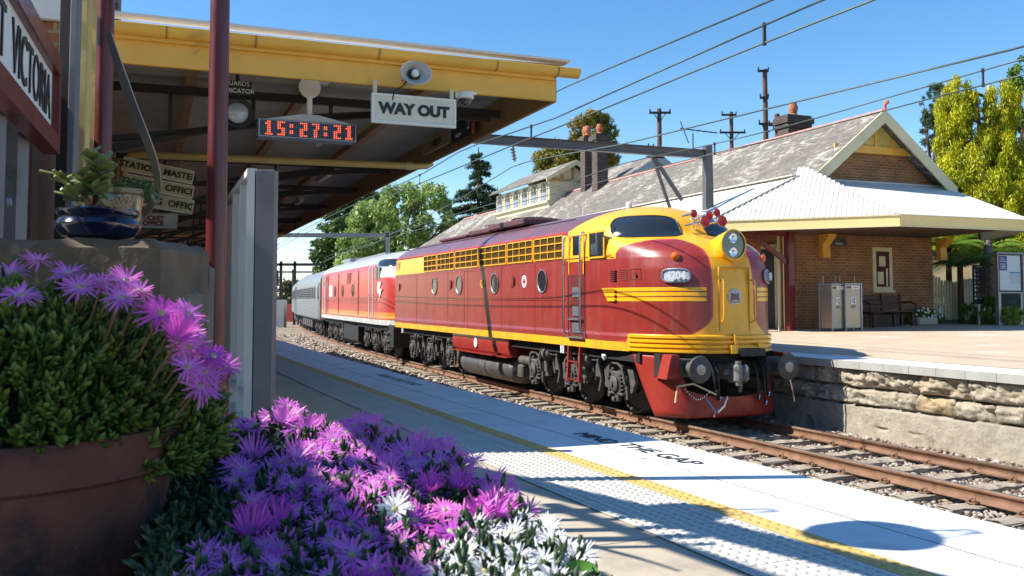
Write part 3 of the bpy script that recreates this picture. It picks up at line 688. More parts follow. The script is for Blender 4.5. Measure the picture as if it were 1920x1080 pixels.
# ---------------------------------------------------------------- signs under the canopy
def framed(name, label, fr, corners, ax, val, body, size, face, frame, ink, thick=.03, bw=.02, cat='sign', sx=1.0, bold=.004, group=None, nrm=-1):
    """board on a plane of frame fr (ax 0: x=val facing -x; ax 1: y=val facing +y)"""
    P = [fr.at(px, py, ax, val) for px, py in corners]; o = 1 if ax == 0 else 0
    us = [p[o] for p in P]; zs = [p[2] for p in P]; u0, u1 = min(us), max(us); z0, z1 = (zs[2]+zs[3])/2, (zs[0]+zs[1])/2
    t = thing(name, label, cat, fr.w(0, 0, 0), fr.deg, group)
    def bx(mb, a, b, c, d, e, f, ch=0):
        if ax == 0: mb.box(e, f, a, b, c, d, c=ch)
        else: mb.box(a, b, e, f, c, d, c=ch)
    s = nrm; 
    mb = MB(); bx(mb, u0+bw*.8, u1-bw*.8, z0+bw*.8, z1-bw*.8, val, val-s*thick*.8); build(mb, 'board', face, t)
    if frame:
        mb = MB(); e0, e1 = val+s*.008, val-s*thick
        bx(mb, u0, u1, z1-bw, z1, e0, e1, .003); bx(mb, u0, u1, z0, z0+bw, e0, e1, .003); bx(mb, u0, u0+bw, z0+bw, z1-bw, e0, e1, .003); bx(mb, u1-bw, u1, z0+bw, z1-bw, e0, e1, .003)
        build(mb, 'frame', frame, t)
    uc, zc = (u0+u1)/2, (z0+z1)/2
    rt = (0, -1, 0) if ax == 0 else (-1, 0, 0)
    pos = (val+s*.003, uc, zc) if ax == 0 else (uc, val+s*.003*-1*-1, zc)
    for k, ln in enumerate(body if isinstance(body, list) else [(body, 0, 0, size, ink)]):
        bd, du, dz, sz, ik = ln; p = list(pos); p[o] -= du; p[2] += dz
        text(bd, sz, ik, t, p, rt, (0, 0, 1), sx=sx, bold=bold)
    return t, (u0, u1, z0, z1)
inkb = mat('sign_black', (.02, .018, .016), .5); inkw = mat('sign_white', (.7, .7, .68), .5); inkr = mat('sign_dark_red', (.28, .03, .02), .5)
t, q = framed('hanging_sign', 'cream framed hanging sign reading WAY OUT in black capitals', CA, [(697, 175), (855, 185), (855, 239), (698, 231)], 0, -.1, 'WAY OUT', .112, mat('sign_face_white', (.70, .65, .52), .5, var=.08, sc=9, dirt=(.5, .42, .3), dsc=5, dthr=.64), MT['white'], inkb, sx=1.04, bold=.0065)
mb = MB(); mb.box(-.1, -.085, q[1]-.04, q[1]-.01, q[3], 2.66); mb.box(-.1, -.085, q[0]+.02, q[0]+.05, q[3], 2.64); build(mb, 'hanger', MT['creamlt'], t)
# the clock
def clock():
    c = [CA.at(x, y, 0, .35) for x, y in ((485, 222), (669, 232), (669, 265), (485, 257))]
    t = thing('digital_clock', 'hanging clock with a red dot display reading 15:27:21', 'clock', CA.o, CA.deg)
    y1, y0 = c[0][1], c[1][1]; z1 = (c[0][2]+c[1][2])/2; z0 = (c[2][2]+c[3][2])/2
    mb = MB(); mb.box(.36, .50, y0, y1, z0, z1, c=.005); build(mb, 'casing', MT['steel'], t)
    mb = MB(); mb.box(.352, .36, y0+.012, y1-.012, z0+.012, z1-.012); build(mb, 'display', mat('display_black', (.012, .014, .04), .3), t)
    FONT = {'1': '0010001100001000010000100001000111', '5': '11110 10000 10000 11110 00010 00010 11110', '2': '', '7': ''}
    G = {'1': ['00110', '01110', '00110', '00110', '00110', '00110', '01111'], '5': ['01111', '01100', '01100', '01111', '00011', '00011', '01111'],
         '2': ['01111', '00011', '00011', '01111', '01100', '01100', '01111'], '7': ['01111', '00011', '00011', '00110', '00110', '00110', '00110'],
         ':': ['0000', '0110', '0110', '0000', '0110', '0110', '0000']}
    cols = []
    for ch in '15:27:21': 
        g = G[ch]; cols += [[g[r][c_] for r in range(7)] for c_ in range(len(g[0]))]+[['0']*7]
    cols = [['0']*7]+cols; nC = len(cols); W = (y1-y0-.03); Hh = (z1-z0-.03); on = MB(); off = MB()
    for i, cl in enumerate(cols):
        for r, v in enumerate(cl):
            yy = y1-.015-W*(i+.5)/nC; zz = z1-.015-Hh*(r+.5)/7; w = W/nC*.30; hh = Hh/7*.34
            (on if v == '1' else off).add([(.350, yy+w, zz-hh), (.350, yy-w, zz-hh), (.350, yy-w, zz+hh), (.350, yy+w, zz+hh)], [(0, 1, 2, 3)])
    build(on, 'lit_dots', emis('lit_led', (1.0, .12, .04), 1.0), t, smooth=0); build(off, 'unlit_dots', mat('unlit_led', (.10, .09, .16), .5), t, smooth=0)
    p = CA.at(580, 165, 0, .42); r = CA.at(580, 222, 0, .42)
    mb = MB(); mb.lathe([(.0, -.012), (.085, -.012), (.085, .012), (0, .012)], (.40, p[1], p[2]-.0), (1, 0, 0), 28); mb.box(.3, .52, p[1]-.16, p[1]+.02, p[2]+.06, p[2]+.09)
    build(mb, 'ceiling_plate', MT['white'], t)
    mb = MB(); mb.lathe([(.022, 0), (.022, p[2]-z1+.02)], (.42, r[1], z1-.01), n=14); build(mb, 'stem', MT['white'], t)
    mb = MB(); mb.prism([(-.34, 0), (.34, 0), (.06, .055), (-.06, .055)], (.37, r[1], z1+.001), (0, 1, 0), (0, 0, 1), (.09, 0, 0)); build(mb, 'top_bracket', MT['greyl'], t)
clock()
# horn loudspeaker and camera dome
def horn():
    c = CA.at(779, 137, 0, -.27); t = thing('loudspeaker', 'white oval horn loudspeaker mounted on the yellow fascia above the sign reading WAY OUT', 'loudspeaker', CA.w(c[0], c[1], c[2]), CA.deg)
    prof = [(.02, .16), (.03, .10), (.055, .06), (.085, .02), (.108, -.01), (.112, -.02), (.106, -.022), (.10, -.012), (.075, .02), (.05, .05), (.03, .07)]
    mb = MB().lathe(prof, (0, 0, 0), (1, 0, 0), 32, cap=False); mb.v = [(x, y*1.08*(1+0*z), z*.8) for x, y, z in mb.v]; build(mb, 'bell', MT['greyl'], t)
    mb = MB().lathe([(.05, .045), (.0, .046)], (0, 0, 0), (1, 0, 0), 20); build(mb, 'throat', MT['black'], t)
    mb = MB().lathe([(.022, .045), (.03, .0), (.026, -.012), (.0, -.016)], (0, 0, 0), (1, 0, 0), 20); build(mb, 'centre_plug', MT['white'], t)
    mb = MB(); mb.box(.08, .2, -.015, .015, -.06, .05); mb.box(.10, .235, -.05, .05, -.01, .01); build(mb, 'bracket', MT['greyl'], t)
    build(MB().tube([(.12, .03, -.03), (.02, .09, -.10), (.05, .15, -.14), (.08, .155, -.2)], .006, 6), 'cable', MT['iron'], t)
horn()
def dome():
    c = CA.at(872, 184, 0, -.02); t = thing('security_camera', 'white dome camera under the fascia, right of the sign reading WAY OUT', 'camera', CA.w(c[0], c[1], c[2]), CA.deg)
    mb = MB().lathe([(.0, .05), (.055, .045), (.07, .01), (.068, -.005), (.05, -.01)], n=24); mb.box(-.02, .12, -.09, .0, .03, .055, c=.005); mb.lathe([(.012, 0), (.012, .1)], (0, .07, .0)); build(mb, 'housing', MT['white'], t)
    build(MB().lathe([(.05, -.008), (.046, -.03), (.028, -.05), (0, -.055)], n=20, cap=False), 'dome', MT['glass'], t)
dome()
t, q = framed('hanging_sign', 'black sign with white letters reading GUARDS INDICATOR', CA, [(415, 148), (472, 153), (472, 178), (415, 175)], 0, .30, [('GUARDS', 0, .028, .048, inkw), ('INDICATOR', 0, -.028, .048, inkw)], .05, mat('sign_black_face', (.02, .02, .022), .5), None, inkw, thick=.015, bw=.002, bold=.0)
def glamp():
    c = CA.at(446, 211, 0, .4); t = thing('indicator_lamp', 'round black signal lamp with a clear lens below the sign reading GUARDS INDICATOR', 'signal lamp', CA.w(c[0], c[1], c[2]), CA.deg)
    build(MB().lathe([(.0, .12), (.06, .11), (.10, .05), (.115, 0), (.105, -.005), (.08, .01)], (0, 0, 0), (1, 0, 0), 28, cap=False), 'hood', MT['black'], t)
    build(MB().lathe([(.08, .012), (.06, -.01), (.03, -.025), (0, -.03)], (0, 0, 0), (1, 0, 0), 24, cap=False), 'lens', mat('clear_lens', (.35, .36, .36), .08, spec=1), t)
    build(MB().tube([(.08, 0, .08), (.08, 0, .35)], .015, 8), 'bracket', MT['iron'], t)
glamp()
cf = MT['creamlt']
for lab, pts, body in (('cream sign reading STATION MASTER, top of three stacked boards', [(230, 292), (363, 320), (363, 346), (230, 322)], 'STATION  MASTER'),
                       ('cream sign reading TICKET OFFICE in black, middle of three stacked boards', [(230, 323), (363, 348), (363, 374), (230, 352)], 'TICKET     OFFICE'),
                       ('cream sign reading BOOKING OFFICE, lowest of three stacked boards', [(230, 354), (363, 376), (361, 403), (230, 380)], 'BOOKING  OFFICE')):
    P = [CA.at(x, y, 0, 3.0) for x, y in pts]; t = thing('hanging_sign', lab, 'sign', CA.o, CA.deg, 'office signs')
    y1, y0 = P[0][1], P[1][1]; sl = (P[1][2]-P[0][2])/(y0-y1)   # boards lean with their hangers
    rt = Vector((0, -1, -sl)).normalized(); up = Vector((0, -sl, 1)).normalized(); zc = (P[0][2]+P[1][2]+P[2][2]+P[3][2])/4; yc = (y0+y1)/2; L = hypot(y1-y0, P[1][2]-P[0][2]); hh = (P[1][2]-P[2][2])*.98
    o = Vector((3.0, yc, zc)); mb = MB()
    mb.prism([(-L/2, -hh/2), (L/2, -hh/2), (L/2, hh/2), (-L/2, hh/2)], o, rt, up, (.03, 0, 0)); build(mb, 'board', cf, t)
    mb = MB()
    for a, b, c, d in ((-L/2, L/2, hh/2-.012, hh/2), (-L/2, L/2, -hh/2, -hh/2+.012), (L/2-.012, L/2, -hh/2+.012, hh/2-.012)):
        mb.prism([(a, c), (b, c), (b, d), (a, d)], o-Vector((.008, 0, 0)), rt, up, (.007, 0, 0))
    build(mb, 'frame', MT['white'], t)
    text(body, hh*.62, inkb, t, o-Vector((.003, 0, 0)), rt, up, bold=.003, sx=1.02)
t, q = framed('wall_sign', 'small white sign reading TICKET OFFICE in red serif-like capitals', CA, [(245, 398), (333, 400), (333, 428), (245, 428)], 0, 3.3, [('TICKET', -.01, .024, .062, inkr), ('OFFICE', -.01, -.03, .062, inkr)], .05, MT['paper'], MT['white'], inkr, bw=.008)
t, q = framed('wall_sign', 'tiny cream sign reading ROOM far along the platform wall', CA, [(350, 477), (374, 478), (374, 491), (350, 490)], 0, 11.5, 'ROOM', .10, cf, None, inkb, bw=.004)
framed('hanging_sign', 'old cream board reading TOILETS on the inside of the canopy edge', CA, [(795, 262), (843, 247), (843, 271), (797, 287)], 1, .10, 'TOILETS', .105, mat('aged_sign_board', (.36, .26, .13), .6, dirt=(.2, .13, .07)), mat('aged_sign_frame', (.42, .32, .17), .6), inkb, nrm=1, thick=.02, bw=.012, bold=.002)
t, q = framed('platform_sign', 'dark platform sign reading Lithgow 2 with a red edge', CA, [(846, 227), (885, 219), (886, 250), (847, 269)], 1, .10, [('2', .22, .01, .15, inkw), ('Lithgow', -.1, -.045, .062, inkw), ('Platform', -.1, .03, .028, inkr)], .08, mat('sign_black_face2', (.022, .015, .015), .5), None, inkw, nrm=1, thick=.02, bw=.002, bold=.0)
build(MB().box(q[0]-.001, q[0]+.02, .076, .104, q[2], q[3]), 'red_edge', mat('sign_red_edge', (.6, .06, .03), .5), t)
# ---------------------------------------------------------------- grey screen
def screen():
    t = thing('platform_screen', 'grey steel screen of corrugated panels standing just right of the maroon column', 'screen', (0, 0, 0))
    Y0 = 5.9; h = radians(-21.6); d = np.array([sin(h), cos(h), 0]); a = np.array(aty(515, 318, Y0)); top = a[2]
    r = aty(480, 318, Y0); base = 0
    mb = MB(); n = np.array([cos(h), -sin(h), 0])
    pc = (a+r)/2; w = a[0]-r[0]
    mb.box(r[0], a[0], Y0, Y0+.10, base, top, c=.004); build(mb, 'post', MT['greyp'], t)
    mb = MB(); L = 4.2
    s0 = np.array([r[0]+.005, Y0+.04, 0])
    q = [s0+d*u for u in np.arange(0, L, .019)]
    zz = [.36, .5, top-.02]
    V = []; 
    for i, p in enumerate(q):
        o = n*(.008*sin(2*pi*i*.019/.076)-.02)
        for z in (.36, top-.015): V.append((p[0]+o[0], p[1]+o[1], z))
    F = [(2*i, 2*i+2, 2*i+3, 2*i+1) for i in range(len(q)-1)]
    mb.add(V, F); build(mb, 'corrugated_panel', MT['corr'], t)
    mb = MB()
    for u in (0.0, .55, 1.15, 2.1, 3.1, 4.1):
        p = s0+d*u-n*.04; mb.bar((p[0], p[1], 0 if u < 2 else .0), (p[0], p[1], top-.005), .05, .05)
    for z in (top-.01, .37): mb.bar(s0-n*.04+np.array([0, 0, z]), s0-n*.04+d*L+np.array([0, 0, z]), .06, .045)
    for z in (.12,): mb.bar(s0-n*.04+np.array([0, 0, z]), s0-n*.04+d*L+np.array([0, 0, z]), .04, .2)
    build(mb, 'frame', MT['greyl'], t)
screen()
# ---------------------------------------------------------------- maroon columns
def column(px, Y, r, name, label, ztop, flange=True, zf=.6):
    p = aty(px, 500, Y); t = thing(name, label, 'column', (p[0], p[1], 0))
    build(MB().lathe([(r*1.0, 0), (r*.93, ztop)], n=28), 'shaft', MT['maroonp'], t)
    if flange:
        mb = MB().lathe([(r*2.0, 0), (r*2.0, .06), (r*1.55, .09), (r*1.45, zf-.14), (r*1.6, zf-.12), (r*1.45, zf-.10), (r*1.4, zf-.05), (r*1.62, zf-.03), (r*1.62, zf), (r*1.1, zf+.015)], n=28); build(mb, 'pedestal', MT['maroonp'], t)
    return t
column(404, 5.0, .056, 'iron_column', 'tall glossy maroon iron column on a moulded pedestal in front of the canopy', 3.25, zf=.61)
column(187, 3.9, .037, 'downpipe', 'maroon downpipe beside the cream post, left of the curved grey strip', 2.6, False)
# the flat grey bracket curving down
def sbracket():
    Y = 3.3; P = [aty(x, y, Y+.15*k) for k, (x, y) in enumerate([(203, 60), (222, 120), (246, 190), (270, 250), (288, 300), (296, 345), (288, 378), (268, 402)])]
    c = [];
    for i in range(len(P)-1):
        for u in np.linspace(0, 1, 4, endpoint=False): 
            p0, p1, p2, p3 = P[max(i-1, 0)], P[i], P[i+1], P[min(i+2, len(P)-1)]
            c.append(.5*((2*p1)+(-p0+p2)*u+(2*p0-5*p1+4*p2-p3)*u*u+(-p0+3*p1-3*p2+p3)*u**3))
    c.append(P[-1]); V = []; w = .019
    for i, p in enumerate(c):
        d = c[min(i+1, len(c)-1)]-c[max(i-1, 0)]; d /= np.linalg.norm(d); sd = np.cross(d, [0, 1., 0]); sd /= np.linalg.norm(sd); ww = w*(1.0 if i > 6 else .75+.04*i)
        f = np.array([0, 1., 0])
        for a, b in ((-1, -1), (1, -1), (1, 1), (-1, 1)): V.append(p+sd*a*ww+f*b*.006)
    F = []
    for i in range(len(c)-1):
        for k in range(4): a = i*4+k; b = i*4+(k+1) % 4; F.append((a, b, b+4, a+4))
    F += [(0, 1, 2, 3), tuple(len(V)-k for k in (1, 2, 3, 4))]
    t = build(MB().add(V, F), 'curved_bracket', MT['steel'], label='flat grey steel strip curving down in front of the yellow canopy fascia', cat='bracket')
sbracket()
# ---------------------------------------------------------------- things at the left edge
def postbox(name, label, x0, x1, Y, dep, z0, z1, m, cat='post', parts=None):
    a = aty(x0, 300, Y)[0]; b = aty(x1, 300, Y)[0]; t = thing(name, label, cat, ((a+b)/2, Y, 0)); w = b-a
    build(MB().box(-w/2, w/2, 0, dep, z0, z1, c=.004), 'post', m, t); return t
postbox('timber_post', 'dark timber post behind the station name sign', 104, 126, 3.7, .08, 0, 2.5, MT['iron'])
postbox('steel_post', 'thin grey steel post leaning beside the cream boards', 124, 138, 3.6, .04, 0, 2.45, MT['greyp'])
postbox('cream_post', 'cream painted post left of the maroon downpipe', 139, 158, 4.05, .05, 0, 2.6, MT['cream'])
postbox('cream_board', 'broad cream corner board touching the maroon downpipe', 159, 176, 4.2, .1, 0, 2.65, MT['cream'], 'board')
def namesign():
    # runs away from us towards its right-hand end
    h = radians(-19.7); d = np.array([sin(h), cos(h), 0]); R_ = np.array(aty(103, 200, 3.3)); top = aty(103, 112, 3.3)[2]; bot = aty(99, 290, 3.3)[2]
    L = 2.1; t = thing('station_sign', 'large station name sign with white face and maroon frame reading MT VICTORIA', 'sign', (R_[0], R_[1], 0)); n = np.array([cos(h), -sin(h), 0])
    W = lambda u, z, q: R_-[0, 0, R_[2]]-d*u+n*q+np.array([0, 0, z])
    def bd(mb, u0, u1, z0, z1, q0, q1): mb.prism([(u0, z0), (u1, z0), (u1, z1), (u0, z1)], W(0, 0, q0), -d, (0, 0, 1), n*(q1-q0))
    mb = MB(); bd(mb, .05, L-.05, bot+.05, top-.04, -.03, -.005); build(mb, 'board', MT['paper'], t, world=True)
    mb = MB(); b = .065; bd(mb, 0, L, top-b, top, -.035, .02); bd(mb, 0, L, bot, bot+b, -.035, .02); bd(mb, 0, .05, bot+b, top-b, -.035, .02); bd(mb, L-.05, L, bot+b, top-b, -.035, .02); build(mb, 'frame', MT['maroonp'], t, world=True)
    text('MT  VICTORIA', .215, inkb, t, W(.10, (top+bot)/2, -.002), tuple(d), (0, 0, 1), align='RIGHT', sx=.78, world=True)
    mb = MB(); 
    for u, w in ((.30, .07), (.75, .10), (1.3, .07), (1.9, .07)): mb.bar(W(u, 0, -.07), W(u, bot+.02, -.07), w, .04)
    build(mb, 'leg', MT['greyp'], t, world=True)
    mb = MB().lathe([(.0, .012), (.012, .01), (.014, 0)], W(.75, 1.28, -.02), n, 10); build(mb, 'bolt', MT['steel'], t, world=True)
namesign()
# added low paling wall: hides the brick so the left edge stays dark
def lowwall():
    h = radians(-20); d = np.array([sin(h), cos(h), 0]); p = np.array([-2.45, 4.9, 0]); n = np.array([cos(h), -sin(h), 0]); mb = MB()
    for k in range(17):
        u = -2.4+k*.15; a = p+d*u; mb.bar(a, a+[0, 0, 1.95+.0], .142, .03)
    build(mb, 'added_paling_wall', MT['timber'], label='added dark paling wall that keeps the backdrop dark behind the stone blocks and the name sign', cat='fence')
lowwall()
# unseen canopy shaped to shade the flowers, and baskets that throw the round shadows
def shade_canopy():
    t = thing('platform_canopy', 'unseen second corrugated canopy behind the camera, added to shade the flowers and streak the platform', 'canopy', (0, 0, 0)); h = radians(-24); d = np.array([sin(h), cos(h), 0]); n = np.array([cos(h), -sin(h), 0])
    mb = MB(); P = np.array([-2.78, 1.3, 0]); a = np.arange(-5, 1.35, .02)
    V = []
    for u in a:
        for w in (-4.0, 0): q = P+d*u+n*w; V.append((q[0], q[1], 3.05+.01*sin(u*2*pi/.076)))
    mb.add(V, [(2*i, 2*i+1, 2*i+3, 2*i+2) for i in range(len(a)-1)]); build(mb, 'roof_sheet', MT['corr'], t)
    mb = MB()
    q = lambda u, w, z: P+d*u+n*w+np.array([0, 0, z])
    mb.bar(q(1.3, -4, 2.95), q(1.3, .0, 2.95), .04, .2); mb.bar(q(-5, 0, 2.95), q(1.3, 0, 2.95), .04, .2)
    mb.bar(q(1.3, -1.3, 2.9), q(3.6, -1.25, 2.9), .05, .06); mb.bar(q(1.3, -.5, 3.1), q(3.7, -1.2, 2.7), .06, .08)
    mb.bar((-3.35, 5.3, 2.85), (-1.45, 3.0, 2.85), .17, .10); mb.bar((-2.95, 4.35, 2.95), (-2.0, 2.8, 2.95), .06, .06)  # added beams out of view, angled so their shadows streak the platform
    build(mb, 'frame', MT['iron'], t)
shade_canopy()
SV = np.array(SUNV)/SUNV.z
for k, (px, py, r, z) in enumerate(((1282, 962, .20, 2.72), (1650, 1003, .25, 2.55))):
    P = atz(px, py, 0)+SV*z
    t = thing('hanging_basket', ['smaller hanging flower basket above the frame that throws the round shadow by the yellow strip', 'larger hanging flower basket above the frame that throws the big shadow on the white edge'][k], 'basket', P)
    build(MB().lathe([(.0, -r*.9), (r*.5, -r*.8), (r*.85, -r*.4), (r, 0), (r*.95, .02), (0, .02)], n=24), 'bowl', MT['iron'], t)
    mb = MB(); 
    for q in range(3): mb.tube([(r*.95*cos(q*2.1), r*.95*sin(q*2.1), 0), (0, 0, .42)], .006, 5)
    mb.tube([(0, 0, .42), (-.15, .05, .55), (-.9, .0, .6)], .012, 6); build(mb, 'hanger', MT['iron'], t)
# ================================================================ the train
ZT = np.array([ # z, half width, where the nose curve starts, foremost point, squareness
 (1.18,1.45,14.2,16.52,2.5),(2.30,1.45,14.2,16.50,2.5),(2.60,1.45,14.2,16.46,2.5),(2.80,1.45,14.2,16.38,2.45),(2.92,1.448,14.2,16.26,2.4),
 (3.02,1.445,14.15,16.08,2.35),(3.10,1.44,14.1,15.86,2.3),(3.16,1.435,14.0,15.62,2.3),(3.21,1.43,13.9,15.42,2.4),(3.30,1.41,13.8,15.30,2.6),
 (3.42,1.365,13.7,15.20,2.6),(3.52,1.27,13.6,15.10,2.6),(3.60,1.16,13.4,14.98,2.6),(3.68,1.01,13.2,14.82,2.5),(3.76,.83,12.9,14.60,2.4),
 (3.83,.62,12.6,14.32,2.3),(3.88,.40,12.2,13.95,2.2),(3.905,.20,11.8,13.5,2.1),(3.915,.01,11.4,13.0,2)])
def zt(z): return [float(np.interp(z, ZT[:, 0], ZT[:, k])) for k in range(1, 5)]
def surf(th, z, out=0.0):
    """th: -90 near side .. 0 front .. 90 far side (nose only)"""
    W, X0, Fx, p = zt(z); s = abs(sin(th)); c = abs(cos(th))
    return np.array([X0+(Fx-X0+out)*c**(2/p), math.copysign((W+out)*s**(2/p), th), z])
def sidey(z): return zt(z)[0]
def bodyattrs(V):
    x, y, z = V[:, 0], V[:, 1], V[:, 2]; mn = np.minimum
    a = mn(mn(z-2.87, 3.365-z), 13.05-x); a = np.where(x < 13.05, a, -9)
    b = mn(mn(x-13.0, z-2.80), 14.98-x); 
    hood = mn(z-(2.99+.05*np.clip(x-15.0, 0, 1.2)*3), x-12.98); hood = np.where(x < 14.98, mn(z-2.80, x-13.0), np.where(x < 16.0, z-(2.98+.14*np.clip((x-14.98)/.5, 0, 1)+.04*np.clip(x-15.4, 0, 1)), z-3.14))
    top = np.where(z > 3.36, mn((x-12.98-(z-3.38)*1.6), 9), -9)
    hood = np.where(z > 3.36, top, hood)
    g = .40+np.clip(z-2.85, 0, 1)**2*2.2+np.clip(1.85-z, 0, 1)**2*2.6; ctr = np.where(x > 15.4, g-abs(y), -9)
    bot = np.where(x < 15.3, 1.335-z, 1.46-z)
    dy = np.max([a, hood, ctr, bot], 0)
    return dy, z-3.385
def liverymat(kind):
    m, t, b = newmat('loco_livery_'+kind); co = obco(t); sp = t.nodes.new('ShaderNodeSeparateXYZ'); t.links.new(co, sp.inputs[0])
    n1 = noise(t, co, 1.6, 6); 
    if kind == 'maroon':
        at = t.nodes.new('ShaderNodeAttribute'); at.attribute_name = 'dy'; ar = t.nodes.new('ShaderNodeAttribute'); ar.attribute_name = 'dr'
        base = ramp(t, n1, [(.3, (.235, .020, .015)), (.7, (.30, .029, .021))])
        roof = ramp(t, n1, [(.3, (.13, .045, .05)), (.7, (.20, .08, .08))])
        nose = mth(t, 'GREATER_THAN', sp.outputs[0], 20.0)
        c = mixc(t, mth(t, 'GREATER_THAN', ar.outputs['Fac'], 0.0), base, roof)
        c = mixc(t, mth(t, 'GREATER_THAN', at.outputs['Fac'], 0.0), c, (.92, .44, .010))
        rl = mth(t, 'LESS_THAN', mth(t, 'ABSOLUTE', ar.outputs['Fac']), .012); fx = mth(t, 'LESS_THAN', sp.outputs[0], 13.0); c = mixc(t, mth(t, 'MULTIPLY', rl, fx), c, (.62, .035, .03))
        rl = mth(t, 'LESS_THAN', mth(t, 'ABSOLUTE', mth(t, 'ADD', at.outputs['Fac'], .016)), .016); fx = mth(t, 'GREATER_THAN', sp.outputs[0], 15.0); c = mixc(t, mth(t, 'MULTIPLY', rl, fx), c, (.60, .03, .04))
    else:
        z = sp.outputs[2]; x = sp.outputs[0]; base = ramp(t, n1, [(.3, (.44, .035, .030)), (.7, (.52, .05, .04))])
        c = mixc(t, mth(t, 'GREATER_THAN', z, 3.36), base, (.42, .42, .41)); 
        cab = mth(t, 'MULTIPLY', mth(t, 'GREATER_THAN', z, 2.85), mth(t, 'GREATER_THAN', x, 14.3)); c = mixc(t, cab, c, (.50, .50, .49))
        o = mth(t, 'MULTIPLY', mth(t, 'LESS_THAN', z, 1.62), mth(t, 'GREATER_THAN', z, 1.40)); c = mixc(t, o, c, (.72, .22, .02)); c = mixc(t, mth(t, 'LESS_THAN', z, 1.36), c, (.60, .60, .58))
    # rain streaks and road dirt
    mp = t.nodes.new('ShaderNodeMapping'); mp.inputs[3].default_value = (6, 6, .5); t.links.new(co, mp.inputs[0]); n2 = noise(t, mp.outputs[0], 1, 6, .7)
    f = ramp(t, n2, [(.52, (0, 0, 0)), (.75, (.32, .32, .32))]); c = mixc(t, f, c, (.30, .17, .13))
    zz = sp.outputs[2]; low = ramp(t, mth(t, 'MULTIPLY', mth(t, 'SUBTRACT', zz, 1.15), .8), [(0, (1, 1, 1)), (.55, (.25, .25, .25)), (1, (.05, .05, .05))])
    n5 = noise(t, co, 4.5, 9, .75); f5 = ramp(t, n5, [(.42, (0, 0, 0)), (.70, (1, 1, 1))]); f6 = mixc(t, 1.0, f5, low, 'MULTIPLY'); c = mixc(t, mth(t, 'MULTIPLY', f6, .55), c, (.14, .095, .07))
    t.links.new(c, b.inputs['Base Color']); b.inputs['Roughness'].default_value = .38; b.inputs['Coat Weight'].default_value = .22; b.inputs['Coat Roughness'].default_value = .12
    t.links.new(mth(t, 'MULTIPLY_ADD', n2, .3, .22), b.inputs['Roughness']); bump(t, b, noise(t, co, 1.6, 3), .4, .035)
    return m
def bodymesh(t, m, name='body'):
    zs = np.unique(np.concatenate([np.arange(1.18, 3.3, .04), np.linspace(3.3, 3.915, 30), [1.335, 1.46, 2.80, 2.87, 3.365, 3.385]]))
    fr = np.linspace(0, 1, 70); th = np.linspace(-pi/2, pi/2, 91)[1:-1]; V = []
    for z in zs:
        W, X0, Fx, p = zt(z)
        for u in fr: V.append((X0*u, -W, z))
        for a in th: V.append(surf(a, z))
        for u in fr[::-1]: V.append((X0*u, W, z))
    nc = 2*len(fr)+len(th); V = np.array(V); F = []
    i = np.arange(len(zs)-1)[:, None]*nc+np.arange(nc-1)[None]; F = np.stack([i, i+1, i+nc+1, i+nc], -1).reshape(-1, 4)
    rear = np.array([[k*nc, (k+1)*nc, (k+2)*nc-1, (k+1)*nc-1] for k in range(len(zs)-1)]); F = np.concatenate([F, rear])
    dy, dr = bodyattrs(V)
    return nmesh(name, V, F, m, t, smooth=True, attrs={'dy': dy, 'dr': dr})
def patch(t, name, m, th0, th1, z0, z1, out=.006, ex=4, n=28, thick=.0, world=False, skew=0.0, rim=None, rimm=None):
    """rounded-rectangle panel lying on the nose surface"""
    def pt(u, v, o): 
        # square to superellipse disc
        return surf(th0+(th1-th0)*(u+1)/2, z0+(z1-z0)*(v+1)/2+skew*u, o)
    V = []; F = []; rings = 6
    for r in range(rings+1):
        q = r/rings
        for k in range(n):
            a = 2*pi*k/n; cx, cy = cos(a), sin(a); e = (abs(cx)**ex+abs(cy)**ex)**(-1/ex); V.append(pt(cx*e*q, cy*e*q, out))
    for r in range(rings):
        for k in range(n): a = r*n+k; b = r*n+(k+1) % n; F.append((a, b, b+n, a+n))
    mb = MB().add(V, F); o = build(mb, name, m, t, smooth=60)
    if rim:
        P = []
        for k in range(n):
            a = 2*pi*k/n; cx, cy = cos(a), sin(a); e = (abs(cx)**ex+abs(cy)**ex)**(-1/ex); P.append(pt(cx*e, cy*e, out+.002))
        P += P[:2]; build(MB().tube(P, rim, 6, cap=False), name+'_frame', rimm, o, smooth=60)
    return o
def wheelset(t, x, cx=0):
    mb = MB()
    for s in (-1, 1):
        mb.lathe([(.0, -.02), (.14, -.02), (.15, .03), (.16, .03), (.42, .02), (.47, .06), (.505, .06), (.51, .0), (.53, -.02), (.53, -.05), (.40, -.04), (.16, -.04), (0, -.04)] if s > 0 else
                 [(.0, .04), (.16, .04), (.40, .04), (.53, .05), (.53, .02), (.51, 0), (.505, -.06), (.47, -.06), (.42, -.02), (.16, -.03), (.15, -.03), (.14, .02), (0, .02)], (x, s*.76, .52), (0, 1, 0), 36)
    mb.cyl((x, -.75, .52), (x, .75, .52), .08, 12)
    build(mb, 'wheelset', MT['under'], t)
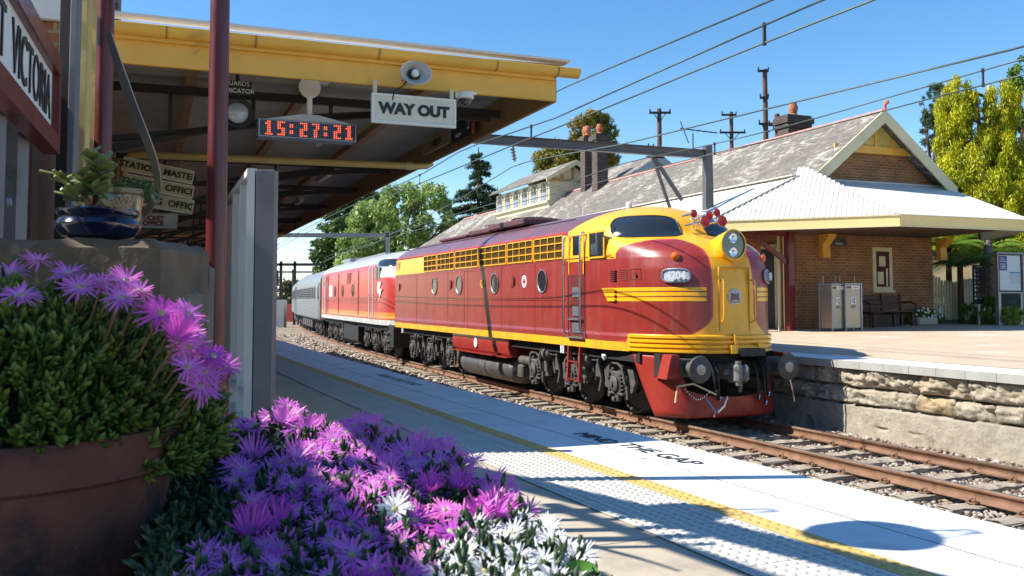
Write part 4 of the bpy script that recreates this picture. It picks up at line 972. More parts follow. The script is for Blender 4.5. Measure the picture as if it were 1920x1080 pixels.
def bogie(t, xs, side=-1, full=True):
    x0, x1 = xs[0]-.55, xs[-1]+.55
    for s in ((-1, 1) if full else (-1,)):
        y0 = s*1.06; mb = MB()
        # side frame with an arch over each wheel gap
        poly = [(x0, .62), (x0+.1, .86), (x0+.5, .92)]
        for k in range(len(xs)-1):
            m_ = (xs[k]+xs[k+1])/2; poly += [(xs[k]+.3, .92), (m_-.25, 1.0), (m_+.25, 1.0)]
        poly += [(x1-.5, .92), (x1-.1, .86), (x1, .62), (x1-.12, .42), (x1-.28, .42)]
        for k in range(len(xs)-1, 0, -1):
            m_ = (xs[k]+xs[k-1])/2; poly += [(xs[k]-.24, .42), (m_+.36, .46), (m_+.28, .66), (m_, .74), (m_-.28, .66), (m_-.36, .46), (xs[k-1]+.24, .42)]
        poly += [(x0+.28, .42), (x0+.12, .42)]
        mb.prism(poly, (0, y0, 0), (1, 0, 0), (0, 0, 1), (0, s*.07, 0)); build(mb, 'bogie_frame', MT['under'], t)
        for x in xs:
            mb = MB(); yo = y0+s*.07
            mb.box(x-.17, x+.17, yo, yo+s*.10, .36, .78, c=.02); mb.lathe([(.14, 0), (.14, .05), (.11, .07), (.05, .075), (.045, .10), (0, .10)], (x, yo+s*.09, .56), (0, s, 0), 20)
            for dx in (-.2, .2):
                pts = [(x+dx+.045*cos(q), yo+s*.05+.045*sin(q), .40+.36*q/(2*pi*5)) for q in np.linspace(0, 2*pi*5, 46)]; mb.tube(pts, .013, 5)
                mb.box(x+dx-.06, x+dx+.06, yo, yo+s*.10, .36, .40, c=.01); mb.box(x+dx-.05, x+dx+.05, yo+s*.01, yo+s*.09, .765, .80)
            # equaliser arch over the box and brake hangers
            P = [(x-.30, yo+s*.07, .60), (x-.24, yo+s*.08, .86), (x-.10, yo+s*.09, .94), (x+.10, yo+s*.09, .94), (x+.24, yo+s*.08, .86), (x+.32, yo+s*.07, .58)]
            for p, q in zip(P[:-1], P[1:]): mb.bar(p, q, .05, .05)
            mb.bar((x+.34, yo+s*.03, .30), (x+.30, yo+s*.03, .72), .05, .06); mb.bar((x-.34, yo+s*.03, .30), (x-.31, yo+s*.03, .6), .05, .05)
            mb.lathe([(.035, 0), (.05, .02), (.05, .07), (.02, .09)], (x-.05, yo+s*.05, .28), (0, s, 0), 10); mb.box(x-.06, x+.06, yo, yo+s*.08, .24, .37, c=.01)
            build(mb, 'axle_box', MT['under'], t)
        for k, x in enumerate(xs[:-1] if len(xs) > 2 else xs[:1]):
            m_ = (xs[k]+xs[k+1])/2; mb = MB(); yo = y0+s*.16; z = .93+.0*k; xx = m_-.25
            mb.lathe([(.0, 0), (.11, .01), (.14, .05), (.155, .05), (.155, .08), (.135, .08), (.135, .20), (.15, .20), (.15, .225), (.10, .24), (.09, .30), (.05, .32), (.03, .34), (.026, .62), (.05, .63), (.05, .69), (0, .7)], (xx-.1, yo, z), (1, 0, .02), 18)
            mb.bar((xx+.5, yo, z), (xx+.56, yo-s*.05, .6), .05, .06); mb.bar((xx+.56, yo-s*.05, .62), (xx+.46, yo-s*.05, .36), .04, .05)
            mb.bar((m_-.05, yo-s*.06, .88), (m_+.06, yo-s*.06, .55), .05, .06); mb.box(m_+.1, m_+.3, yo-s*.08, yo-s*.02, .62, .86, c=.01); mb.box(m_-.42, m_-.26, yo-s*.08, yo-s*.0, .55, .8, c=.01)
            build(mb, 'brake_cylinder', MT['under'], t)
    for x in xs: wheelset(t, x)
    build(MB().box(x0+.1, x1-.1, -.98, .98, .62, .98), 'bogie_bolster', MT['underdk'], t)
def loco_common(t, axles):
    for xs in axles: bogie(t, xs, full=False)
    mb = MB(); mb.box(.2, 15.6, -1.3, 1.3, 1.0, 1.20); mb.box(.5, 15.4, -.4, .4, .6, 1.0); build(mb, 'underframe', MT['underdk'], t)
def locomotive():
    t = thing('diesel_locomotive', 'maroon and yellow diesel locomotive numbered 4204 at the head of the train', 'locomotive', LO.o, LO.deg)
    bodymesh(t, liverymat('maroon')); loco_common(t, [(1.35, 3.2, 5.05), (10.95, 12.75, 14.6)])
    Y = -1.452
    # panel seams, doors in the side, bolts
    dk = mat('seam_shadow', (.10, .02, .015), .6); mb = MB()
    for x in (2.55, 5.58, 7.2, 9.55, 11.49): mb.box(x-.006, x+.006, Y-.002, Y, 1.36, 2.84)
    mb.box(6.93, 6.945, Y-.003, Y-.001, 1.4, 2.80); mb.box(6.93, 7.7, Y-.003, Y-.001, 2.79, 2.80)
    build(mb, 'panel_seam', dk, t); mb = MB()
    for x in np.arange(.2, 14.1, .16): mb.lathe([(.011, 0), (.007, .006), (0, .007)], (x, Y, 1.40), (0, -1, 0), 6); mb.lathe([(.011, 0), (.007, .006), (0, .007)], (x, Y, 2.80), (0, -1, 0), 6)
    build(mb, 'rivets', MT['redp'], t); mb = MB(); mb.box(.1, 13.0, Y-.012, Y, 2.065, 2.085); mb.box(3.3, 14.9, Y-.006, Y, 2.855, 2.872); build(mb, 'rubbing_strip', MT['redp'], t)
    mb = MB(); mb.tube([(0, Y+.035, 3.395), (6, Y+.035, 3.395), (13.0, Y+.035, 3.395)], .014, 6); build(mb, 'rain_gutter', mat('gutter_red', (.55, .04, .04), .4), t)
    # air intake panels
    xs = [3.3, 5.18, 7.06, 8.92, 9.15, 11.05, 13.0]; xs = [3.3, 4.62, 6.20, 8.05, 9.93, 11.45, 12.95]
    for k in range(6):
        a, b = xs[k]+.03, xs[k+1]-.03; 
        f = MB(); z0, z1 = 2.885, 3.355
        f.box(a, b, Y-.022, Y+.0, z1-.022, z1); f.box(a, b, Y-.022, Y+.0, z0, z0+.022); f.box(a, a+.03, Y-.022, Y, z0, z1); f.box(b-.03, b, Y-.022, Y, z0, z1)
        nv = 4 if b-a > 1.4 else 3
        for i in range(1, nv): x = a+(b-a)*i/nv; f.box(x-.011, x+.011, Y-.026, Y, z0, z1)
        for i in (1, 2): z = z0+(z1-z0)*i/3; f.box(a, b, Y-.025, Y, z-.009, z+.009)
        fo = build(f, 'intake_grille', MT['yelp'], t)
        mb = MB(); mb.box(a+.02, b-.02, Y-.003, Y, z0+.02, z1-.02); build(mb, 'grille_shadow', mat('grille_brown', (.10, .055, .01), .8), fo)
        mb = MB(); 
        for i in range(18):
            z = z0+.03+(z1-z0-.05)*i/17.5; mb.add([(a+.02, Y-.004, z), (b-.02, Y-.004, z), (b-.02, Y-.017, z+.013), (a+.02, Y-.017, z+.013)], [(0, 1, 2, 3)])
        build(mb, 'slats', mat('slat_yellow_grime', (.42, .26, .02), .6, var=.4, sc=3), fo, smooth=0)
    # portholes
    for x in (4.37, 6.53, 9.14, 11.89):
        mb = MB().lathe([(.225, 0), (.245, .008), (.25, .02), (.225, .022), (.215, .01)], (x, Y+.002, 2.455), (0, -1, 0), 36, cap=False); o = build(mb, 'porthole', MT['steel'], t)
        build(MB().lathe([(.22, .0), (.0, .001)], (x, Y-.004, 2.455), (0, -1, 0), 36), 'glass', MT['glass'], o)
    mb = MB().lathe([(.135, 0), (.135, .004), (0, .004)], (10.92, Y, 2.47), (0, -1, 0), 32); o = build(mb, 'emblem', MT['paper'], t)
    mb = MB().lathe([(.10, .004), (.10, .006), (.085, .006), (.085, .004)], (10.92, Y, 2.47), (0, -1, 0), 28, cap=False); mb.box(10.87, 10.97, Y-.007, Y-.004, 2.42, 2.52); mb.box(10.84, 11.0, Y-.0075, Y-.004, 2.455, 2.475); build(mb, 'emblem_mark', MT['redp'], o)
    text('4204', .27, mat('gold_number', (.75, .38, .05), .4), t, (8.32, Y-.002, 2.45), (1, 0, 0), (0, 0, 1), sx=.72, bold=.006, name='side_number')
    for x in (.55, 5.83, 10.28): 
        mb = MB(); mb.box(x-.05, x+.05, Y-.012, Y, 2.36, 2.6); mb.box(x-.11, x-.05, Y-.01, Y, 2.33, 2.37); mb.box(x+.02, x+.09, Y-.03, Y-.01, 2.40, 2.56); build(mb, 'latch', mat('latch_dark', (.12, .03, .02), .5), t)
    mb = MB(); mb.box(.14, .52, Y-.004, Y, 3.03, 3.32); o = build(mb, 'end_window', MT['yelp'], t)
    for x in (.2, .38): build(MB().box(x-.04, x+.07, Y-.008, Y-.004, 3.06, 3.30), 'pane', MT['glass'], o)
    # cab door, steps and grab rails; recess is a flat panel with shade in its colour
    mb = MB(); mb.box(13.2, 13.78, Y-.004, Y+.0, 1.36, 2.55); o = build(mb, 'painted_step_recess', mat('recess_shade_red', (.12, .018, .012), .5), t)
    mb = MB()
    for z in (1.44, 1.76, 2.12): mb.box(13.34, 13.70, Y-.02, Y-.004, z, z+.19)
    build(mb, 'step_plate', MT['steel'], o)
    mb = MB(); mb.box(13.2, 13.78, Y-.05, Y-.004, 1.68, 1.715); mb.box(13.14, 13.84, Y-.06, Y-.0, 1.335, 1.365); build(mb, 'step', MT['steel'], o)
    mb = MB(); a = Y-.012
    mb.box(13.16, 13.19, a, Y, 2.55, 3.33); mb.box(13.79, 13.82, a, Y, 2.55, 3.33); mb.box(13.16, 13.82, a, Y, 3.33, 3.36); o = build(mb, 'door', MT['yelp'], t)
    build(MB().box(13.34, 13.66, Y-.006, Y, 2.93, 3.28), 'window', MT['glass'], o); mb = MB(); mb.lathe([(.03, 0), (.03, .05)], (13.74, Y, 2.83), (0, -1, 0), 10); build(mb, 'handle', MT['chrome'], o)
    for x in (13.12, 13.84):
        build(MB().tube([(x, Y, 3.33), (x-.0, Y-.05, 3.34), (x-.02, Y-.085, 3.27), (x-.03, Y-.09, 2.4), (x-.03, Y-.09, 1.55), (x+.02, Y-.08, 1.45), (x+.05, Y-.04, 1.42)], .021, 10), 'grab_rail', MT['chrome'], t, smooth=60)
    # cab side window
    mb = MB(); mb.box(14.07, 14.62, Y-.006, Y, 2.86, 3.30); o = build(mb, 'cab_window', MT['glass'], t)
    mb = MB(); mb.box(14.04, 14.07, Y-.02, Y, 2.83, 3.33); mb.box(14.62, 14.65, Y-.02, Y, 2.83, 3.2); mb.box(14.04, 14.65, Y-.02, Y, 3.30, 3.33); mb.box(14.04, 14.68, Y-.03, Y, 2.83, 2.86); build(mb, 'frame', MT['yelp'], o)
    mb = MB(); mb.box(14.33, 14.36, Y-.02, Y-.006, 2.86, 3.30); mb.box(14.1, 14.33, Y-.009, Y-.006, 2.9, 3.1); build(mb, 'slider', MT['chrome'], o)
    # windscreens wrapped on the cab front
    for s in (-1, 1):
        p = patch(t, 'windscreen', MT['glass'], s*radians(63), s*radians(6.5), 3.18, 3.60, .012, ex=4.2, n=44, rim=.013, rimm=MT['black'])
        a = surf(s*radians(50), 3.58, .02); b = surf(s*radians(60), 3.34, .035); build(MB().tube([a, (a+b)/2+[.01, s*.01, 0], b], .007, 5), 'wiper', MT['black'], p)
    # number boards, marker lamps
    for s in (-1, 1):
        p = patch(t, 'number_board', mat('number_glass', (.42, .44, .50), .25), s*radians(43), s*radians(25.5), 2.36, 2.585, .022, ex=3.2, n=40, rim=.018, rimm=MT['steel'])
        q0 = surf(s*radians(34.3), 2.47, .034); q1 = surf(s*radians(33.3), 2.47, .034); r = (q1-q0)*(1 if s < 0 else -1)*1.0
        r = r if s < 0 else r
        text('4204', .185, MT['paper'], p, q0+(surf(s*radians(34.3), 2.47, .075)-q0)*1.0, tuple(r/np.linalg.norm(r)), (0, 0, 1), sx=.88, bold=.006)
        c = surf(s*radians(33), 2.80, .0); d = surf(s*radians(33), 2.80, .1)-c
        build(MB().lathe([(.075, 0), (.075, .03), (.06, .035), (.055, .05), (.03, .065), (0, .07)], c, d, 20), 'marker_lamp', MT['orange'], t)
        # nose stripes
        for k in range(3): patch(t, 'nose_stripe', MT['yelp'], s*radians(77), s*radians(15.5), 2.045+k*.085, 2.11+k*.085, .004, ex=30, n=36)
    for k in range(3): 
        mb = MB(); mb.prism([(14.74-.08*k, 2.045+k*.085), (15.0, 2.045+k*.085), (15.0, 2.11+k*.085), (14.68-.08*k, 2.11+k*.085)], (0, Y-.002, 0), (1, 0, 0), (0, 0, 1), (0, .003, 0)); build(mb, 'nose_stripe', MT['yelp'], t)
    # headlight
    mb = MB().lathe([(.10, -.6), (.22, -.2), (.265, 0), (.28, .06), (.28, .085), (.255, .09), (.25, .07)], (16.42, 0, 2.99), (1, 0, .0), 40, cap=False); mb.v = [(x, y*.9, 2.99+(z-2.99)*.94) for x, y, z in mb.v]; o = build(mb, 'headlight', MT['yelp'], t)
    build(MB().lathe([(.255, .06), (0, .062)], (16.42, 0, 2.99), (1, 0, 0), 36, cap=False), 'lens', mat('headlight_glass', (.05, .06, .06), .06, spec=1), o)
    for z in (.12, -.12): build(MB().lathe([(.09, .064), (.075, .074), (.035, .068), (.02, .08), (0, .082)], (16.42, 0, 2.99+z), (1, 0, 0), 24), 'bulb', MT['chrome'], o)
    # crest, door outline and rails on the nose
    mb = MB().lathe([(.135, 0), (.135, .012), (.125, .014), (0, .014)], (16.50, .0, 2.12), (1, 0, 0), 36); o = build(mb, 'crest', MT['steel'], t)
    mb = MB(); mb.box(16.514, 16.522, -.03, .03, 2.07, 2.17); mb.prism([(-.09, 2.05), (-.04, 2.06), (-.045, 2.17), (-.07, 2.19)], (16.514, 0, 0), (0, 1, 0), (0, 0, 1), (.006, 0, 0)); mb.prism([(.09, 2.05), (.04, 2.06), (.045, 2.17), (.07, 2.19)], (16.514, 0, 0), (0, 1, 0), (0, 0, 1), (.006, 0, 0)); mb.box(16.514, 16.52, -.1, .1, 2.025, 2.04); build(mb, 'crest_figure', mat('crest_red_grey', (.25, .10, .09), .4), o)
    mb = MB(); x = 16.47; mb.box(x, x+.036, -.30, .30, 2.60, 2.615); mb.box(x, x+.034, -.305, -.29, 1.55, 2.6); mb.box(x, x+.034, .29, .305, 1.55, 2.6); build(mb, 'nose_door_seam', mat('seam_ochre', (.55, .30, .02), .5), t)
    for y in (-.26, .36):
        build(MB().tube([(16.46, y, 2.40), (16.56, y, 2.40), (16.57, y, 2.34), (16.57, y, 1.80), (16.55, y, 1.72), (16.46, y-.02, 1.68)], .016, 8), 'nose_rail', MT['yelp'], t, smooth=60)
    mb = MB(); mb.lathe([(.03, 0), (.03, .05)], (16.47, -.2, 2.2), (1, 0, 0), 10); mb.box(16.5, 16.53, -.22, -.10, 2.17, 2.20); build(mb, 'door_handle', MT['yelp'], t)
    # horns
    o = None
    mb = MB(); mb.tube([(15.25, .05, 3.28), (15.3, .05, 3.5)], .03, 8); mb.tube([(15.3, -.12, 3.42), (15.3, .32, 3.42)], .02, 8); mb.tube([(15.3, -.05, 3.52), (15.3, .3, 3.52)], .02, 8); o = build(mb, 'horn_cluster', MT['chrome'], t)
    for y, z, l, r in ((-.17, 3.40, .62, .10), (-.22, 3.57, .35, .075), (.0, 3.52, .5, .08), (.16, 3.58, .5, .075), (.20, 3.42, .6, .10)):
        mb = MB().lathe([(.02, 0), (.022, l*.5), (.035, l*.75), (.06, l*.92), (r, l), (r*.97, l+.005)], (15.3, y, z), (1, .0, .04), 20, cap=False); h = build(mb, 'horn', MT['chrome'], o, smooth=60)
        build(MB().lathe([(r*.98, l+.004), (r*.5, l-.005), (.0, l-.03)], (15.3, y, z), (1, 0, .04), 20, cap=False), 'horn_mouth', MT['redhorn'], h)
    # ribbed bumper round the nose
    for k in range(4):
        z = 1.22+k*.078; P = []
        for x in np.linspace(14.55, 14.2, 2)[:0]: pass
        ths = np.linspace(-66, 66, 61)
        V = []; 
        for a in ths:
            q = surf(radians(a), 1.3)
            nrm = surf(radians(a), 1.3, .045)
            for (o_, dz) in ((0, -.0), (1, .012), (1, .05), (0, .066)): p = q*(1-o_)+nrm*o_; V.append((p[0], p[1], z-.035+dz))
        mb = MB(); n4 = 4
        for i in range(len(ths)-1):
            for j in range(3): mb.f.append((i*4+j, (i+1)*4+j, (i+1)*4+j+1, i*4+j+1)); mb.m.append(0)
        mb.v = [tuple(v) for v in V]; mb.add(V[:4], [(0, 1, 2, 3)])
        build(mb, 'bumper_band', MT['yelp'], t, smooth=40)
    mb = MB(); mb.box(16.5, 16.62, -.16, -.02, 1.18, 1.32); mb.box(16.5, 16.60, -.08, -.05, 1.3, 1.5); mb.box(16.5, 16.6, -.02, .5, 1.27, 1.30); mb.box(16.5, 16.62, .38, .46, 1.28, 1.34); build(mb, 'lamp_bracket', MT['yelp'], t)
    build(MB().box(16.52, 16.66, -.02, .50, 1.13, 1.26, c=.01), 'coupler_pocket', MT['iron'], t)
    # maroon apron and plough
    V = []; ths = np.linspace(-64, 64, 73); lev = 10
    for a in ths:
        r = radians(a); s = abs(sin(r)); c = abs(cos(r))
        q_ = r*90/64; tx, ty = surf(r, 1.2, -.03)[:2]; bx = 15.86+.50*abs(cos(q_))**.85; by = math.copysign(1.15*abs(sin(q_))**.8, q_); aq = abs(q_)*180/pi
        if aq > 66: ztop = 1.18
        elif aq > 40: ztop = 1.18-(66-aq)/26*.48
        else: ztop = .58-.12*cos(radians(aq)*90/40)
        zb = .12+.0*s
        for k in range(lev+1):
            z = ztop+(zb-ztop)*k/lev; u = (1.18-z)/(1.18-zb); u2 = u**1.25
            V.append((tx+(bx-tx)*u2+.0, ty+(by-ty)*u2, z))
    F = [(i*(lev+1)+k, (i+1)*(lev+1)+k, (i+1)*(lev+1)+k+1, i*(lev+1)+k+1) for i in range(len(ths)-1) for k in range(lev)]
    mb = MB().add(V, F); apr = build(mb, 'plough', MT['redp'], t, smooth=50); md = apr.modifiers.new('s', 'SOLIDIFY'); md.thickness = .02
    mb = MB(); 
    for s in (-1, 1):
        mb = MB(); y = s*.87; mb.box(16.1, 16.42, y-.17, y+.15, .80, 1.10, c=.02); mb.lathe([(.10, 0), (.10, .35)], (16.4, y, .95), (1, 0, 0), 20); 
        mb.lathe([(.06, 0), (.215, .0), (.22, .02), (.21, .04), (.1, .055), (0, .06)], (16.74, y, .95), (1, 0, 0), 36); o = build(mb, 'buffer', MT['under'], t)
        build(MB().lathe([(.09, 0), (.075, .004), (.02, .005), (.0, .004)], (16.795, y, .95), (1, 0, 0), 12), 'grease_mark', mat('grease_bright', (.35, .33, .30), .35, .6, var=.4, sc=40), o)
        mb = MB(); mb.prism([(y-.32, 1.17), (y-.17, 1.17), (y-.17, .80), (y-.42, .78)], (16.15, 0, 0), (0, 1, 0), (0, 0, 1), (.28, 0, 0)) if s < 0 else mb.prism([(y+.32, 1.17), (y+.17, 1.17), (y+.17, .80), (y+.42, .78)], (16.15, 0, 0), (0, 1, 0), (0, 0, 1), (.28, 0, 0)); build(mb, 'buffer_fairing', MT['redp'], t)
    build(MB().box(15.9, 16.1, -1.2, 1.2, .78, 1.17), 'headstock', MT['underdk'], t)
    mb = MB(); mb.box(16.1, 16.45, -.11, .11, .74, 1.0, c=.02); mb.box(16.42, 16.72, -.13, .02, .70, 1.02, c=.04); mb.box(16.5, 16.76, .0, .12, .72, 1.0, c=.05); mb.lathe([(.045, -.2), (.05, .2)], (16.66, -.06, .86), (0, 0, 1), 12); mb.box(16.4, 16.5, -.2, .18, .82, .92, c=.02); mb.bar((16.6, .04, .7), (16.5, .08, .55), .05, .05); build(mb, 'coupler', mat('coupler_grey', (.22, .20, .18), .6, .2, var=.3, sc=12), t)
    for y, l in ((-.42, .5), (-.5, .35), (.36, .5), (.5, .6), (.56, .45)):
        P = [(16.1, y, 1.08), (16.45, y+.01, 1.05), (16.55, y+.03, .9), (16.55, y+.05, .9-l*.55), (16.5, y+.09, .92-l), (16.46, y+.12, .95-l)]
        o = build(MB().tube(P, .022, 8), 'air_hose', MT['black'], t, smooth=60); build(MB().lathe([(.035, 0), (.03, .07)], (16.46, y+.12, .90-l), (0, .4, 1), 8), 'hose_end', MT['chrome'], o)
    mb = MB()
    for k in range(12): q = k/11; mb.lathe([(.0, -.012), (.018, 0), (0, .012)], (16.45+.2*q, -.95+.32*q, .62-.14*sin(q*pi)-.05*q), (1, .5, 0), 6)
    mb.tube([(16.55, -.62, .45), (16.72, -.55, .25), (16.78, -.62, .2)], .02, 6); mb.tube([(16.72, -.52, .25), (16.7, -.38, .34), (16.68, -.3, .48), (16.66, -.24, .36)], .02, 6); build(mb, 'safety_chain', MT['chrome'], t)
    build(MB().tube([(16.42, -1.12, .40), (16.42, -1.08, .66), (16.46, -.80, .70), (16.6, -.45, .52)], .016, 8), 'uncoupling_lever', MT['creamlt'], t)
    build(MB().tube([(16.6, .98, .9), (16.66, 1.02, .6), (16.6, 1.12, .35)], .02, 6), 'chain', MT['chrome'], t)
    # under the body: fuel tank, reservoirs, ladder, lamp
    mb = MB(); prof = [(-1.36, 1.18), (-1.38, 1.0), (-1.34, .82), (-1.25, .74), (-.6, .74), (-.6, 1.18)]; mb.prism(prof, (5.75, 0, 0), (0, 1, 0), (0, 0, 1), (4.05, 0, 0)); mb.box(5.8, 9.8, -1.42, -1.24, .735, .755); o = build(mb, 'battery_box', MT['redp'], t)
    build(MB().lathe([(.12, 0), (.12, .004), (0, .004)], (7.62, -1.385, 1.0), (0, -1, 0), 24), 'notice_disc', MT['paper'], o)
    mb = MB().lathe([(0, 0), (.28, .02), (.41, .10), (.44, .2), (.44, 1.95), (.455, 1.96), (.455, 2.02), (.44, 2.03), (.44, 3.6), (.40, 3.72), (.25, 3.8), (0, 3.82)], (6.0, -.85, .68), (1, 0, 0), 36); mb.v = [(x, y, .44+(z-.68)*.75) for x, y, z in mb.v]; build(mb, 'fuel_tank', mat('oily_tank', (.10, .09, .085), .45, .2, var=.4, sc=4, dirt=(.22, .19, .16), dsc=3), t)
    mb = MB(); mb.lathe([(.0, 0), (.10, .01), (.10, .8), (0, .82)], (9.95, -1.1, .7), (1, 0, 0), 16); mb.box(9.9, 10.2, -1.2, -.9, .3, .6, c=.03); mb.tube([(9.6, -1.2, .55), (9.6, -1.2, .2), (9.7, -1.2, .2)], .012, 6); mb.lathe([(.12, 0), (.12, .15), (.06, .2), (.06, .5), (.03, .52)], (5.1, -1.2, .95), (1, 0, 0), 16); build(mb, 'reservoir', MT['under'], t)
    mb = MB()
    for x in (13.12, 13.62): mb.bar((x, Y+.03, 1.18), (x, Y+.0, .50), .07, .05)
    for z in (.87, .53): mb.box(13.1, 13.64, Y-.02, Y+.08, z, z+.02)
    o = build(mb, 'ladder', MT['redp'], t); mb = MB()
    for z in (.892, .552): mb.box(13.16, 13.58, Y-.02, Y+.06, z, z+.012)
    build(mb, 'tread', MT['chrome'], o)
    build(MB().lathe([(.0, 0), (.05, .02), (.06, .08), (.05, .085), (0, .086)], (14.42, -1.3, 1.05), (-.3, -1, -.4), 16), 'step_lamp', MT['paper'], t)
    mb = MB()
    for x in (.9, 12.78): mb.box(x, x+.05, Y-.01, Y+.02, 1.02, 1.17); mb.box(x+.1, x+.15, Y-.01, Y+.02, 1.02, 1.17)
    build(mb, 'marker_tag', MT['paper'], t)
    # nose side vent and hatch
    mb = MB()
    for k in range(6): mb.box(15.0-.2, 15.0, Y-.004+.02, Y+.05, 2.40+k*.035, 2.415+k*.035)
    for k in range(6): a = surf(radians(-72), 2.42+k*.034, .004); b = surf(radians(-66), 2.42+k*.034, .004); mb.tube([a, b], .006, 4)
    P = [surf(radians(-64), 2.42, .006), surf(radians(-64), 2.60, .006), surf(radians(-57), 2.60, .006), surf(radians(-57), 2.42, .006), surf(radians(-64), 2.42, .006)]; mb.tube(P, .004, 4); mb.tube([surf(radians(-61.5), 2.55, .012), surf(radians(-60), 2.50, .02), surf(radians(-60.5), 2.45, .012)], .012, 6)
    build(mb, 'nose_vent', dk, t)
    # roof: fan cowls, walkway fringe
    mb = MB()
    mb.box(5.2, 6.9, -.75, .75, 3.84, 3.98, c=.03); mb.box(6.95, 9.3, -.8, .8, 3.86, 4.02, c=.03); mb.box(2.4, 4.9, -.7, .7, 3.84, 3.93, c=.03); build(mb, 'roof_hatch', mat('roof_hatch_maroon', (.10, .03, .035), .6, var=.2), t)
    for x, r, m_ in ((8.2, .62, 'iron'), (6.1, .55, 'steel')):
        o = build(MB().lathe([(r, 0), (r, .1), (r*.9, .13), (r*.5, .17), (0, .18)], (x, 0, 3.96), n=32), 'fan_cowl', MT[m_], t); mb = MB()
        for k in range(24): a = k*pi/12; mb.bar((x+r*.3*cos(a), r*.3*sin(a), 4.14), (x+r*.98*cos(a), r*.98*sin(a), 4.08), .02, .03)
        build(mb, 'fan_guard', MT['iron'], o)
    mb = MB(); 
    for x in np.arange(.6, 12.4, .16): mb.box(x, x+.1, -.93, -.90, 3.70, 3.735)
    mb.box(.6, 12.4, -.96, -.9, 3.70, 3.708); build(mb, 'roof_walkway', MT['iron'], t)
    mb = MB(); mb.lathe([(.06, 0), (.06, .1), (.03, .13)], (13.6, -.35, 3.86), n=12); build(mb, 'roof_beacon', MT['paper'], t); build(MB().tube([(11.9, -.5, 3.8), (11.9, -.5, 4.1)], .012, 6), 'aerial', MT['paper'], t)
locomotive()
def loco_two():
    # second engine follows the curve
    s0 = 29.1; a = T(s0+16.6, 0, RAIL); b = T(s0+.3, 0, RAIL); d = b-a; yaw = math.degrees(atan2(d[1], d[0]))
    t = thing('diesel_locomotive', 'red locomotive with white roof and orange stripe coupled behind the maroon one', 'locomotive', a, yaw)
    bodymesh(t, liverymat('red')); loco_common(t, [(1.35, 3.2, 5.05), (10.95, 12.75, 14.6)])
    Y = -1.452
    for x in (4.37, 6.53, 9.14):
        o = build(MB().lathe([(.225, 0), (.25, .02), (.215, .01)], (x, Y+.002, 2.455), (0, -1, 0), 24, cap=False), 'porthole', MT['black'], t); build(MB().lathe([(.22, 0), (0, .001)], (x, Y-.004, 2.455), (0, -1, 0), 24), 'glass', MT['glass'], o)
    mb = MB(); mb.box(7.7, 8.6, Y-.006, Y, 2.75, 3.2); build(mb, 'side_grille', mat('grille_darkred', (.25, .02, .02), .5), t)
    mb = MB(); 
    for x in (2.2, 5.4, 10.4): mb.box(x-.02, x+.02, Y-.02, Y, 1.45, 3.25)
    mb.box(0, 14.2, Y-.012, Y, 2.05, 2.07); build(mb, 'panel_seam', mat('seam_red', (.3, .03, .02), .5), t)
    mb = MB(); mb.box(2.55, 3.5, Y-.006, Y, 2.2, 2.75); build(mb, 'logo_panel', MT['paper'], t)
    mb = MB(); 
    for q in ([(14.3, 2.7), (14.9, 2.7), (14.6, 2.45), (15.0, 2.45), (14.5, 2.0), (14.6, 2.3), (14.2, 2.3)],): mb.prism(q, (0, Y-.004, 0), (1, 0, 0), (0, 0, 1), (0, .004, 0))
    build(mb, 'white_emblem', MT['paper'], t)
    for x in (1.1, 1.75, 13.12, 13.84): build(MB().tube([(x, Y, 3.3), (x, Y-.08, 3.25), (x, Y-.08, 1.4)], .025, 8), 'grab_rail', MT['paper'], t)
    build(MB().box(.45, 1.0, Y-.006, Y, 2.72, 3.25), 'cab_window', MT['glass'], t); build(MB().box(13.95, 14.6, Y-.006, Y, 2.80, 3.28), 'cab_window', MT['glass'], t); build(MB().box(1.2, 1.7, Y-.004, Y, 1.4, 3.2), 'door', MT['redp'], t)
    for s in (-1, 1): patch(t, 'windscreen', MT['glass'], s*radians(84), s*radians(7), 3.23, 3.54, .012, ex=5, n=36, rim=.013, rimm=MT['paper'])
    mb = MB(); mb.box(1.0, 11, -.5, .5, 3.86, 3.95); mb.box(2, 4, -.7, .7, 3.8, 4.02); build(mb, 'roof_hatch', MT['steel'], t); build(MB().lathe([(.1, 0), (.1, .12), (.05, .2), (0, .2)], (15.0, -.3, 3.5), n=14), 'roof_beacon', MT['paper'], t)
    mb = MB(); mb.prism([(-1.3, 1.1), (-1.3, .4), (-1.1, .25), (-.4, .25), (-.4, 1.1)], (6, 0, 0), (0, 1, 0), (0, 0, 1), (3.6, 0, 0)); build(mb, 'fuel_tank', MT['underdk'], t)
    for k in range(3): build(MB().box(15.2, 15.75, -1.4, -1.2, .35+k*.28, .38+k*.28), 'step', MT['chrome'], t)
    mb = MB(); mb.box(15.2, 16.3, -1.3, 1.3, .45, 1.2); mb.tube([(16.4, -.5, 1.0), (16.9, -.5, .5), (17.2, -.5, .9)], .03, 6); build(mb, 'headstock', MT['underdk'], t)
loco_two()
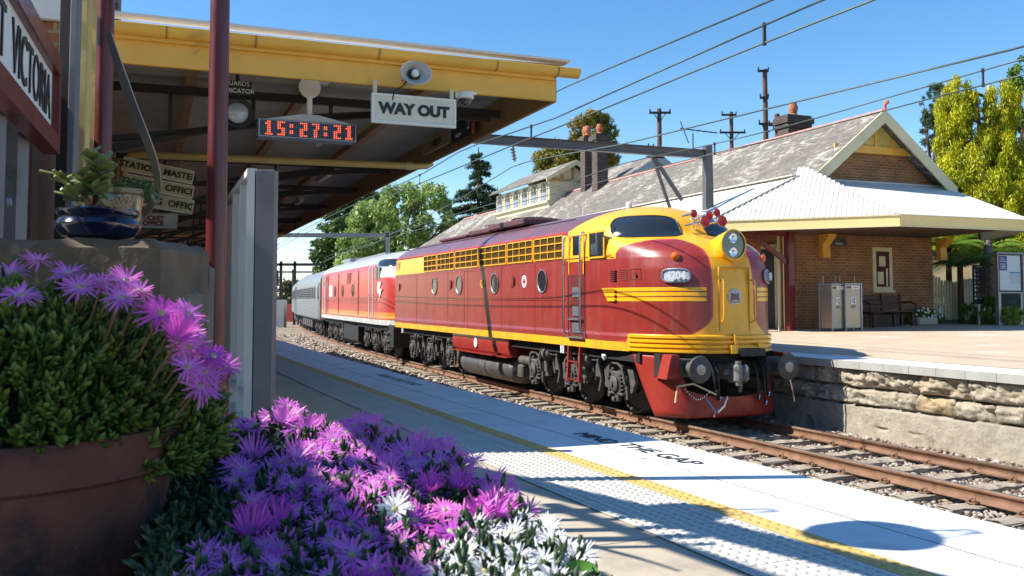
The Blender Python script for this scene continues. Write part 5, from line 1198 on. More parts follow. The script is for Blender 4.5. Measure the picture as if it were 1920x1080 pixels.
def carriage(s0, L, label, silver=True):
    a = T(s0+L, 0, RAIL); b = T(s0, 0, RAIL); d = b-a; yaw = math.degrees(atan2(d[1], d[0])); t = thing('railway_carriage', label, 'carriage', a, yaw, 'silver carriages')
    m = mat('stainless_fluting', (.36, .36, .36), .38, .75, var=.15, sc=2, dirt=(.25, .25, .25), dsc=2); prof = [(-1.45, 1.05)]
    for k in range(12): z = 1.08+k*.078; prof += [(-1.45, z), (-1.47, z+.015), (-1.47, z+.05), (-1.45, z+.065)]
    prof += [(-1.45, 2.05), (-1.45, 2.85), (-1.44, 3.0)]
    up = [(-1.42+.0*k, 3.0) for k in range(0)]+[(-1.44*cos(q), 3.0+.85*sin(q)) for q in np.linspace(.12, pi/2, 14)]
    prof += up; prof += [(-y, z) for y, z in prof[::-1]][1:]
    mb = MB().prism(prof, (0, 0, 0), (0, 1, 0), (0, 0, 1), (L, 0, 0)); build(mb, 'body', m, t)
    mb = MB(); 
    for k in range(9):
        for s in (-1, 1):
            for z in (3.35, 3.6): mb.tube([(0, s*1.44*sqrt(max(0, 1-((z-3.0)/.85)**2)), z), (L, s*1.44*sqrt(max(0, 1-((z-3.0)/.85)**2)), z)], .015, 5)
        break
    build(mb, 'roof_rib', m, t)
    for x in np.arange(1.6, L-2.6, 1.25):
        o = build(MB().box(x, x+.85, -1.475, -1.44, 2.10, 2.80), 'window', MT['steel'], t); mb = MB().box(x+.08, x+.77, -1.48, -1.474, 2.16, 2.74); build(mb, 'pane', MT['glass'], o)
        mb = MB()
        for k in range(5): mb.box(x+.05, x+.8, -1.492, -1.481, 2.2+k*.11, 2.235+k*.11)
        build(mb, 'louvre', MT['steel'], o)
    for x in (.5, L-1.3): 
        o = build(MB().box(x, x+.75, -1.48, -1.44, 1.12, 2.95), 'door', MT['steel'], t); build(MB().box(x+.15, x+.6, -1.484, -1.479, 2.1, 2.75), 'window', MT['glass'], o)
    for xs in ((1.8, 4.2), (L-4.2, L-1.8)): bogie(t, xs, full=False)
    mb = MB(); mb.box(.3, L-.3, -1.3, 1.3, .95, 1.06)
    for x in np.arange(5.5, L-6, 1.5): mb.box(x, x+1.0, -1.3, -.6, .45, .95, c=.03)
    build(mb, 'underframe', MT['under'], t)
carriage(46.4, 19.0, 'first silver fluted carriage, coupled directly behind the red locomotive')
carriage(66.0, 19.0, 'second silver carriage, mostly hidden where the train curves away')
# ================================================================ the station across the tracks
WZ = 2.95
def station():
    t = thing('station_building', 'brick station building with lichened slate roof, gable and white corrugated awning', 'building', ST.o, ST.deg)
    LB = 40.0; RX = 2.76; HZ = 6.50; EW = 3.35      # ridge x, ridge z, half span incl. eaves
    sl = (6.54-4.42)/2.68
    mb = MB(); mb.box(0, 5.05, 0, LB, .0, 4.3); mb.prism([(.12, 4.3), (5.4, 4.3), (RX, 6.30)], (0, .02, 0), (1, 0, 0), (0, 0, 1), (0, LB-.5, 0)); build(mb, 'wall', MT['brick'], t)
    # battered plinth at the left corner
    mb = MB(); mb.prism([(-.12, 0), (.45, 0), (.40, .9), (.02, 1.2), (-.06, 1.1)], (0, -.06, 0), (1, 0, 0), (0, 0, 1), (0, .5, 0)); build(mb, 'buttress', MT['brick'], t)
    def slope(s, x0, z0, x1, z1, y0, y1, th=.05, hip=0.0):
        return [(x0, y0, z0), (x1, y0, z1), (x1, y1-hip, z1), (x0, y1, z0)]
    # slate roof, thin but solid
    mb = MB()
    xl = RX-2.72; zl = HZ-2.72*sl+.04; xr = RX+2.72
    A = [(RX, -.55, HZ), (xl, -.55, zl), (xl, LB+1.2, zl), (RX, LB-2.2, HZ)]
    mb.add(A+[(x, y, z-.06) for x, y, z in A], [(0, 1, 2, 3), (7, 6, 5, 4), (0, 4, 5, 1), (1, 5, 6, 2), (2, 6, 7, 3)])
    B = [(RX, -.55, HZ), (RX, LB-2.2, HZ), (xr, LB+1.2, zl), (xr, -.55, zl)]; mb.add(B+[(x, y, z-.06) for x, y, z in B], [(0, 1, 2, 3), (7, 6, 5, 4), (2, 6, 7, 3)])
    mb.add([(RX, LB-2.2, HZ), (xl, LB+1.2, zl), (xr, LB+1.2, zl)], [(0, 1, 2)])
    ro = build(mb, 'roof', slatemat, t, smooth=0)
    mb = MB()
    y = -.5
    while y < LB-2.3: mb.add([(RX-.10, y, HZ-.045), (RX, y, HZ+.05), (RX+.10, y, HZ-.045), (RX-.10, y+.40, HZ-.045), (RX, y+.40, HZ+.05), (RX+.10, y+.40, HZ-.045)], [(0, 1, 4, 3), (1, 2, 5, 4), (0, 2, 1)]); y += .42
    build(mb, 'ridge_tiles', MT['pink'], t, smooth=0)
    mb = MB(); mb.lathe([(.05, 0), (.045, .12), (.02, .16)], (RX, -.58, HZ), n=10); mb.tube([(RX, -.58, HZ+.12), (RX+.02, -.62, HZ+.22), (RX+.06, -.62, HZ+.27), (RX+.1, -.6, HZ+.2)], .045, 8); build(mb, 'finial', mat('finial_terracotta', (.55, .13, .06), .7), t)
    # barge boards
    mb = MB(); w = .27
    for s in (-1, 1):
        x1 = RX+s*2.74; z1 = HZ-2.74*sl; mb.prism([(RX, HZ+.02), (x1, z1+.02), (x1-s*.06, z1-.20), (x1-s*.22, z1-.20), (RX, HZ-.36)], (0, -.60, 0), (1, 0, 0), (0, 0, 1), (0, .05, 0))
    build(mb, 'barge_board', MT['creamlt'], t, smooth=0)
    mb = MB(); mb.prism([(RX-2.7, 4.30), (RX+2.7, 4.30), (RX, 6.42)], (0, -.02, 0), (1, 0, 0), (0, 0, 1), (0, .01, 0))
    gz = 5.52; mb2 = MB(); mb2.prism([(RX-(6.42-gz)/sl, gz), (RX+(6.42-gz)/sl, gz), (RX, 6.42)], (0, -.05, 0), (1, 0, 0), (0, 0, 1), (0, .03, 0)); build(mb2, 'gable_panel', mat('roughcast_yellow', (.62, .50, .16), .9, var=.2, bmp=1, bsc=30), t)
    mb = MB(); x0 = (6.42-gz)/sl; mb.box(RX-x0-.28, RX+x0+.28, -.10, -.05, gz-.22, gz)
    for x in (-.62, .0+.12, .75): mb.box(RX+x-.05, RX+x+.05, -.09, -.05, gz, 6.42-abs(x)*sl-.05)
    build(mb, 'gable_frame', MT['ochre'], t)
    o = build(MB().box(.95, 1.22, -.12, 0, 4.72, 4.98, c=.01), 'gable_lamp', MT['iron'], t); build(MB().box(1.02, 1.24, -.15, -.12, 4.72, 4.86), 'lamp_face', MT['white'], o)
    # corrugated awning: side, chamfer and end faces
    T1 = (-.35, -.45, 4.42); T2 = (.35, -.10, 4.42); T3 = (5.35, -.10, 4.42)
    E1 = (-.07, -3.9, 3.07); E0 = (4.25, -3.9, 3.07); E0b = (6.4, -.6, 3.07); c = ST.at(1360, 414, 2, 3.07); E2 = (E1[0]-3.25, E1[1]+3.35, 3.07)
    E3 = (E2[0], LB, 3.07); T4 = (-.35, LB, 4.42)
    def corr(P, flip, nm, pitch=.125, amp=.02, m=MT['corr']):
        """P = bottom-left, bottom-right, top-right, top-left; ribs run down the slope"""
        bl, br, tr, tl = [np.array(p) for p in P]; u = (br-bl); L = np.linalg.norm(u); u = u/L; up = np.cross([0, 0, 1.], u); up /= np.linalg.norm(up)
        # ribs perpendicular to the eave: clip each rib against hips
        n_ = np.cross(u, tl-bl); n_ /= np.linalg.norm(n_); n_ = n_ if n_[2] > 0 else -n_
        dn = np.cross(n_, u); dn = dn/np.linalg.norm(dn); dn = dn if dn[2] > 0 else -dn
        loc = lambda p: ((p-bl)@u, (p-bl)@dn)
        (ax, ay), (bx, by), (cx, cy), (dx, dy) = loc(bl), loc(br), loc(tr), loc(tl); V = []; F = []
        xs = np.arange(min(ax, dx), max(bx, cx)+1e-6, pitch/6)
        def yl(x):   # lower and upper bound at x
            lo = 0.0; hi = max(dy, cy)
            if x < ax: lo = dy*(x-ax)/(dx-ax)
            if x > bx: lo = cy*(x-bx)/(cx-bx)
            if x < dx: hi = dy*(x-ax)/(dx-ax) if dx != ax else 0
            if x > cx: hi = cy*(x-bx)/(cx-bx) if cx != bx else 0
            return lo, max(hi, lo)
        for x in xs:
            lo, hi = yl(x); h = amp*sin(2*pi*x/pitch)
            for y in (lo, (lo+hi)/2, hi): V.append(bl+u*x+dn*y+n_*h)
        for i in range(len(xs)-1):
            for k in (0, 1): a = i*3+k; F.append((a, a+3, a+4, a+1))
        mb = MB().add(V, F); return build(mb, nm, m, t, smooth=80)
    corr([E1, E0, T3, T2], 0, 'awning_roof', pitch=.152, amp=.0025); corr([E2, E1, T2, T1], 0, 'awning_roof'); corr([E3, E2, T1, T4], 0, 'awning_roof', pitch=.3, amp=.008)
    corr([E0, E0b, (5.45, -.1, 4.42), T3], 0, 'awning_roof', pitch=.12)
    mb = MB()
    for p, q in ((E1, T2), (E2, T1), (E0, T3)): 
        p = np.array(p)+[0, 0, .02]; q = np.array(q)+[0, 0, .02]; mb.bar(p, q, .16, .012)
    mb.bar((-.35, -.5, 4.45), (-.35, LB, 4.45), .35, .02); build(mb, 'ridge_capping', MT['corr'], t)
    mb = MB(); mb.box(.0, 5.3, -.12, -.03, 4.42, 4.47); build(mb, 'flashing', MT['greyl'], t)
    mb = MB(); pts = [E3, E2, E1, E0, E0b]
    for p, q in zip(pts[:-1], pts[1:]):
        p = np.array(p, float); q = np.array(q, float); mb.bar(p-[0, 0, .155], q-[0, 0, .155], .035, .26)
    build(mb, 'fascia', mat('awning_fascia', (.78, .62, .27), .5, var=.06, sc=2), t); mb = MB()
    for p, q in zip(pts[:-1], pts[1:]):
        p = np.array(p, float); q = np.array(q, float); mb.bar(p-[0, 0, .275], q-[0, 0, .275], .06, .03); mb.bar(p-[0, 0, .01], q-[0, 0, .01], .09, .035)
    build(mb, 'fascia_trim', MT['creamlt'], t)
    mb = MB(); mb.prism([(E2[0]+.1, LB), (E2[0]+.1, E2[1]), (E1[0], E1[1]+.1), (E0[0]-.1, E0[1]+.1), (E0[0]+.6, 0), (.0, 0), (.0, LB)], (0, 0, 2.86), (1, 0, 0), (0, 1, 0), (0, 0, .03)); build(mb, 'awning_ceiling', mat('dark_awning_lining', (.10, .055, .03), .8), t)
    mb = MB(); mb.tube([(4.15, -3.95, 2.98), (4.6, -3.95, 2.97), (4.66, -3.95, 2.9), (4.66, -3.95, 0.2)], .03, 8); build(mb, 'downpipe', MT['creamlt'], t)
    # window, brackets, pier on the end wall
    o = MB(); o.box(2.70, 3.43, -.05, .0, 1.28, 2.54); fo = build(o, 'window', MT['creamlt'], t); mb = MB(); mb.box(2.66, 3.47, -.10, 0, 1.21, 1.28); build(mb, 'sill', MT['creamlt'], fo)
    mb = MB(); mb.box(2.82, 3.31, -.056, -.05, 1.38, 2.42); build(mb, 'sash', mat('matt_maroon', (.09, .012, .015), .8), fo); mb = MB(); mb.box(2.92, 3.16, -.06, -.056, 1.98, 2.28); mb.box(2.86, 3.08, -.06, -.056, 1.46, 1.82); mb.box(3.18, 3.24, -.06, -.056, 1.40, 1.92); build(mb, 'pane', MT['creamlt'], fo)
    for x in (.78, 5.2):
        mb = MB(); mb.prism([(0, 2.86), (-.42, 2.86), (-.42, 2.78), (-.16, 2.55), (-.20, 2.2), (0, 2.2)], (x, 0, 0), (0, 1, 0), (0, 0, 1), (.26, 0, 0)); build(mb, 'corbel', MT['ochre'], t)
    # side wall facing the tracks: doorway, cream posts, arched brace
    mb = MB(); mb.box(-.04, 0, .9, 2.3, 0, 2.5); o = build(mb, 'doorway', MT['black'], t); mb = MB()
    mb.box(-.08, -.0, .78, .9, 0, 2.6); mb.box(-.08, 0, 2.3, 2.42, 0, 2.6); mb.box(-.08, 0, .78, 2.42, 2.5, 2.62); build(mb, 'door_frame', MT['creamlt'], o)
    p = ST.at(1482, 600, 1, -.6); mb = MB(); px_ = p[0]
    mb.box(px_-.10, px_+.10, -.7, -.5, 0, 2.86, c=.01); build(mb, 'verandah_post', MT['maroonp'], t); mb = MB()
    P = [(px_-1.9*u, -.6, 1.95+.86*sin(u*pi/2)) for u in np.linspace(0, 1, 14)]
    for a, b in zip(P[:-1], P[1:]): mb.bar(a, b, .07, .13)
    mb.bar((px_-2.2, -.6, 2.80), (px_, -.6, 2.80), .09, .14); build(mb, 'arched_brace', MT['maroonp'], t)
    p = ST.at(1462, 600, 1, -.3); mb = MB(); mb.tube([(p[0], -.3, 0), (p[0], -.3, 2.86)], .045, 10); p = ST.at(1469, 500, 1, -.5); mb.tube([(p[0], -.5, .1), (p[0], -.5, 2.8)], .014, 6); build(mb, 'downpipe', MT['creamlt'], t)
    mb = MB()
    for x, y in ((-1.2, .5), (-1.75, 1.4)): mb.box(x-.4, x+.35, y, y+.1, 0, 2.86)
    build(mb, 'side_wall', MT['brick'], t)
    # chimneys
    def chimney(px0, px1, py0, y, w2, top, pots):
        a = ST.at(px0, py0, 1, y); b = ST.at(px1, py0, 1, y); zt_ = ST.at(px0, top, 1, y)[2]; z0 = ST.at(px0, py0, 1, y)[2]-.8
        mb = MB(); mb.box(a[0], b[0], y, y+w2, z0, zt_-.45); mb.box(a[0]-.06, b[0]+.06, y-.06, y+w2+.06, zt_-.45, zt_-.3); mb.box(a[0]-.12, b[0]+.12, y-.12, y+w2+.12, zt_-.3, zt_-.08); mb.box(a[0]-.05, b[0]+.05, y-.05, y+w2+.05, zt_-.08, zt_); o = build(mb, 'chimney', MT['chim'], t)
        for k in range(pots): 
            yy = y+w2*(k+.5)/pots; build(MB().lathe([(.13, 0), (.15, .05), (.12, .1), (.16, .25), (.175, .32), (.13, .44), (.12, .5)], ((a[0]+b[0])/2, yy, zt_), n=16), 'chimney_pot', MT['terra'], o)
    chimney(1478, 1518, 240, 5.6, .6, 214, 1)
    chimney(1120, 1140, 345, 16.6, .55, 250, 1); chimney(1097, 1112, 335, 18.3, .5, 254, 2)
    # lantern dormer with six arched lights
    yd0, yd1 = 20.0, 27.5
    a = ST.at(1028, 372, 0, 1.5); b = ST.at(928, 398, 0, 1.5); xw = 1.75
    a = ST.at(1030, 375, 0, xw); b = ST.at(931, 400, 0, xw); tp = ST.at(1030, 338, 0, xw); ty = a[1]; by = b[1]; z0 = a[2]-.1; z1 = tp[2]
    mb = MB(); mb.box(xw, xw+2.6, ty, by, z0-1.0, z1); o = build(mb, 'lantern', MT['creamlt'], t)
    ap = ST.at(1062, 302, 1, ty-.3); rx = (xw+xw+2.6)/2; hz = ap[2]; 
    mb = MB(); mb.add([(rx, ty-.5, hz), (xw-.35, ty-.5, z1+.02), (xw-.35, by+.4, z1+.02), (rx, by-.8, hz)], [(0, 1, 2, 3)]); mb.add([(rx, ty-.5, hz), (rx, by-.8, hz), (xw+2.95, by+.4, z1+.02), (xw+2.95, ty-.5, z1+.02)], [(0, 1, 2, 3)]); ro2 = build(mb, 'lantern_roof', slatemat, o, smooth=0); so = ro2.modifiers.new('s', 'SOLIDIFY'); so.thickness = .06
    mb = MB(); g = (hz-z1)/(rx-xw+.35)
    mb.prism([(xw-.38, z1-.12), (xw-.38, z1+.05), (rx, hz+.06), (xw+2.98, z1+.05), (xw+2.98, z1-.12), (rx, hz-.2)], (0, ty-.54, 0), (1, 0, 0), (0, 0, 1), (0, .05, 0)); build(mb, 'lantern_barge', MT['creamlt'], o, smooth=0)
    mb = MB(); mb.prism([(xw, z1), (xw+2.6, z1), (rx, hz-.15)], (0, ty-.02, 0), (1, 0, 0), (0, 0, 1), (0, .03, 0)); build(mb, 'lantern_gable', MT['creamlt'], o); mb = MB()
    for x in (-.6, 0, .6): mb.box(rx+x-.07, rx+x+.07, ty-.06, ty-.02, z1, hz-abs(x)*g-.3)
    mb.box(xw, xw+2.6, ty-.07, ty-.02, z1-.02, z1+.12); build(mb, 'lantern_frame', mat('tan_paint', (.42, .27, .12), .6), o)
    n = 6; wv = (by-ty)/n
    for k in range(n):
        c = ty+wv*(k+.5); hw = wv*.36; zb = z0+.12; zs = z1-.42; poly = [(-hw, zb), (hw, zb), (hw, zs)]+[(hw*cos(q), zs+hw*.9*sin(q)) for q in np.linspace(.3, pi-.3, 9)]+[(-hw, zs)]
        mb = MB().prism(poly, (xw-.05, c, 0), (0, -1, 0), (0, 0, 1), (.04, 0, 0)); w_ = build(mb, 'arched_window', MT['creamlt'], o); s_ = .8
        poly2 = [(a_*s_, zb+(z_-zb)*.92+.03) for a_, z_ in poly]; build(MB().prism(poly2, (xw-.065, c, 0), (0, -1, 0), (0, 0, 1), (.012, 0, 0)), 'pane', mat('purple_brown_glass', (.06, .03, .035), .3), w_)
        mb = MB().box(xw-.075, xw-.066, c-hw*.8, c+hw*.8, zb+.03, zb+.42); build(mb, 'lower_pane', mat('blue_grey_glass', (.22, .24, .32), .3), w_); build(MB().box(xw-.085, xw-.066, c-.015, c+.015, zb, zs+hw*.6), 'glazing_bar', MT['creamlt'], w_)
    mb = MB(); mb.box(xw-.14, xw, ty-.05, by+.05, z0-.02, z0+.10); build(mb, 'lantern_sill', MT['creamlt'], o)
    # cross gable further along
    xg = 5.6; ap = ST.at(1229, 293, 0, xg); yg = ap[1]; hg = ap[2]; ft = ST.at(1155, 344, 1, yg); hw = xg-ft[0]; fz = ft[2]
    mb = MB(); mb.add([(xg, yg-.4, hg), (xg-hw, yg-.4, fz), (xg-hw, yg+9, fz), (xg, yg+9, hg)], [(0, 1, 2, 3)]); mb.add([(xg, yg-.4, hg), (xg, yg+9, hg), (xg+hw, yg+9, fz), (xg+hw, yg-.4, fz)], [(0, 1, 2, 3)]); r2 = build(mb, 'rear_roof', slatemat, t, smooth=0); so = r2.modifiers.new('s', 'SOLIDIFY'); so.thickness = .06
    mb = MB(); mb.prism([(xg, hg+.05), (xg-hw-.1, fz), (xg-hw+.15, fz-.1), (xg, hg-.4), (xg+hw-.15, fz-.1), (xg+hw+.1, fz)], (0, yg-.46, 0), (1, 0, 0), (0, 0, 1), (0, .05, 0)); build(mb, 'rear_barge', MT['greyl'], t, smooth=0)
    mb = MB(); mb.prism([(xg, hg-.3), (xg-hw+.2, fz-.1), (xg+hw-.2, fz-.1)], (0, yg-.1, 0), (1, 0, 0), (0, 0, 1), (0, .1, 0)); mb.box(xg-hw+.3, xg+hw-.3, yg, yg+9, 3, fz); build(mb, 'rear_gable', MT['ochre'], t)
def slate_material():
    m, t, b = newmat('lichened_slate_roof'); tc = t.nodes.new('ShaderNodeTexCoord'); sp = t.nodes.new('ShaderNodeSeparateXYZ'); t.links.new(tc.outputs['Object'], sp.inputs[0]); cb = t.nodes.new('ShaderNodeCombineXYZ'); t.links.new(sp.outputs[1], cb.inputs[0]); t.links.new(mth(t, 'MULTIPLY', sp.outputs[2], 1.65), cb.inputs[1])
    bt = N(t, 'TexBrick'); t.links.new(cb.outputs[0], bt.inputs['Vector']); bt.inputs['Scale'].default_value = 1; bt.inputs['Brick Width'].default_value = .30; bt.inputs['Row Height'].default_value = .19; bt.inputs['Mortar Size'].default_value = .008; bt.inputs['Mortar Smooth'].default_value = .1
    bt.inputs['Color1'].default_value = rgba((.15, .127, .105)); bt.inputs['Color2'].default_value = rgba((.215, .185, .155)); bt.inputs['Mortar'].default_value = rgba((.09, .08, .075)); bt.inputs['Bias'].default_value = 0
    # pale lichen keeps to rows of slates: noise stretched along the courses and cut by them
    mp = t.nodes.new('ShaderNodeMapping'); mp.inputs[3].default_value = (2.6, 5.3, 1); t.links.new(cb.outputs[0], mp.inputs[0]); n1 = noise(t, mp.outputs[0], 1.0, 6, .75); n2 = noise(t, cb.outputs[0], .45, 4)
    f = mth(t, 'ADD', n1, mth(t, 'MULTIPLY', mth(t, 'SUBTRACT', n2, .5), .7)); f = ramp(t, f, [(.535, (0, 0, 0)), (.61, (1, 1, 1))])
    c = mixc(t, mth(t, 'MULTIPLY', f, .62), bt.outputs[0], (.54, .50, .43)); n3 = noise(t, cb.outputs[0], 1.1, 5); c = mixc(t, .55, c, ramp(t, n3, [(.3, (.68, .66, .63)), (.7, (1, 1, 1))]), 'MULTIPLY')
    t.links.new(c, b.inputs['Base Color']); b.inputs['Roughness'].default_value = .85; sw = mth(t, 'MODULO', mth(t, 'ADD', mth(t, 'MULTIPLY', sp.outputs[2], 1.65), 100.0), .19); bump(t, b, mth(t, 'SUBTRACT', mth(t, 'MULTIPLY', sw, -3), bt.outputs[1]), .6, .02); return m
slatemat = slate_material()
station()
# things on the far platform
def w_(x, y): p = ST.w(x, y, 0); o = invs(p)[1]; return float(p1z(o))
def binbox(x, y, label, deg=0):
    z = w_(x, y); p = ST.w(x, y, z); t = thing('litter_bin', label, 'bin', p, ST.deg+deg, 'bins against the station wall'); w = .42
    mb = MB(); mb.box(-w/2, w/2, -w/2, w/2, .06, 1.22, c=.012); build(mb, 'casing', MT['stainless'], t)
    mb = MB()
    for a in (-1, 1):
        for b in (-1, 1): mb.box(a*(w/2+.012)-.018, a*(w/2+.012)+.018, b*(w/2+.012)-.018, b*(w/2+.012)+.018, 0, 1.27 if b > 0 else 1.26)
    mb.box(-w/2-.03, w/2+.03, -w/2-.03, w/2+.03, 1.22, 1.25); build(mb, 'corner_post', MT['steel'], t)
    mb = MB()
    for a in (-1, 1): mb.tube([(a*w/2, .1, 1.25), (a*w/2, .1, 1.46)], .012, 6)
    build(mb, 'rear_rod', MT['steel'], t)
    f = -w/2-.004; mb = MB(); mb.box(-.05, w/2-.02, f-.002, f, 1.10, 1.18); o = build(mb, 'label_plate', MT['paper'], t); mb = MB(); mb.box(-w/2+.03, -.055, f-.002, f, 1.12, 1.17); build(mb, 'label_red', MT['maroonp'], o); text('RUBBISH', .045, inkb, o, (.07, f-.004, 1.14), (1, 0, 0), (0, 0, 1), depth=.001)
    mb = MB(); mb.box(-.07, .07, f-.002, f, .68, .88); o = build(mb, 'notice', MT['paper'], t); mb = MB(); mb.box(-.06, .06, f-.004, f-.002, .69, .70)
    for (a, b, c, d) in ((-.05, -.03, .78, .85), (.01, .045, .80, .86), (-.02, .0, .73, .79), (.02, .05, .72, .77)): mb.box(a, b, f-.004, f-.002, c, d)
    build(mb, 'pictogram', inkb, o); mb = MB(); mb.box(-.07, .07, f-.002, f, .60, .665); o = build(mb, 'label_strip', MT['maroonp'], t); text('Garbage', .04, inkw, o, (0, f-.004, .632), (1, 0, 0), (0, 0, 1), depth=.001)
b1 = ST.at(1561, 600, 1, -1.5); b2 = ST.at(1591, 600, 1, -1.6)
binbox(b1[0], -1.5, 'stainless steel litter bin, the left one of the pair by the brick wall', 3); binbox(b2[0]+.04, -1.6, 'stainless steel litter bin, the right one of the pair, catching the sun', -14)
def bench():
    a = ST.at(1612, 600, 1, -.75); b = ST.at(1702, 600, 1, -.75); t = thing('platform_bench', 'dark timber bench with slatted back under the narrow window', 'bench', ST.w(a[0], -.75, w_(a[0], -.75)), ST.deg); L = b[0]-a[0]
    mb = MB()
    for k in range(4): mb.box(0, L, -.42+k*.12, -.32+k*.12, .43, .46, c=.006)
    build(mb, 'seat', MT['timber'], t); mb = MB()
    for k in range(3): mb.box(.02, L-.12, .08+k*.02, .11+k*.02, .52+k*.13, .63+k*.13, c=.006)
    build(mb, 'backrest', MT['timber'], t)
    for x in (.15, L/2, L-.2):
        mb = MB(); mb.box(x, x+.07, -.38, -.30, 0, .43); mb.bar((x+.035, .05, 0), (x+.035, .13, .95), .07, .07); mb.box(x, x+.07, -.38, .08, .38, .43); build(mb, 'leg', MT['timber'], t)
    mb = MB(); mb.box(.3, L-.4, -.1, -.05, .02, .42); build(mb, 'back_panel', MT['timber'], t)
    for x in (L-.1, 0.0): build(MB().tube([(x, .1, .7), (x, -.2, .72), (x, -.4, .66), (x, -.42, .44)], .025, 8), 'armrest', MT['iron'], t)
bench()
framed('platform_sign', 'small dark sign reading 1 Sydney on the brick wall', ST, [(1553, 446), (1586, 449), (1586, 462), (1553, 461)], 1, -.03, [('x', 0, 0, .001, inkw)], .1, mat('sign_black_face3', (.03, .028, .03), .4), None, inkw, nrm=1) if False else None
def sydney():
    a = ST.at(1553, 447, 1, -.03); b = ST.at(1586, 462, 1, -.03); t = thing('platform_sign', 'small dark sign reading 1 Sydney on the brick wall', 'sign', ST.w((a[0]+b[0])/2, 0, (a[2]+b[2])/2), ST.deg); w = (b[0]-a[0])/2; h = (a[2]-b[2])/2
    build(MB().box(-w, w, -.05, -.0, -h, h, c=.004), 'board', mat('sign_charcoal', (.04, .038, .04), .4), t); text('1', h*1.35, inkw, t, (-w*.7, -.053, 0), (1, 0, 0), (0, 0, 1), bold=.002); text('Sydney', h*.82, inkw, t, (w*.18, -.053, -h*.3), (1, 0, 0), (0, 0, 1), bold=.001); text('Platform', h*.32, inkw, t, (-w*.05, -.053, h*.45), (1, 0, 0), (0, 0, 1), depth=.001)
sydney()
def totem():
    y = -1.2; a = ST.at(1822, 497, 1, y); b = ST.at(1846, 570, 1, y); x = (a[0]+b[0])/2; z = w_(x, y); t = thing('station_directory', 'tall narrow black station directory with white pictograms on a grey post by the picket gate', 'sign', ST.w(x, y, 0), ST.deg); w = (b[0]-a[0])/2
    build(MB().lathe([(.045, z), (.045, b[2]+.1)], n=12), 'post', MT['steel'], t); build(MB().box(-w, w, -.06, -.0, b[2], a[2], c=.005), 'board', MT['black'], t); build(MB().box(w, w+.02, -.06, 0, b[2], a[2]), 'red_edge', mat('totem_red_edge', (.35, .05, .03), .5), t); H_ = a[2]-b[2]
    text('Station directory', .042, inkw, t, (0, -.063, a[2]-.05), (1, 0, 0), (0, 0, 1), depth=.001, sx=.9); mb = MB()
    for k, wd in enumerate(('Lift', 'Toilets', 'Help', 'Tickets', 'Phone', 'Taxi', 'Bus', 'No smoking')):
        zz = a[2]-.15-k*(H_-.2)/8
        if k % 3 == 0: mb.box(-w+.03, -w+.055, -.063, -.06, zz-.04, zz+.03)
        elif k % 3 == 1: mb.lathe([(.032, 0), (.032, .003), (.0, .003)], (-w+.05, -.060, zz), (0, -1, 0), 14)
        else: mb.box(-w+.02, -w+.08, -.063, -.06, zz-.02, zz+.02); mb.box(-w+.04, -w+.06, -.063, -.06, zz, zz+.045)
        text(wd, .036, inkw, t, (-w+.12, -.063, zz), (1, 0, 0), (0, 0, 1), align='LEFT', depth=.001)
    build(mb, 'pictogram', inkw, t)
totem()
def noticeboard():
    y = -1.75; a = ST.at(1868, 475, 1, y); b = ST.at(1914, 548, 1, y); c = ST.at(1872, 618, 1, y); t = thing('notice_board', 'framed glass notice board on two silver legs at the right edge', 'notice board', ST.w(a[0], y, 0), ST.deg); w = b[0]-a[0]+.04; z0 = b[2]; z1 = a[2]; zg = w_(a[0], y)
    build(MB().box(.05, w-.02, -.02, .04, z0+.05, z1-.05), 'backboard', MT['paper'], t); mb = MB(); mb.box(.0, w, -.05, .05, z1-.05, z1, c=.006); mb.box(0, w, -.05, .05, z0, z0+.05, c=.006); mb.box(0, .05, -.05, .05, z0+.05, z1-.05); mb.box(w-.05, w, -.05, .05, z0+.05, z1-.05); build(mb, 'frame', mat('brown_anodised_frame', (.05, .03, .03), .35, .3), t)
    mb = MB(); mb.box(-.03, .0, -.06, .06, zg, z1+.03); mb.box(w, w+.04, -.06, .06, zg, z1+.03); mb.box(-.03, w, -.06, .06, z1+.0, z1+.03); mb.box(0, w, -.05, .05, z0-.03, z0); mb.box(0, .09, -.04, .04, zg, z0-.03); mb.box(w-.09, w, -.04, .04, zg, z0-.03); mb.box(.09, w-.09, -.04, .04, zg, zg+.13); build(mb, 'leg', MT['steel'], t)
    f = -.024; mb = MB(); zz = z1-.07; build(MB().box(.09, .38, f, f+.003, zz-.42, zz), 'poster', MT['blue'], t)
    for k, s_ in enumerate(('Planned', 'trackwork', 'Blue Mountains')): text(s_, .05, inkw, t, (.11, f-.002, zz-.06-k*.05), (1, 0, 0), (0, 0, 1), align='LEFT', depth=.001, bold=.001)
    mb = MB(); 
    for k in range(5): mb.box(.12, .34-.03*(k % 2), f-.002, f, zz-.24-k*.035, zz-.225-k*.035)
    build(mb, 'small_print', inkw, t); mb = MB(); mb.box(.46, w-.08, f, f+.002, zz-.50, zz-.46); build(mb, 'timetable_header', mat('timetable_blue', (.10, .30, .55), .5), t); mb = MB()
    for k in range(9): mb.box(.46, w-.08, f, f+.002, zz-.535-k*.032, zz-.525-k*.032)
    build(mb, 'timetable', mat('timetable_grey', (.4, .42, .45), .5), t)
noticeboard()
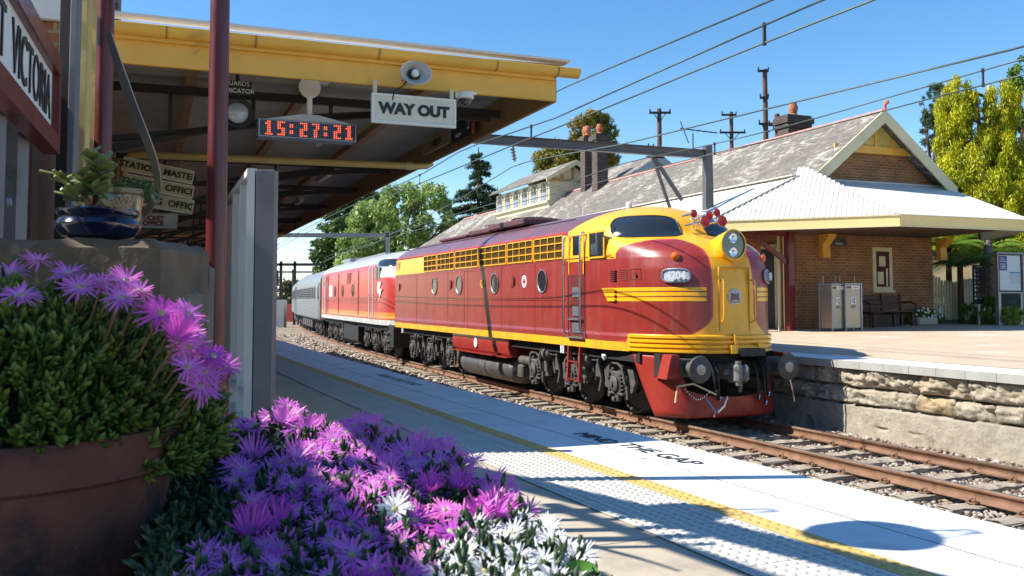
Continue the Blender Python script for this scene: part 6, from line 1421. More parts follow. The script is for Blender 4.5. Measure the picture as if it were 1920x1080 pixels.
def picket():
    y = .75; t = thing('picket_fence', 'cream picket fence with a gate beside the brick wall', 'fence', ST.w(5.2, y, 0), ST.deg); xs0 = ST.at(1750, 600, 1, y)[0]-5.2; xs1 = ST.at(1872, 600, 1, y)[0]-5.2; x = xs0+.02; r = random.Random(3); z = w_(6, y)+.1; k = 0; mb = MB(); gate = MB()
    while x < xs1:
        w = .085; big = k in (0,); h = 1.32+r.uniform(-.02, .02)+(.05 if k < 3 else 0)-.12*(abs((k-7)/6.0) < .9)*(1-abs((k-7)/6.0)); (gate if 2 <= k <= 11 else mb).prism([(x, z), (x+w, z), (x+w, z+h-.06), (x+w/2, z+h), (x, z+h-.06)], (0, r.uniform(0, .01), 0), (1, 0, 0), (0, 0, 1), (0, .022, 0)); x += .118; k += 1
    for zz in (.3, 1.0): mb.box(xs0, xs1, .03, .07, z+zz, z+zz+.08)
    mb.box(xs0-.02, xs0+.10, .0, .12, z, z+1.4); build(mb, 'pickets', MT['creamlt'], t, smooth=0); build(gate, 'gate', MT['creamlt'], t, smooth=0)
picket()
# distant timber power poles and antenna behind the roof
def ppole(px, top, base, Y, arms, label, r=.14):
    a = aty(px, top, Y); b = aty(px+1, base, Y); t = thing('power_pole', label, 'power pole', (a[0], Y, -1.5), 0, 'timber power poles behind the station'); build(MB().tube([(0, 0, 0), (0, 0, a[2]+1.5)], [r*1.25, r*.85], 10), 'pole', MT['pole'], t); mb = MB()
    for (py, x0, x1) in arms:
        z = aty(px, py, Y)[2]+1.5; u0 = aty(x0, py, Y)[0]-a[0]; u1 = aty(x1, py, Y)[0]-a[0]; mb.box(u0, u1, -.16, -.04, z-.06, z+.06)
        for s in (u0, u1): mb.lathe([(.04, 0), (.05, .1), (.02, .18)], (s*.93, -.1, z+.06), n=8)
        if x1-px > 9: mb.bar((u1*.6, -.1, z), (0, -.1, z-.55), .04, .04); mb.bar((u0*.6, -.1, z), (0, -.1, z-.55), .04, .04)
    build(mb, 'crossarm', MT['iron'], t)
ppole(1236, 204, 280, 52, [(212, 1217, 1257)], 'timber power pole with one crossarm above the grey gantry beam', .15)
ppole(1371, 210, 285, 58, [(216, 1352, 1380), (249, 1349, 1397)], 'timber power pole with two crossarms, left of the tallest pole', .14)
ppole(1434, 130, 268, 50, [(134, 1420, 1440), (184, 1424, 1440), (233, 1422, 1480)], 'tallest timber power pole, rising from the slate roof beside the chimney', .155)
ppole(1457, 214, 262, 47, [(235, 1440, 1476)], 'short stubby timber pole right beside the tallest pole', .16)
a = aty(1300, 320, 45); t = thing('television_antenna', 'thin television antenna on the ridge in front of the gantry', 'antenna', (a[0], 45, 5.5)); z = aty(1300, 250, 45)[2]-5.5; l = aty(1276, 248, 45)[0]-a[0]; r_ = aty(1344, 256, 45)[0]-a[0]
mb = MB(); mb.tube([(0, 0, 0), (0, 0, z)], .03, 6); mb.tube([(l, 0, z+.25), (r_, 0, z+.02)], .03, 6)
for u in np.linspace(0, 1, 7): x = l+(r_-l)*u; mb.tube([(x, -.4+.2*u, z+.22-.2*u), (x, .4-.2*u, z+.22-.2*u)], .015, 4)
mb.tube([(l, 0, z+.6), (l+.4, 0, z-.5)], .025, 5); build(mb, 'mast', MT['iron'], t)
# far gantries, signal
def fargantry(px0, px1, py, Y, masts, label, m='greyp', th=.28):
    a = aty(px0, py, Y); b = aty(px1, py, Y); t = thing('overhead_gantry', label, 'gantry', (a[0], Y, -1.4)); w = b[0]-a[0]; z = a[2]+1.4; build(MB().box(0, w, -th/2, th/2, z-th/2, z+th/2), 'beam', MT[m], t)
    for q in masts: x = aty(q, py, Y)[0]-a[0]; build(MB().box(x-th*.45, x+th*.45, -th*.5, th*.5, 0, z+.3), 'mast', MT[m], t)
    return t
fargantry(470, 731, 441, 58, [727], 'distant grey gantry crossing in front of the pale green tree', th=.26)
fargantry(490, 616, 496, 84, [527, 553], 'farther dark gantry on rust-brown masts where the tracks curve', 'iron', th=.24)
fargantry(490, 612, 510, 110, [549], 'farthest pale gantry seen against the sky at the bend', 'greyp', th=.2)
a = aty(516, 524, 70); t = thing('railway_signal', 'distant colour light signal showing red beside the curving rails', 'signal', (a[0], 70, -1.4)); build(MB().tube([(0, 0, 0), (0, 0, a[2]+1.4)], .07, 8), 'post', MT['steel'], t); build(MB().box(-.25, .25, -.2, .1, a[2]+.9, a[2]+2.1, c=.03), 'head', MT['black'], t); build(MB().lathe([(.12, 0), (0, .01)], (.05, -.2, a[2]+1.35), (0, -1, 0), 14), 'red_light', emis('signal_red', (1, .05, .03), 3), t)
mb = MB(); a = aty(512, 562, 75)
mb.box(a[0]-1.2, a[0]+.9, 75, 76, -1.4, 1.0); build(mb, 'equipment_hut', MT['greyl'], label='pale lineside hut at the far bend', cat='hut'); a = aty(530, 578, 95); build(MB().box(a[0], a[0]+5, 95, 95.3, -1.4, .6), 'construction_barrier', mat('barrier_red', (.7, .12, .08), .6), label='red barrier fencing far away at the bend of the tracks', cat='fence')
# ================================================================ trees and scrub
def leaves(centres, radii, n, size, stretch=(1, 1, 1), droop=0.0, seed=1, aspect=.5, shell=.55):
    r = np.random.default_rng(seed); C = np.asarray(centres, float); R = np.asarray(radii, float); w = R**2/np.sum(R**2); k = r.choice(len(C), n, p=w)
    d = r.normal(size=(n, 3)); d /= np.linalg.norm(d, axis=1)[:, None]; q = (shell+(1-shell)*r.uniform(0, 1, n)**.6)[:, None]*(1+.12*r.standard_normal((n, 1)))
    P = C[k]+d*q*R[k][:, None]*np.array(stretch); nrm = d+.9*r.normal(size=(n, 3)); nrm /= np.linalg.norm(nrm, axis=1)[:, None]
    t = r.normal(size=(n, 3)); t[:, 2] -= droop*3; t -= nrm*np.sum(t*nrm, 1)[:, None]; t /= np.linalg.norm(t, axis=1)[:, None]; b = np.cross(nrm, t)
    s = size*r.uniform(.6, 1.4, (n, 1)); V = np.stack([P-t*s-b*s*aspect*.3, P+b*s*aspect*.6, P+t*s+b*s*.1, P-b*s*aspect*.6], 1).reshape(-1, 3); F = np.arange(n*4).reshape(-1, 4)
    cl = r.uniform(0, 1, len(C))[k]; v = np.clip(.5*cl+.5*r.uniform(0, 1, n), 0, 1); return V, F, np.repeat(v, 4)
def blobs(c, rad, h, n, seed, taper=0.0, rb=.35, flat=1.0):
    n = int(n*2.6); rb = rb*.62
    """clump centres filling a crown of radius rad, height h, sitting on c"""
    r = np.random.default_rng(seed); out = []; R = []
    for _ in range(n):
        u = r.uniform(0, 1); a = r.uniform(0, 2*pi); prof = (1-taper*u)*(sin(pi*min(max(.12+.83*u, 0), 1))**.5 if taper < .5 else 1); q = rad*prof*sqrt(r.uniform(.15, 1))
        out.append((c[0]+q*cos(a), c[1]+q*sin(a), c[2]+h*u)); R.append(rad*rb*r.uniform(.55, 1.25)*(1-.5*taper*u))
    return out, R
def tree(name, label, base, crowns, nleaf, size, m, trunk=.25, seed=1, droop=0, stretch=(1, 1, 1), aspect=.5, bark='pole', group=None, trunkz=None, shell=.5):
    t = thing(name, label, 'tree', base, 0, group); C = []; R = []
    for (cx, cy, cz, rad, h, n, taper, rb) in crowns:
        a, b = blobs((cx, cy, cz), rad, h, n, seed+len(C), taper, rb); C += a; R += b
    V, F, v = leaves(C, R, nleaf, size, stretch, droop, seed, aspect, shell); nmesh('crown', V, F, m, t, attrs={'v': v})
    r = random.Random(seed); mb = MB(); top = max(c[2] for c in C); tz = trunkz or top*.85
    mb.tube([(0, 0, 0), (.1*trunk, 0, tz*.3), (-.3*trunk, .2*trunk, tz*.65), (0, 0, tz)], [trunk, trunk*.8, trunk*.5, trunk*.15], 10)
    for k in r.sample(range(len(C)), min(14, len(C))):
        c = C[k]; z0 = min(c[2]*.75, tz*.9)*r.uniform(.6, 1); mb.tube([(0, 0, z0*.9), (c[0]*.5, c[1]*.5, (z0+c[2])/2), c], [trunk*.35, trunk*.2, trunk*.05], 6)
    build(mb, 'trunk', MT[bark], t); return t
def B(px, Y): return aty(px, 562, Y)[0]
lg = leafmat('pale_green_leaf', [(0, (.10, .17, .03)), (.5, (.27, .38, .09)), (1, (.50, .58, .22))]); dg = leafmat('dark_conifer_leaf', [(0, (.02, .05, .015)), (.5, (.06, .12, .02)), (1, (.16, .24, .03))])
sp = leafmat('spruce_needle', [(0, (.012, .03, .012)), (.5, (.03, .07, .02)), (1, (.09, .14, .04))]); gm = leafmat('gum_leaf', [(0, (.06, .08, .015)), (.45, (.20, .21, .035)), (.75, (.34, .23, .04)), (1, (.46, .27, .07))])
gd = leafmat('golden_cypress_leaf', [(0, (.10, .11, .008)), (.3, (.28, .31, .012)), (.7, (.54, .52, .014)), (1, (.78, .68, .02))]); sc_ = leafmat('bush_scrub_leaf', [(0, (.03, .04, .015)), (.5, (.09, .10, .035)), (.8, (.16, .14, .06)), (1, (.25, .21, .12))]); gr = leafmat('fresh_green_leaf', [(0, (.03, .07, .01)), (.5, (.10, .20, .02)), (1, (.26, .38, .05))])
def px2(px, py, Y): p = aty(px, py, Y); return p[0], p[2]
def crown(px, pt, pb, Y, halfw, bx, n=40, taper=.0, rb=.35, dy=0):
    x, zt_ = px2(px, pt, Y); zb = px2(px, pb, Y)[1]; return (x-bx, dy, zb+1.5, 1.22*halfw*Y/FPX, zt_-zb, n, taper, rb)
G = 'broad trees beyond the station'
x = B(745, 74); tree('pale_tree', 'large pale green leafy tree behind the left end of the station roof', (x, 74, -1.5), [crown(755, 352, 560, 74, 48, x, 60), crown(700, 385, 570, 74, 52, x, 60), crown(810, 350, 520, 74, 38, x, 50)], 24000, .22, lg, .5, 3)
x = B(660, 86); tree('dark_conifer', 'dark green layered conifer left of the pale leafy tree', (x, 86, -1.5), [crown(655, 372, 560, 86, 62, x, 70, .35, .28), crown(700, 362, 480, 88, 40, x, 40, .2)], 15000, .30, dg, .5, 8, stretch=(1.5, 1.5, .55))
x = B(897, 78); 
def spruce():
    Y = 78; x, zt_ = px2(897, 276, Y); t = thing('spruce_tree', 'dark spruce with tiered drooping branches above the station roof end', 'tree', (x, Y, -1.5)); r = np.random.default_rng(4); C = []; R = []; mb = MB(); H_ = zt_+1.5; mb.tube([(0, 0, 0), (0, 0, H_)], [.35, .04], 8)
    z0 = px2(897, 470, Y)[1]+1.5
    for k in range(95):
        u = r.uniform(0, 1)**.8; z = H_-(H_-z0)*u; L = (.25+u*3.5)*r.uniform(.55, 1.25); a = r.uniform(0, 2*pi); n = max(3, int(L/.35)); mb.tube([(0, 0, z), (L*cos(a)*.6, L*sin(a)*.6, z+.05*L), (L*cos(a), L*sin(a), z-.12*L)], [.06, .04, .01], 5)
        for i in range(1, n+1): q = i/n; C.append((L*cos(a)*q, L*sin(a)*q, z-.12*L*q*q-.08)); R.append(.30)
    V, F, v = leaves(C, R, 26000, .18, (1, 1, .75), .5, 4, .35, .1); nmesh('crown', V, F, sp, t, attrs={'v': v}); build(mb, 'trunk', MT['pole'], t)
spruce()
x = B(1085, 88); tree('gum_tree', 'round gum tree with orange-tinged foliage behind the twin chimneys', (x, 88, -1.5), [crown(1110, 212, 330, 88, 38, x, 50), crown(1050, 275, 345, 88, 44, x, 45), crown(1140, 225, 330, 88, 20, x, 20)], 20000, .24, gm, .5, 12)
x = B(1070, 100)
# golden cypress with hanging sprays
def cypress():
    Y = 36; x = B(1855, Y); t = thing('golden_cypress', 'tall golden yellow-green cypress with hanging sprays behind the awning', 'tree', (x, Y, -1)); r = np.random.default_rng(9); C = []; R = []; H_ = px2(1845, 150, Y)[1]+1; zb = px2(1850, 470, Y)[1]+1
    for k in range(560):
        u = r.uniform(0, 1)**.7; z = H_-(H_-zb)*u; w = (.34+.66*u**.6)*2.45*(1+.18*sin(9*u+1)); a = r.uniform(0, 2*pi); q = w*sqrt(r.uniform(.3, 1))*r.uniform(.85, 1.1); C.append((q*cos(a)-.4*(1-u), q*sin(a), z)); R.append(r.uniform(.16, .42))
    V, F, v = leaves(C, R, 150000, .08, (.8, .8, 1.35), 1.3, 9, .42, .15); nmesh('crown', V, F, gd, t, attrs={'v': v}); mb = MB(); mb.tube([(0, 0, 0), (.05, 0, H_*.5), (-.3, 0, H_*.95)], [.3, .2, .04], 8)
    for k in range(0, 200, 5): c = C[k]; mb.tube([(0, 0, c[2]-.3), (c[0]*.9, c[1]*.9, c[2])], [.07, .015], 5)
    build(mb, 'trunk', MT['pole'], t)
cypress()
x = B(1760, 50); tree('eucalypt', 'thin blue-green eucalypt rising behind the left side of the golden cypress', (x, 50, -1), [crown(1762, 175, 330, 50, 28, x, 34, 0, .30), crown(1740, 190, 260, 50, 14, x, 10)], 6500, .12, leafmat('eucalypt_leaf', [(0, (.02, .04, .02)), (.5, (.06, .10, .04)), (1, (.16, .22, .08))]), .2, 15, aspect=.3)
x = B(1912, 46); tree('broadleaf_tree', 'bright green tree top at the right edge above the golden cypress', (x, 46, -1), [crown(1925, 128, 260, 46, 32, x, 30, 0, .32)], 6000, .11, gr, .2, 17)
# hillside behind the station
def hill():
    xs = np.linspace(14, 90, 60); ys = np.linspace(27, 140, 60); X, Y = np.meshgrid(xs, ys, indexing='ij'); q = X*.93+(Y-25.6)*.37-14.5; Z = .2+np.clip(q, 0, 30)*.30+1.2*vnoise(X*.2, Y*.2, 0, 3)*np.clip(q/6, 0, 1); n = len(ys); V = np.stack([X, Y, np.where(q < -1.5, -1.2, Z)], -1).reshape(-1, 3); i = np.arange(len(xs)-1)[:, None]*n+np.arange(n-1)[None]; nmesh('hillside', V, np.stack([i, i+n, i+n+1, i+1], -1).reshape(-1, 4), gmat, smooth=True, kind='structure')
    r = np.random.default_rng(31); C = []; R = []
    for _ in range(420):
        a, b = r.uniform(15, 60), r.uniform(29, 75); q = a*.93+(b-25.6)*.37-14.5
        if q < .2 or a/b < .40 or (b < 41 and .44 < a/b < .60): continue
        C.append((a, b, .2+min(q, 30)*.30+r.uniform(.2, 1.8)+(.8 if q > 6 else 0))); R.append(r.uniform(.7, 1.9))
    V, F, v = leaves(C, R, 60000, .14, seed=33, shell=.3); nmesh('hillside_scrub', V, F, sc_, attrs={'v': v}, label='dry brown-green bush scrub covering the hillside behind the station', cat='scrub', kind='stuff')
hill()
# tree ferns, trunk and garden behind the pickets
def treefern(px, py, Y, scale, label, seed):
    x, z = px2(px, py, Y); t = thing('tree_fern', label, 'tree fern', (x, Y, 0), 0, 'tree ferns behind the picket fence'); r = np.random.default_rng(seed); V = []; F = []; vv = []; mb = MB(); mb.tube([(0, 0, -.5), (0, 0, z)], [.12, .09], 8); build(mb, 'trunk', MT['pole'], t)
    for k in range(22):
        a = 2*pi*k/22+r.uniform(-.15, .15); L = scale*r.uniform(.8, 1.15); up = r.uniform(.45, 1.25); d = np.array([cos(a), sin(a), 0]); s = np.array([-sin(a), cos(a), 0]); pv = r.uniform(.3, 1); pr = None
        for i in range(34):
            u = (i+1)/34; p = d*L*u+np.array([0, 0, z+L*(up*u-(.55+up*.5)*u*u)]); w = L*.26*sin(pi*min(1, u*.9+.08))**.8
            for sg in (-1, 1):
                n0 = len(V); tip = p+s*sg*w+d*L*.03+np.array([0, 0, -.25*w]); wd = L*.011; V += [p-d*wd, p+d*wd, tip+d*wd*.5, tip-d*wd*.5]; F.append((n0, n0+1, n0+2, n0+3)); vv += [pv*r.uniform(.7, 1)]*4
    nmesh('fronds', np.array(V), np.array(F), leafmat('fern_frond', [(0, (.04, .09, .01)), (.5, (.13, .26, .02)), (1, (.30, .45, .06))]) , t, attrs={'v': np.array(vv)})
treefern(1800, 500, 28.6, 1.9, 'large bright tree fern above the pickets, next to the brick wall', 2); treefern(1842, 480, 30.0, 1.7, 'tree fern behind the black directory sign', 3); treefern(1778, 465, 30.5, 1.6, 'smaller tree fern half hidden at the wall\'s corner', 6)
x, z = px2(1853, 420, 28.2); t = thing('ragged_bark_tree', 'rough grey tree trunk rising under the awning behind the notice board', 'tree', (x, 28.2, 0)); mb = MB(); mb.tube([(0, 0, -.5), (.05, 0, 1), (-.05, 0, 2.2), (.02, 0, 3.4)], [.22, .18, .15, .08], 12); build(mb, 'trunk', mat('shaggy_bark', (.20, .17, .14), .95, var=.5, sc=9, bmp=1, bsc=14, dirt=(.05, .04, .03), dsc=7), t); C, R = blobs((.1, 0, 3.0), .7, .6, 8, 5); V, F, v = leaves(C, R, 3000, .09, seed=6); nmesh('crown', V, F, sc_, t, attrs={'v': v})
def shrub(px, py0, py1, Y, wpx, label, m, n, size, seed, name='garden_shrub'):
    x, zt_ = px2(px, py0, Y); zb = px2(px, py1, Y)[1]; t = thing(name, label, 'shrub', (x, Y, zb)); h = zt_-zb; rad = wpx/2*Y/FPX; C, R = blobs((0, 0, 0), rad, h*.9, 16, seed, 0, .4); V, F, v = leaves(C, R, n, size, seed=seed, shell=.3); nmesh('foliage', V, F, m, t, attrs={'v': v}); mb = MB()
    for k in range(5): mb.tube([(0, 0, -.2), tuple(C[k])], [.03, .01], 5)
    build(mb, 'stem', MT['pole'], t)
shrub(1856, 555, 612, 26.5, 46, 'green leafy shrub between the directory and the notice board', gr, 2600, .05, 3); shrub(1895, 575, 612, 26.2, 50, 'yellow-green groundcover seen through the legs of the notice board', leafmat('lime_leaf', [(0, (.10, .17, .02)), (1, (.42, .50, .08))]), 2200, .045, 4); shrub(1820, 565, 612, 27.5, 50, 'low dark shrub against the pickets', gr, 1500, .05, 5)
def planter():
    p = ST.at(1730, 600, 1, -.4); t = thing('flower_planter', 'low stone planter with white flowers at the foot of the brick wall', 'planter', ST.w(p[0], -.4, w_(p[0], -.4)), ST.deg); build(MB().box(-.35, .4, -.2, .2, 0, .22, c=.03), 'trough', MT['concrete'], t); C = [(x, 0, .32) for x in (-.3, -.1, .1, .3)]+[(.7, 0, .12), (-.5, 0, .1)]; V, F, v = leaves(C, [.2]*6, 1500, .035, seed=2, shell=.2); nmesh('foliage', V, F, gr, t, attrs={'v': v}); r = random.Random(2); mb = MB()
    for k in range(26): mb.lathe([(.0, 0), (.035, .01), (.0, .02)], (r.uniform(-.45, .6), r.uniform(-.25, -.1), r.uniform(.2, .5)), (0, -1, .5), 8)
    build(mb, 'blossom', MT['paper'], t)
planter()
# far bushes at the bend
for k, (px, py, Y, w, l, m) in enumerate(((548, 530, 150, 90, 'grey-brown leafless bush at the far bend of the tracks', sc_), (600, 520, 130, 120, 'dusty scrub behind the silver carriage', sc_), (585, 525, 120, 60, 'grey scrub clump above the carriage roof', sc_))): 
    x, z = px2(px, py, Y); t = thing('distant_bush', l, 'bush', (x, Y, -1.5)); C, R = blobs((0, 0, 0), w/2*Y/FPX*.6, z+1.5, 22, k+3, 0, .4); V, F, v = leaves(C, R, 6000, .3, seed=k, shell=.3); nmesh('foliage', V, F, m, t, attrs={'v': v})
x0 = -160; C = []; R = []; r = np.random.default_rng(77)
for _ in range(200): a = r.uniform(-160, 160); C.append((a, 300+r.uniform(-20, 40), r.uniform(-1, 5))); R.append(r.uniform(3, 7))
V, F, v = leaves(C, R, 22000, 1.0, seed=78, shell=.4); nmesh('distant_wood', V, F, sc_, attrs={'v': v}, label='low line of far-off woodland on the horizon', cat='wood', kind='stuff')
# ================================================================ pots and flowers in front
def fleshy(P, D, L, rad, seed):
    """short curved three-sided succulent leaves: base points P, directions D"""
    r = np.random.default_rng(seed); n = len(P); D = D/np.linalg.norm(D, axis=1)[:, None]; a = np.cross(D, r.normal(size=(n, 3))); a /= np.linalg.norm(a, axis=1)[:, None]; b = np.cross(D, a); bend = a*r.uniform(.1, .35, (n, 1)); V = []
    prof = [(0, .55), (.35, 1.0), (.75, .85), (1.0, .08)]; ks = 5
    for u, w in prof:
        c = P+D*(L*u)[:, None]+bend*(L*u*u)[:, None]*-1
        for k in range(ks): q = 2*pi*k/ks; V.append(c+(a*cos(q)+b*sin(q))*(rad*w)[:, None])
    V = np.stack(V, 1); F = []
    for i in range(3):
        for k in range(ks): x = i*ks+k; y = i*ks+(k+1) % ks; F.append((x, y, y+ks, x+ks))
    F = (np.array(F)[None]+np.arange(n)[:, None, None]*20).reshape(-1, 4); u = np.tile(np.repeat([0, .35, .75, 1.0], ks), n); v = np.clip(np.repeat(r.uniform(0, .6, n), 20)+u*.4, 0, 1); return V.reshape(-1, 3), F, v
succ = leafmat('fleshy_green_leaf', [(0, (.015, .03, .008)), (.35, (.05, .09, .015)), (.7, (.15, .21, .035)), (1, (.28, .30, .06))], .35, .12)
succd = leafmat('dusky_green_leaf', [(0, (.012, .026, .012)), (.5, (.035, .07, .03)), (1, (.09, .15, .06))], .4, .1)
def sprigs(pts, nrm, nper, L, rad, seed, m, parent, name='foliage'):
    r = np.random.default_rng(seed); pts = np.asarray(pts); nrm = np.asarray(nrm); n = len(pts); P = []; D = []; 
    for j in range(nper):
        t = j//2/(nper/2); d = nrm+r.normal(size=(n, 3))*.16; side = np.cross(nrm, r.normal(size=(n, 3))); side /= np.linalg.norm(side, axis=1)[:, None]; P.append(pts+nrm*(L*1.5*t)); D.append(d+side*(.75-.35*t))
    P = np.concatenate(P); D = np.concatenate(D); k = len(P); V, F, v = fleshy(P, D, L*r.uniform(.7, 1.25, k), rad*r.uniform(.7, 1.2, k), seed); return nmesh(name, V, F, m, parent, world=True, smooth=True, attrs={'v': v})
def flowermesh(seed, R=.026, kind='purple'):
    r = np.random.default_rng(seed); V = []; F = []; A = []; np_ = 42 if kind == 'purple' else 40
    for k in range(np_):
        lay = k % 2; a = 2*pi*k/np_+r.uniform(-.09, .09); L = R*r.uniform(.8, 1.12)*(1-.18*lay); up = r.uniform(.12, .42)+.30*lay+(1.1 if (kind == 'magenta' and seed % 2) else 0); d = np.array([cos(a), sin(a), 0]); s = np.array([-sin(a), cos(a), 0]); w = R*.047*r.uniform(.8, 1.25); n0 = len(V); tw = r.uniform(-.5, .5); curl = r.uniform(-.25, .3)
        for i, (u, ww) in enumerate(((.10, .5), (.40, 1.0), (.75, 1.05), (1.0, .25))):
            c = d*L*u+np.array([0, 0, L*(up*u-(.25+curl)*u*u)])+s*L*.06*tw*u*u
            V += [c-s*w*ww+np.array([0, 0, w*.25]), c+s*w*ww+np.array([0, 0, w*.25*tw])]; A += [u, u]
        for i in range(3): F.append((n0+2*i, n0+2*i+1, n0+2*i+3, n0+2*i+2))
    c0 = len(V); 
    for i, (rr, z) in enumerate(((.17, .04), (.15, .13), (.07, .17))):
        for k in range(8): V.append(np.array([cos(k*pi/4)*rr*R, sin(k*pi/4)*rr*R, z*R])); A.append(-1)
    for i in range(2):
        for k in range(8): F.append((c0+i*8+k, c0+i*8+(k+1) % 8, c0+(i+1)*8+(k+1) % 8, c0+(i+1)*8+k))
    F.append((c0+16, c0+18, c0+20, c0+22))
    return np.array(V), np.array(F), np.array(A)
def petalmat(name, stops, centre):
    m, t, b = newmat(name); a = t.nodes.new('ShaderNodeAttribute'); a.attribute_name = 'v'; c = ramp(t, a.outputs['Fac'], stops); oi = t.nodes.new('ShaderNodeObjectInfo'); hs = t.nodes.new('ShaderNodeHueSaturation'); t.links.new(mth(t, 'MULTIPLY_ADD', oi.outputs['Random'], .05, .475), hs.inputs['Hue']); t.links.new(mth(t, 'MULTIPLY_ADD', oi.outputs['Random'], .35, .85), hs.inputs['Value']); t.links.new(c, hs.inputs['Color'])
    c2 = mixc(t, mth(t, 'LESS_THAN', a.outputs['Fac'], -.5), hs.outputs[0], centre); t.links.new(c2, b.inputs['Base Color']); b.inputs['Roughness'].default_value = .45; b.inputs['Specular IOR Level'].default_value = .35
    tr = t.nodes.new('ShaderNodeBsdfTranslucent'); t.links.new(c2, tr.inputs[0]); mx = t.nodes.new('ShaderNodeMixShader'); mx.inputs[0].default_value = .3; o = t.nodes['Material Output']; t.links.new(b.outputs[0], mx.inputs[1]); t.links.new(tr.outputs[0], mx.inputs[2]); t.links.new(mx.outputs[0], o.inputs[0]); return m
purp = petalmat('purple_petal', [(0, (.80, .55, .80)), (.25, (.82, .36, .76)), (.7, (.76, .17, .64)), (1, (.84, .27, .66))], (.60, .48, .30)); whit = petalmat('white_petal', [(0, (.75, .76, .62)), (.4, (.80, .80, .80)), (1, (.80, .78, .82))], (.55, .55, .22)); mag = petalmat('magenta_petal', [(0, (.80, .45, .70)), (.3, (.62, .12, .60)), (1, (.60, .06, .50))], (.6, .45, .3))
FM = {}
for kind, m in (('purple', purp), ('white', whit), ('magenta', mag)):
    FM[kind] = []
    for q in range(4):
        V, F, A = flowermesh(q+10*len(FM), .026, kind); o = nmesh('flower', V, F, m, attrs={'v': A}); FM[kind].append(o.data); bpy.data.objects.remove(o)
def flowers(parent, pts, nrm, kind, limit, seed, smin=.85, smax=1.2, mixk=None):
    r = np.random.default_rng(seed); pts = np.asarray(pts); allv = []; n = len(pts); L = np.array(parent.location); order = np.argsort(np.linalg.norm(pts-CAM0, axis=1)); rest = []
    for c, i in enumerate(order):
        k = mixk if (mixk and r.uniform() < .18) else kind; me = FM[k][r.integers(4)]; d = Vector(tuple(nrm[i]+r.normal(size=3)*.18)).normalized(); q = d.to_track_quat('Z', 'Y'); s = float(r.uniform(smin, smax)); M = Matrix.Translation(Vector(tuple(pts[i]-L))) @ q.to_matrix().to_4x4() @ Matrix.Rotation(r.uniform(0, 6.28), 4, 'Z') @ Matrix.Diagonal((s, s, s*r.uniform(.7, 1.3), 1))
        if c < limit: o = bpy.data.objects.new('flower', me); link(o, parent); o.matrix_local = M
        else: rest.append((me, M))
    if rest:
        V = []; F = []; A = []; n0 = 0
        for me, M in rest:
            co = np.empty(len(me.vertices)*3, np.float32); me.vertices.foreach_get('co', co); co = co.reshape(-1, 3); Mn = np.array(M); co = co@Mn[:3, :3].T+Mn[:3, 3]; f = np.empty(len(me.polygons)*4, np.int32); me.loops.foreach_get('vertex_index', f); F.append(f.reshape(-1, 4)+n0); V.append(co); a = np.empty(len(co), np.float32); me.attributes['v'].data.foreach_get('value', a); A.append(a); n0 += len(co)
        o = nmesh('more_flowers', np.concatenate(V), np.concatenate(F), FM[kind][0].materials[0], parent, attrs={'v': np.concatenate(A)}, kind='stuff')
def poly_in(px, py, poly):
    c = np.zeros(len(px), bool); j = len(poly)-1
    for i in range(len(poly)):
        xi, yi = poly[i]; xj, yj = poly[j]; cr = ((yi > py) != (yj > py)) & (px < (xj-xi)*(py-yi)/(yj-yi+1e-9)+xi); c ^= cr; j = i
    return c
def poisson(poly, n, dmin, seed, grow=1.0):
    r = np.random.default_rng(seed); xs = [p[0] for p in poly]; ys = [p[1] for p in poly]; out = []; tries = 0
    while len(out) < n and tries < 60000:
        tries += 1; x, y = r.uniform(min(xs), max(xs)), r.uniform(min(ys), max(ys))
        if not poly_in(np.array([x]), np.array([y]), poly)[0]: continue
        dm = dmin*(.65+.75*(y-760)/320.)
        if all((x-a)**2+((y-b)*1.5)**2 > dm*dm for a, b in out): out.append((x, y))
    return out
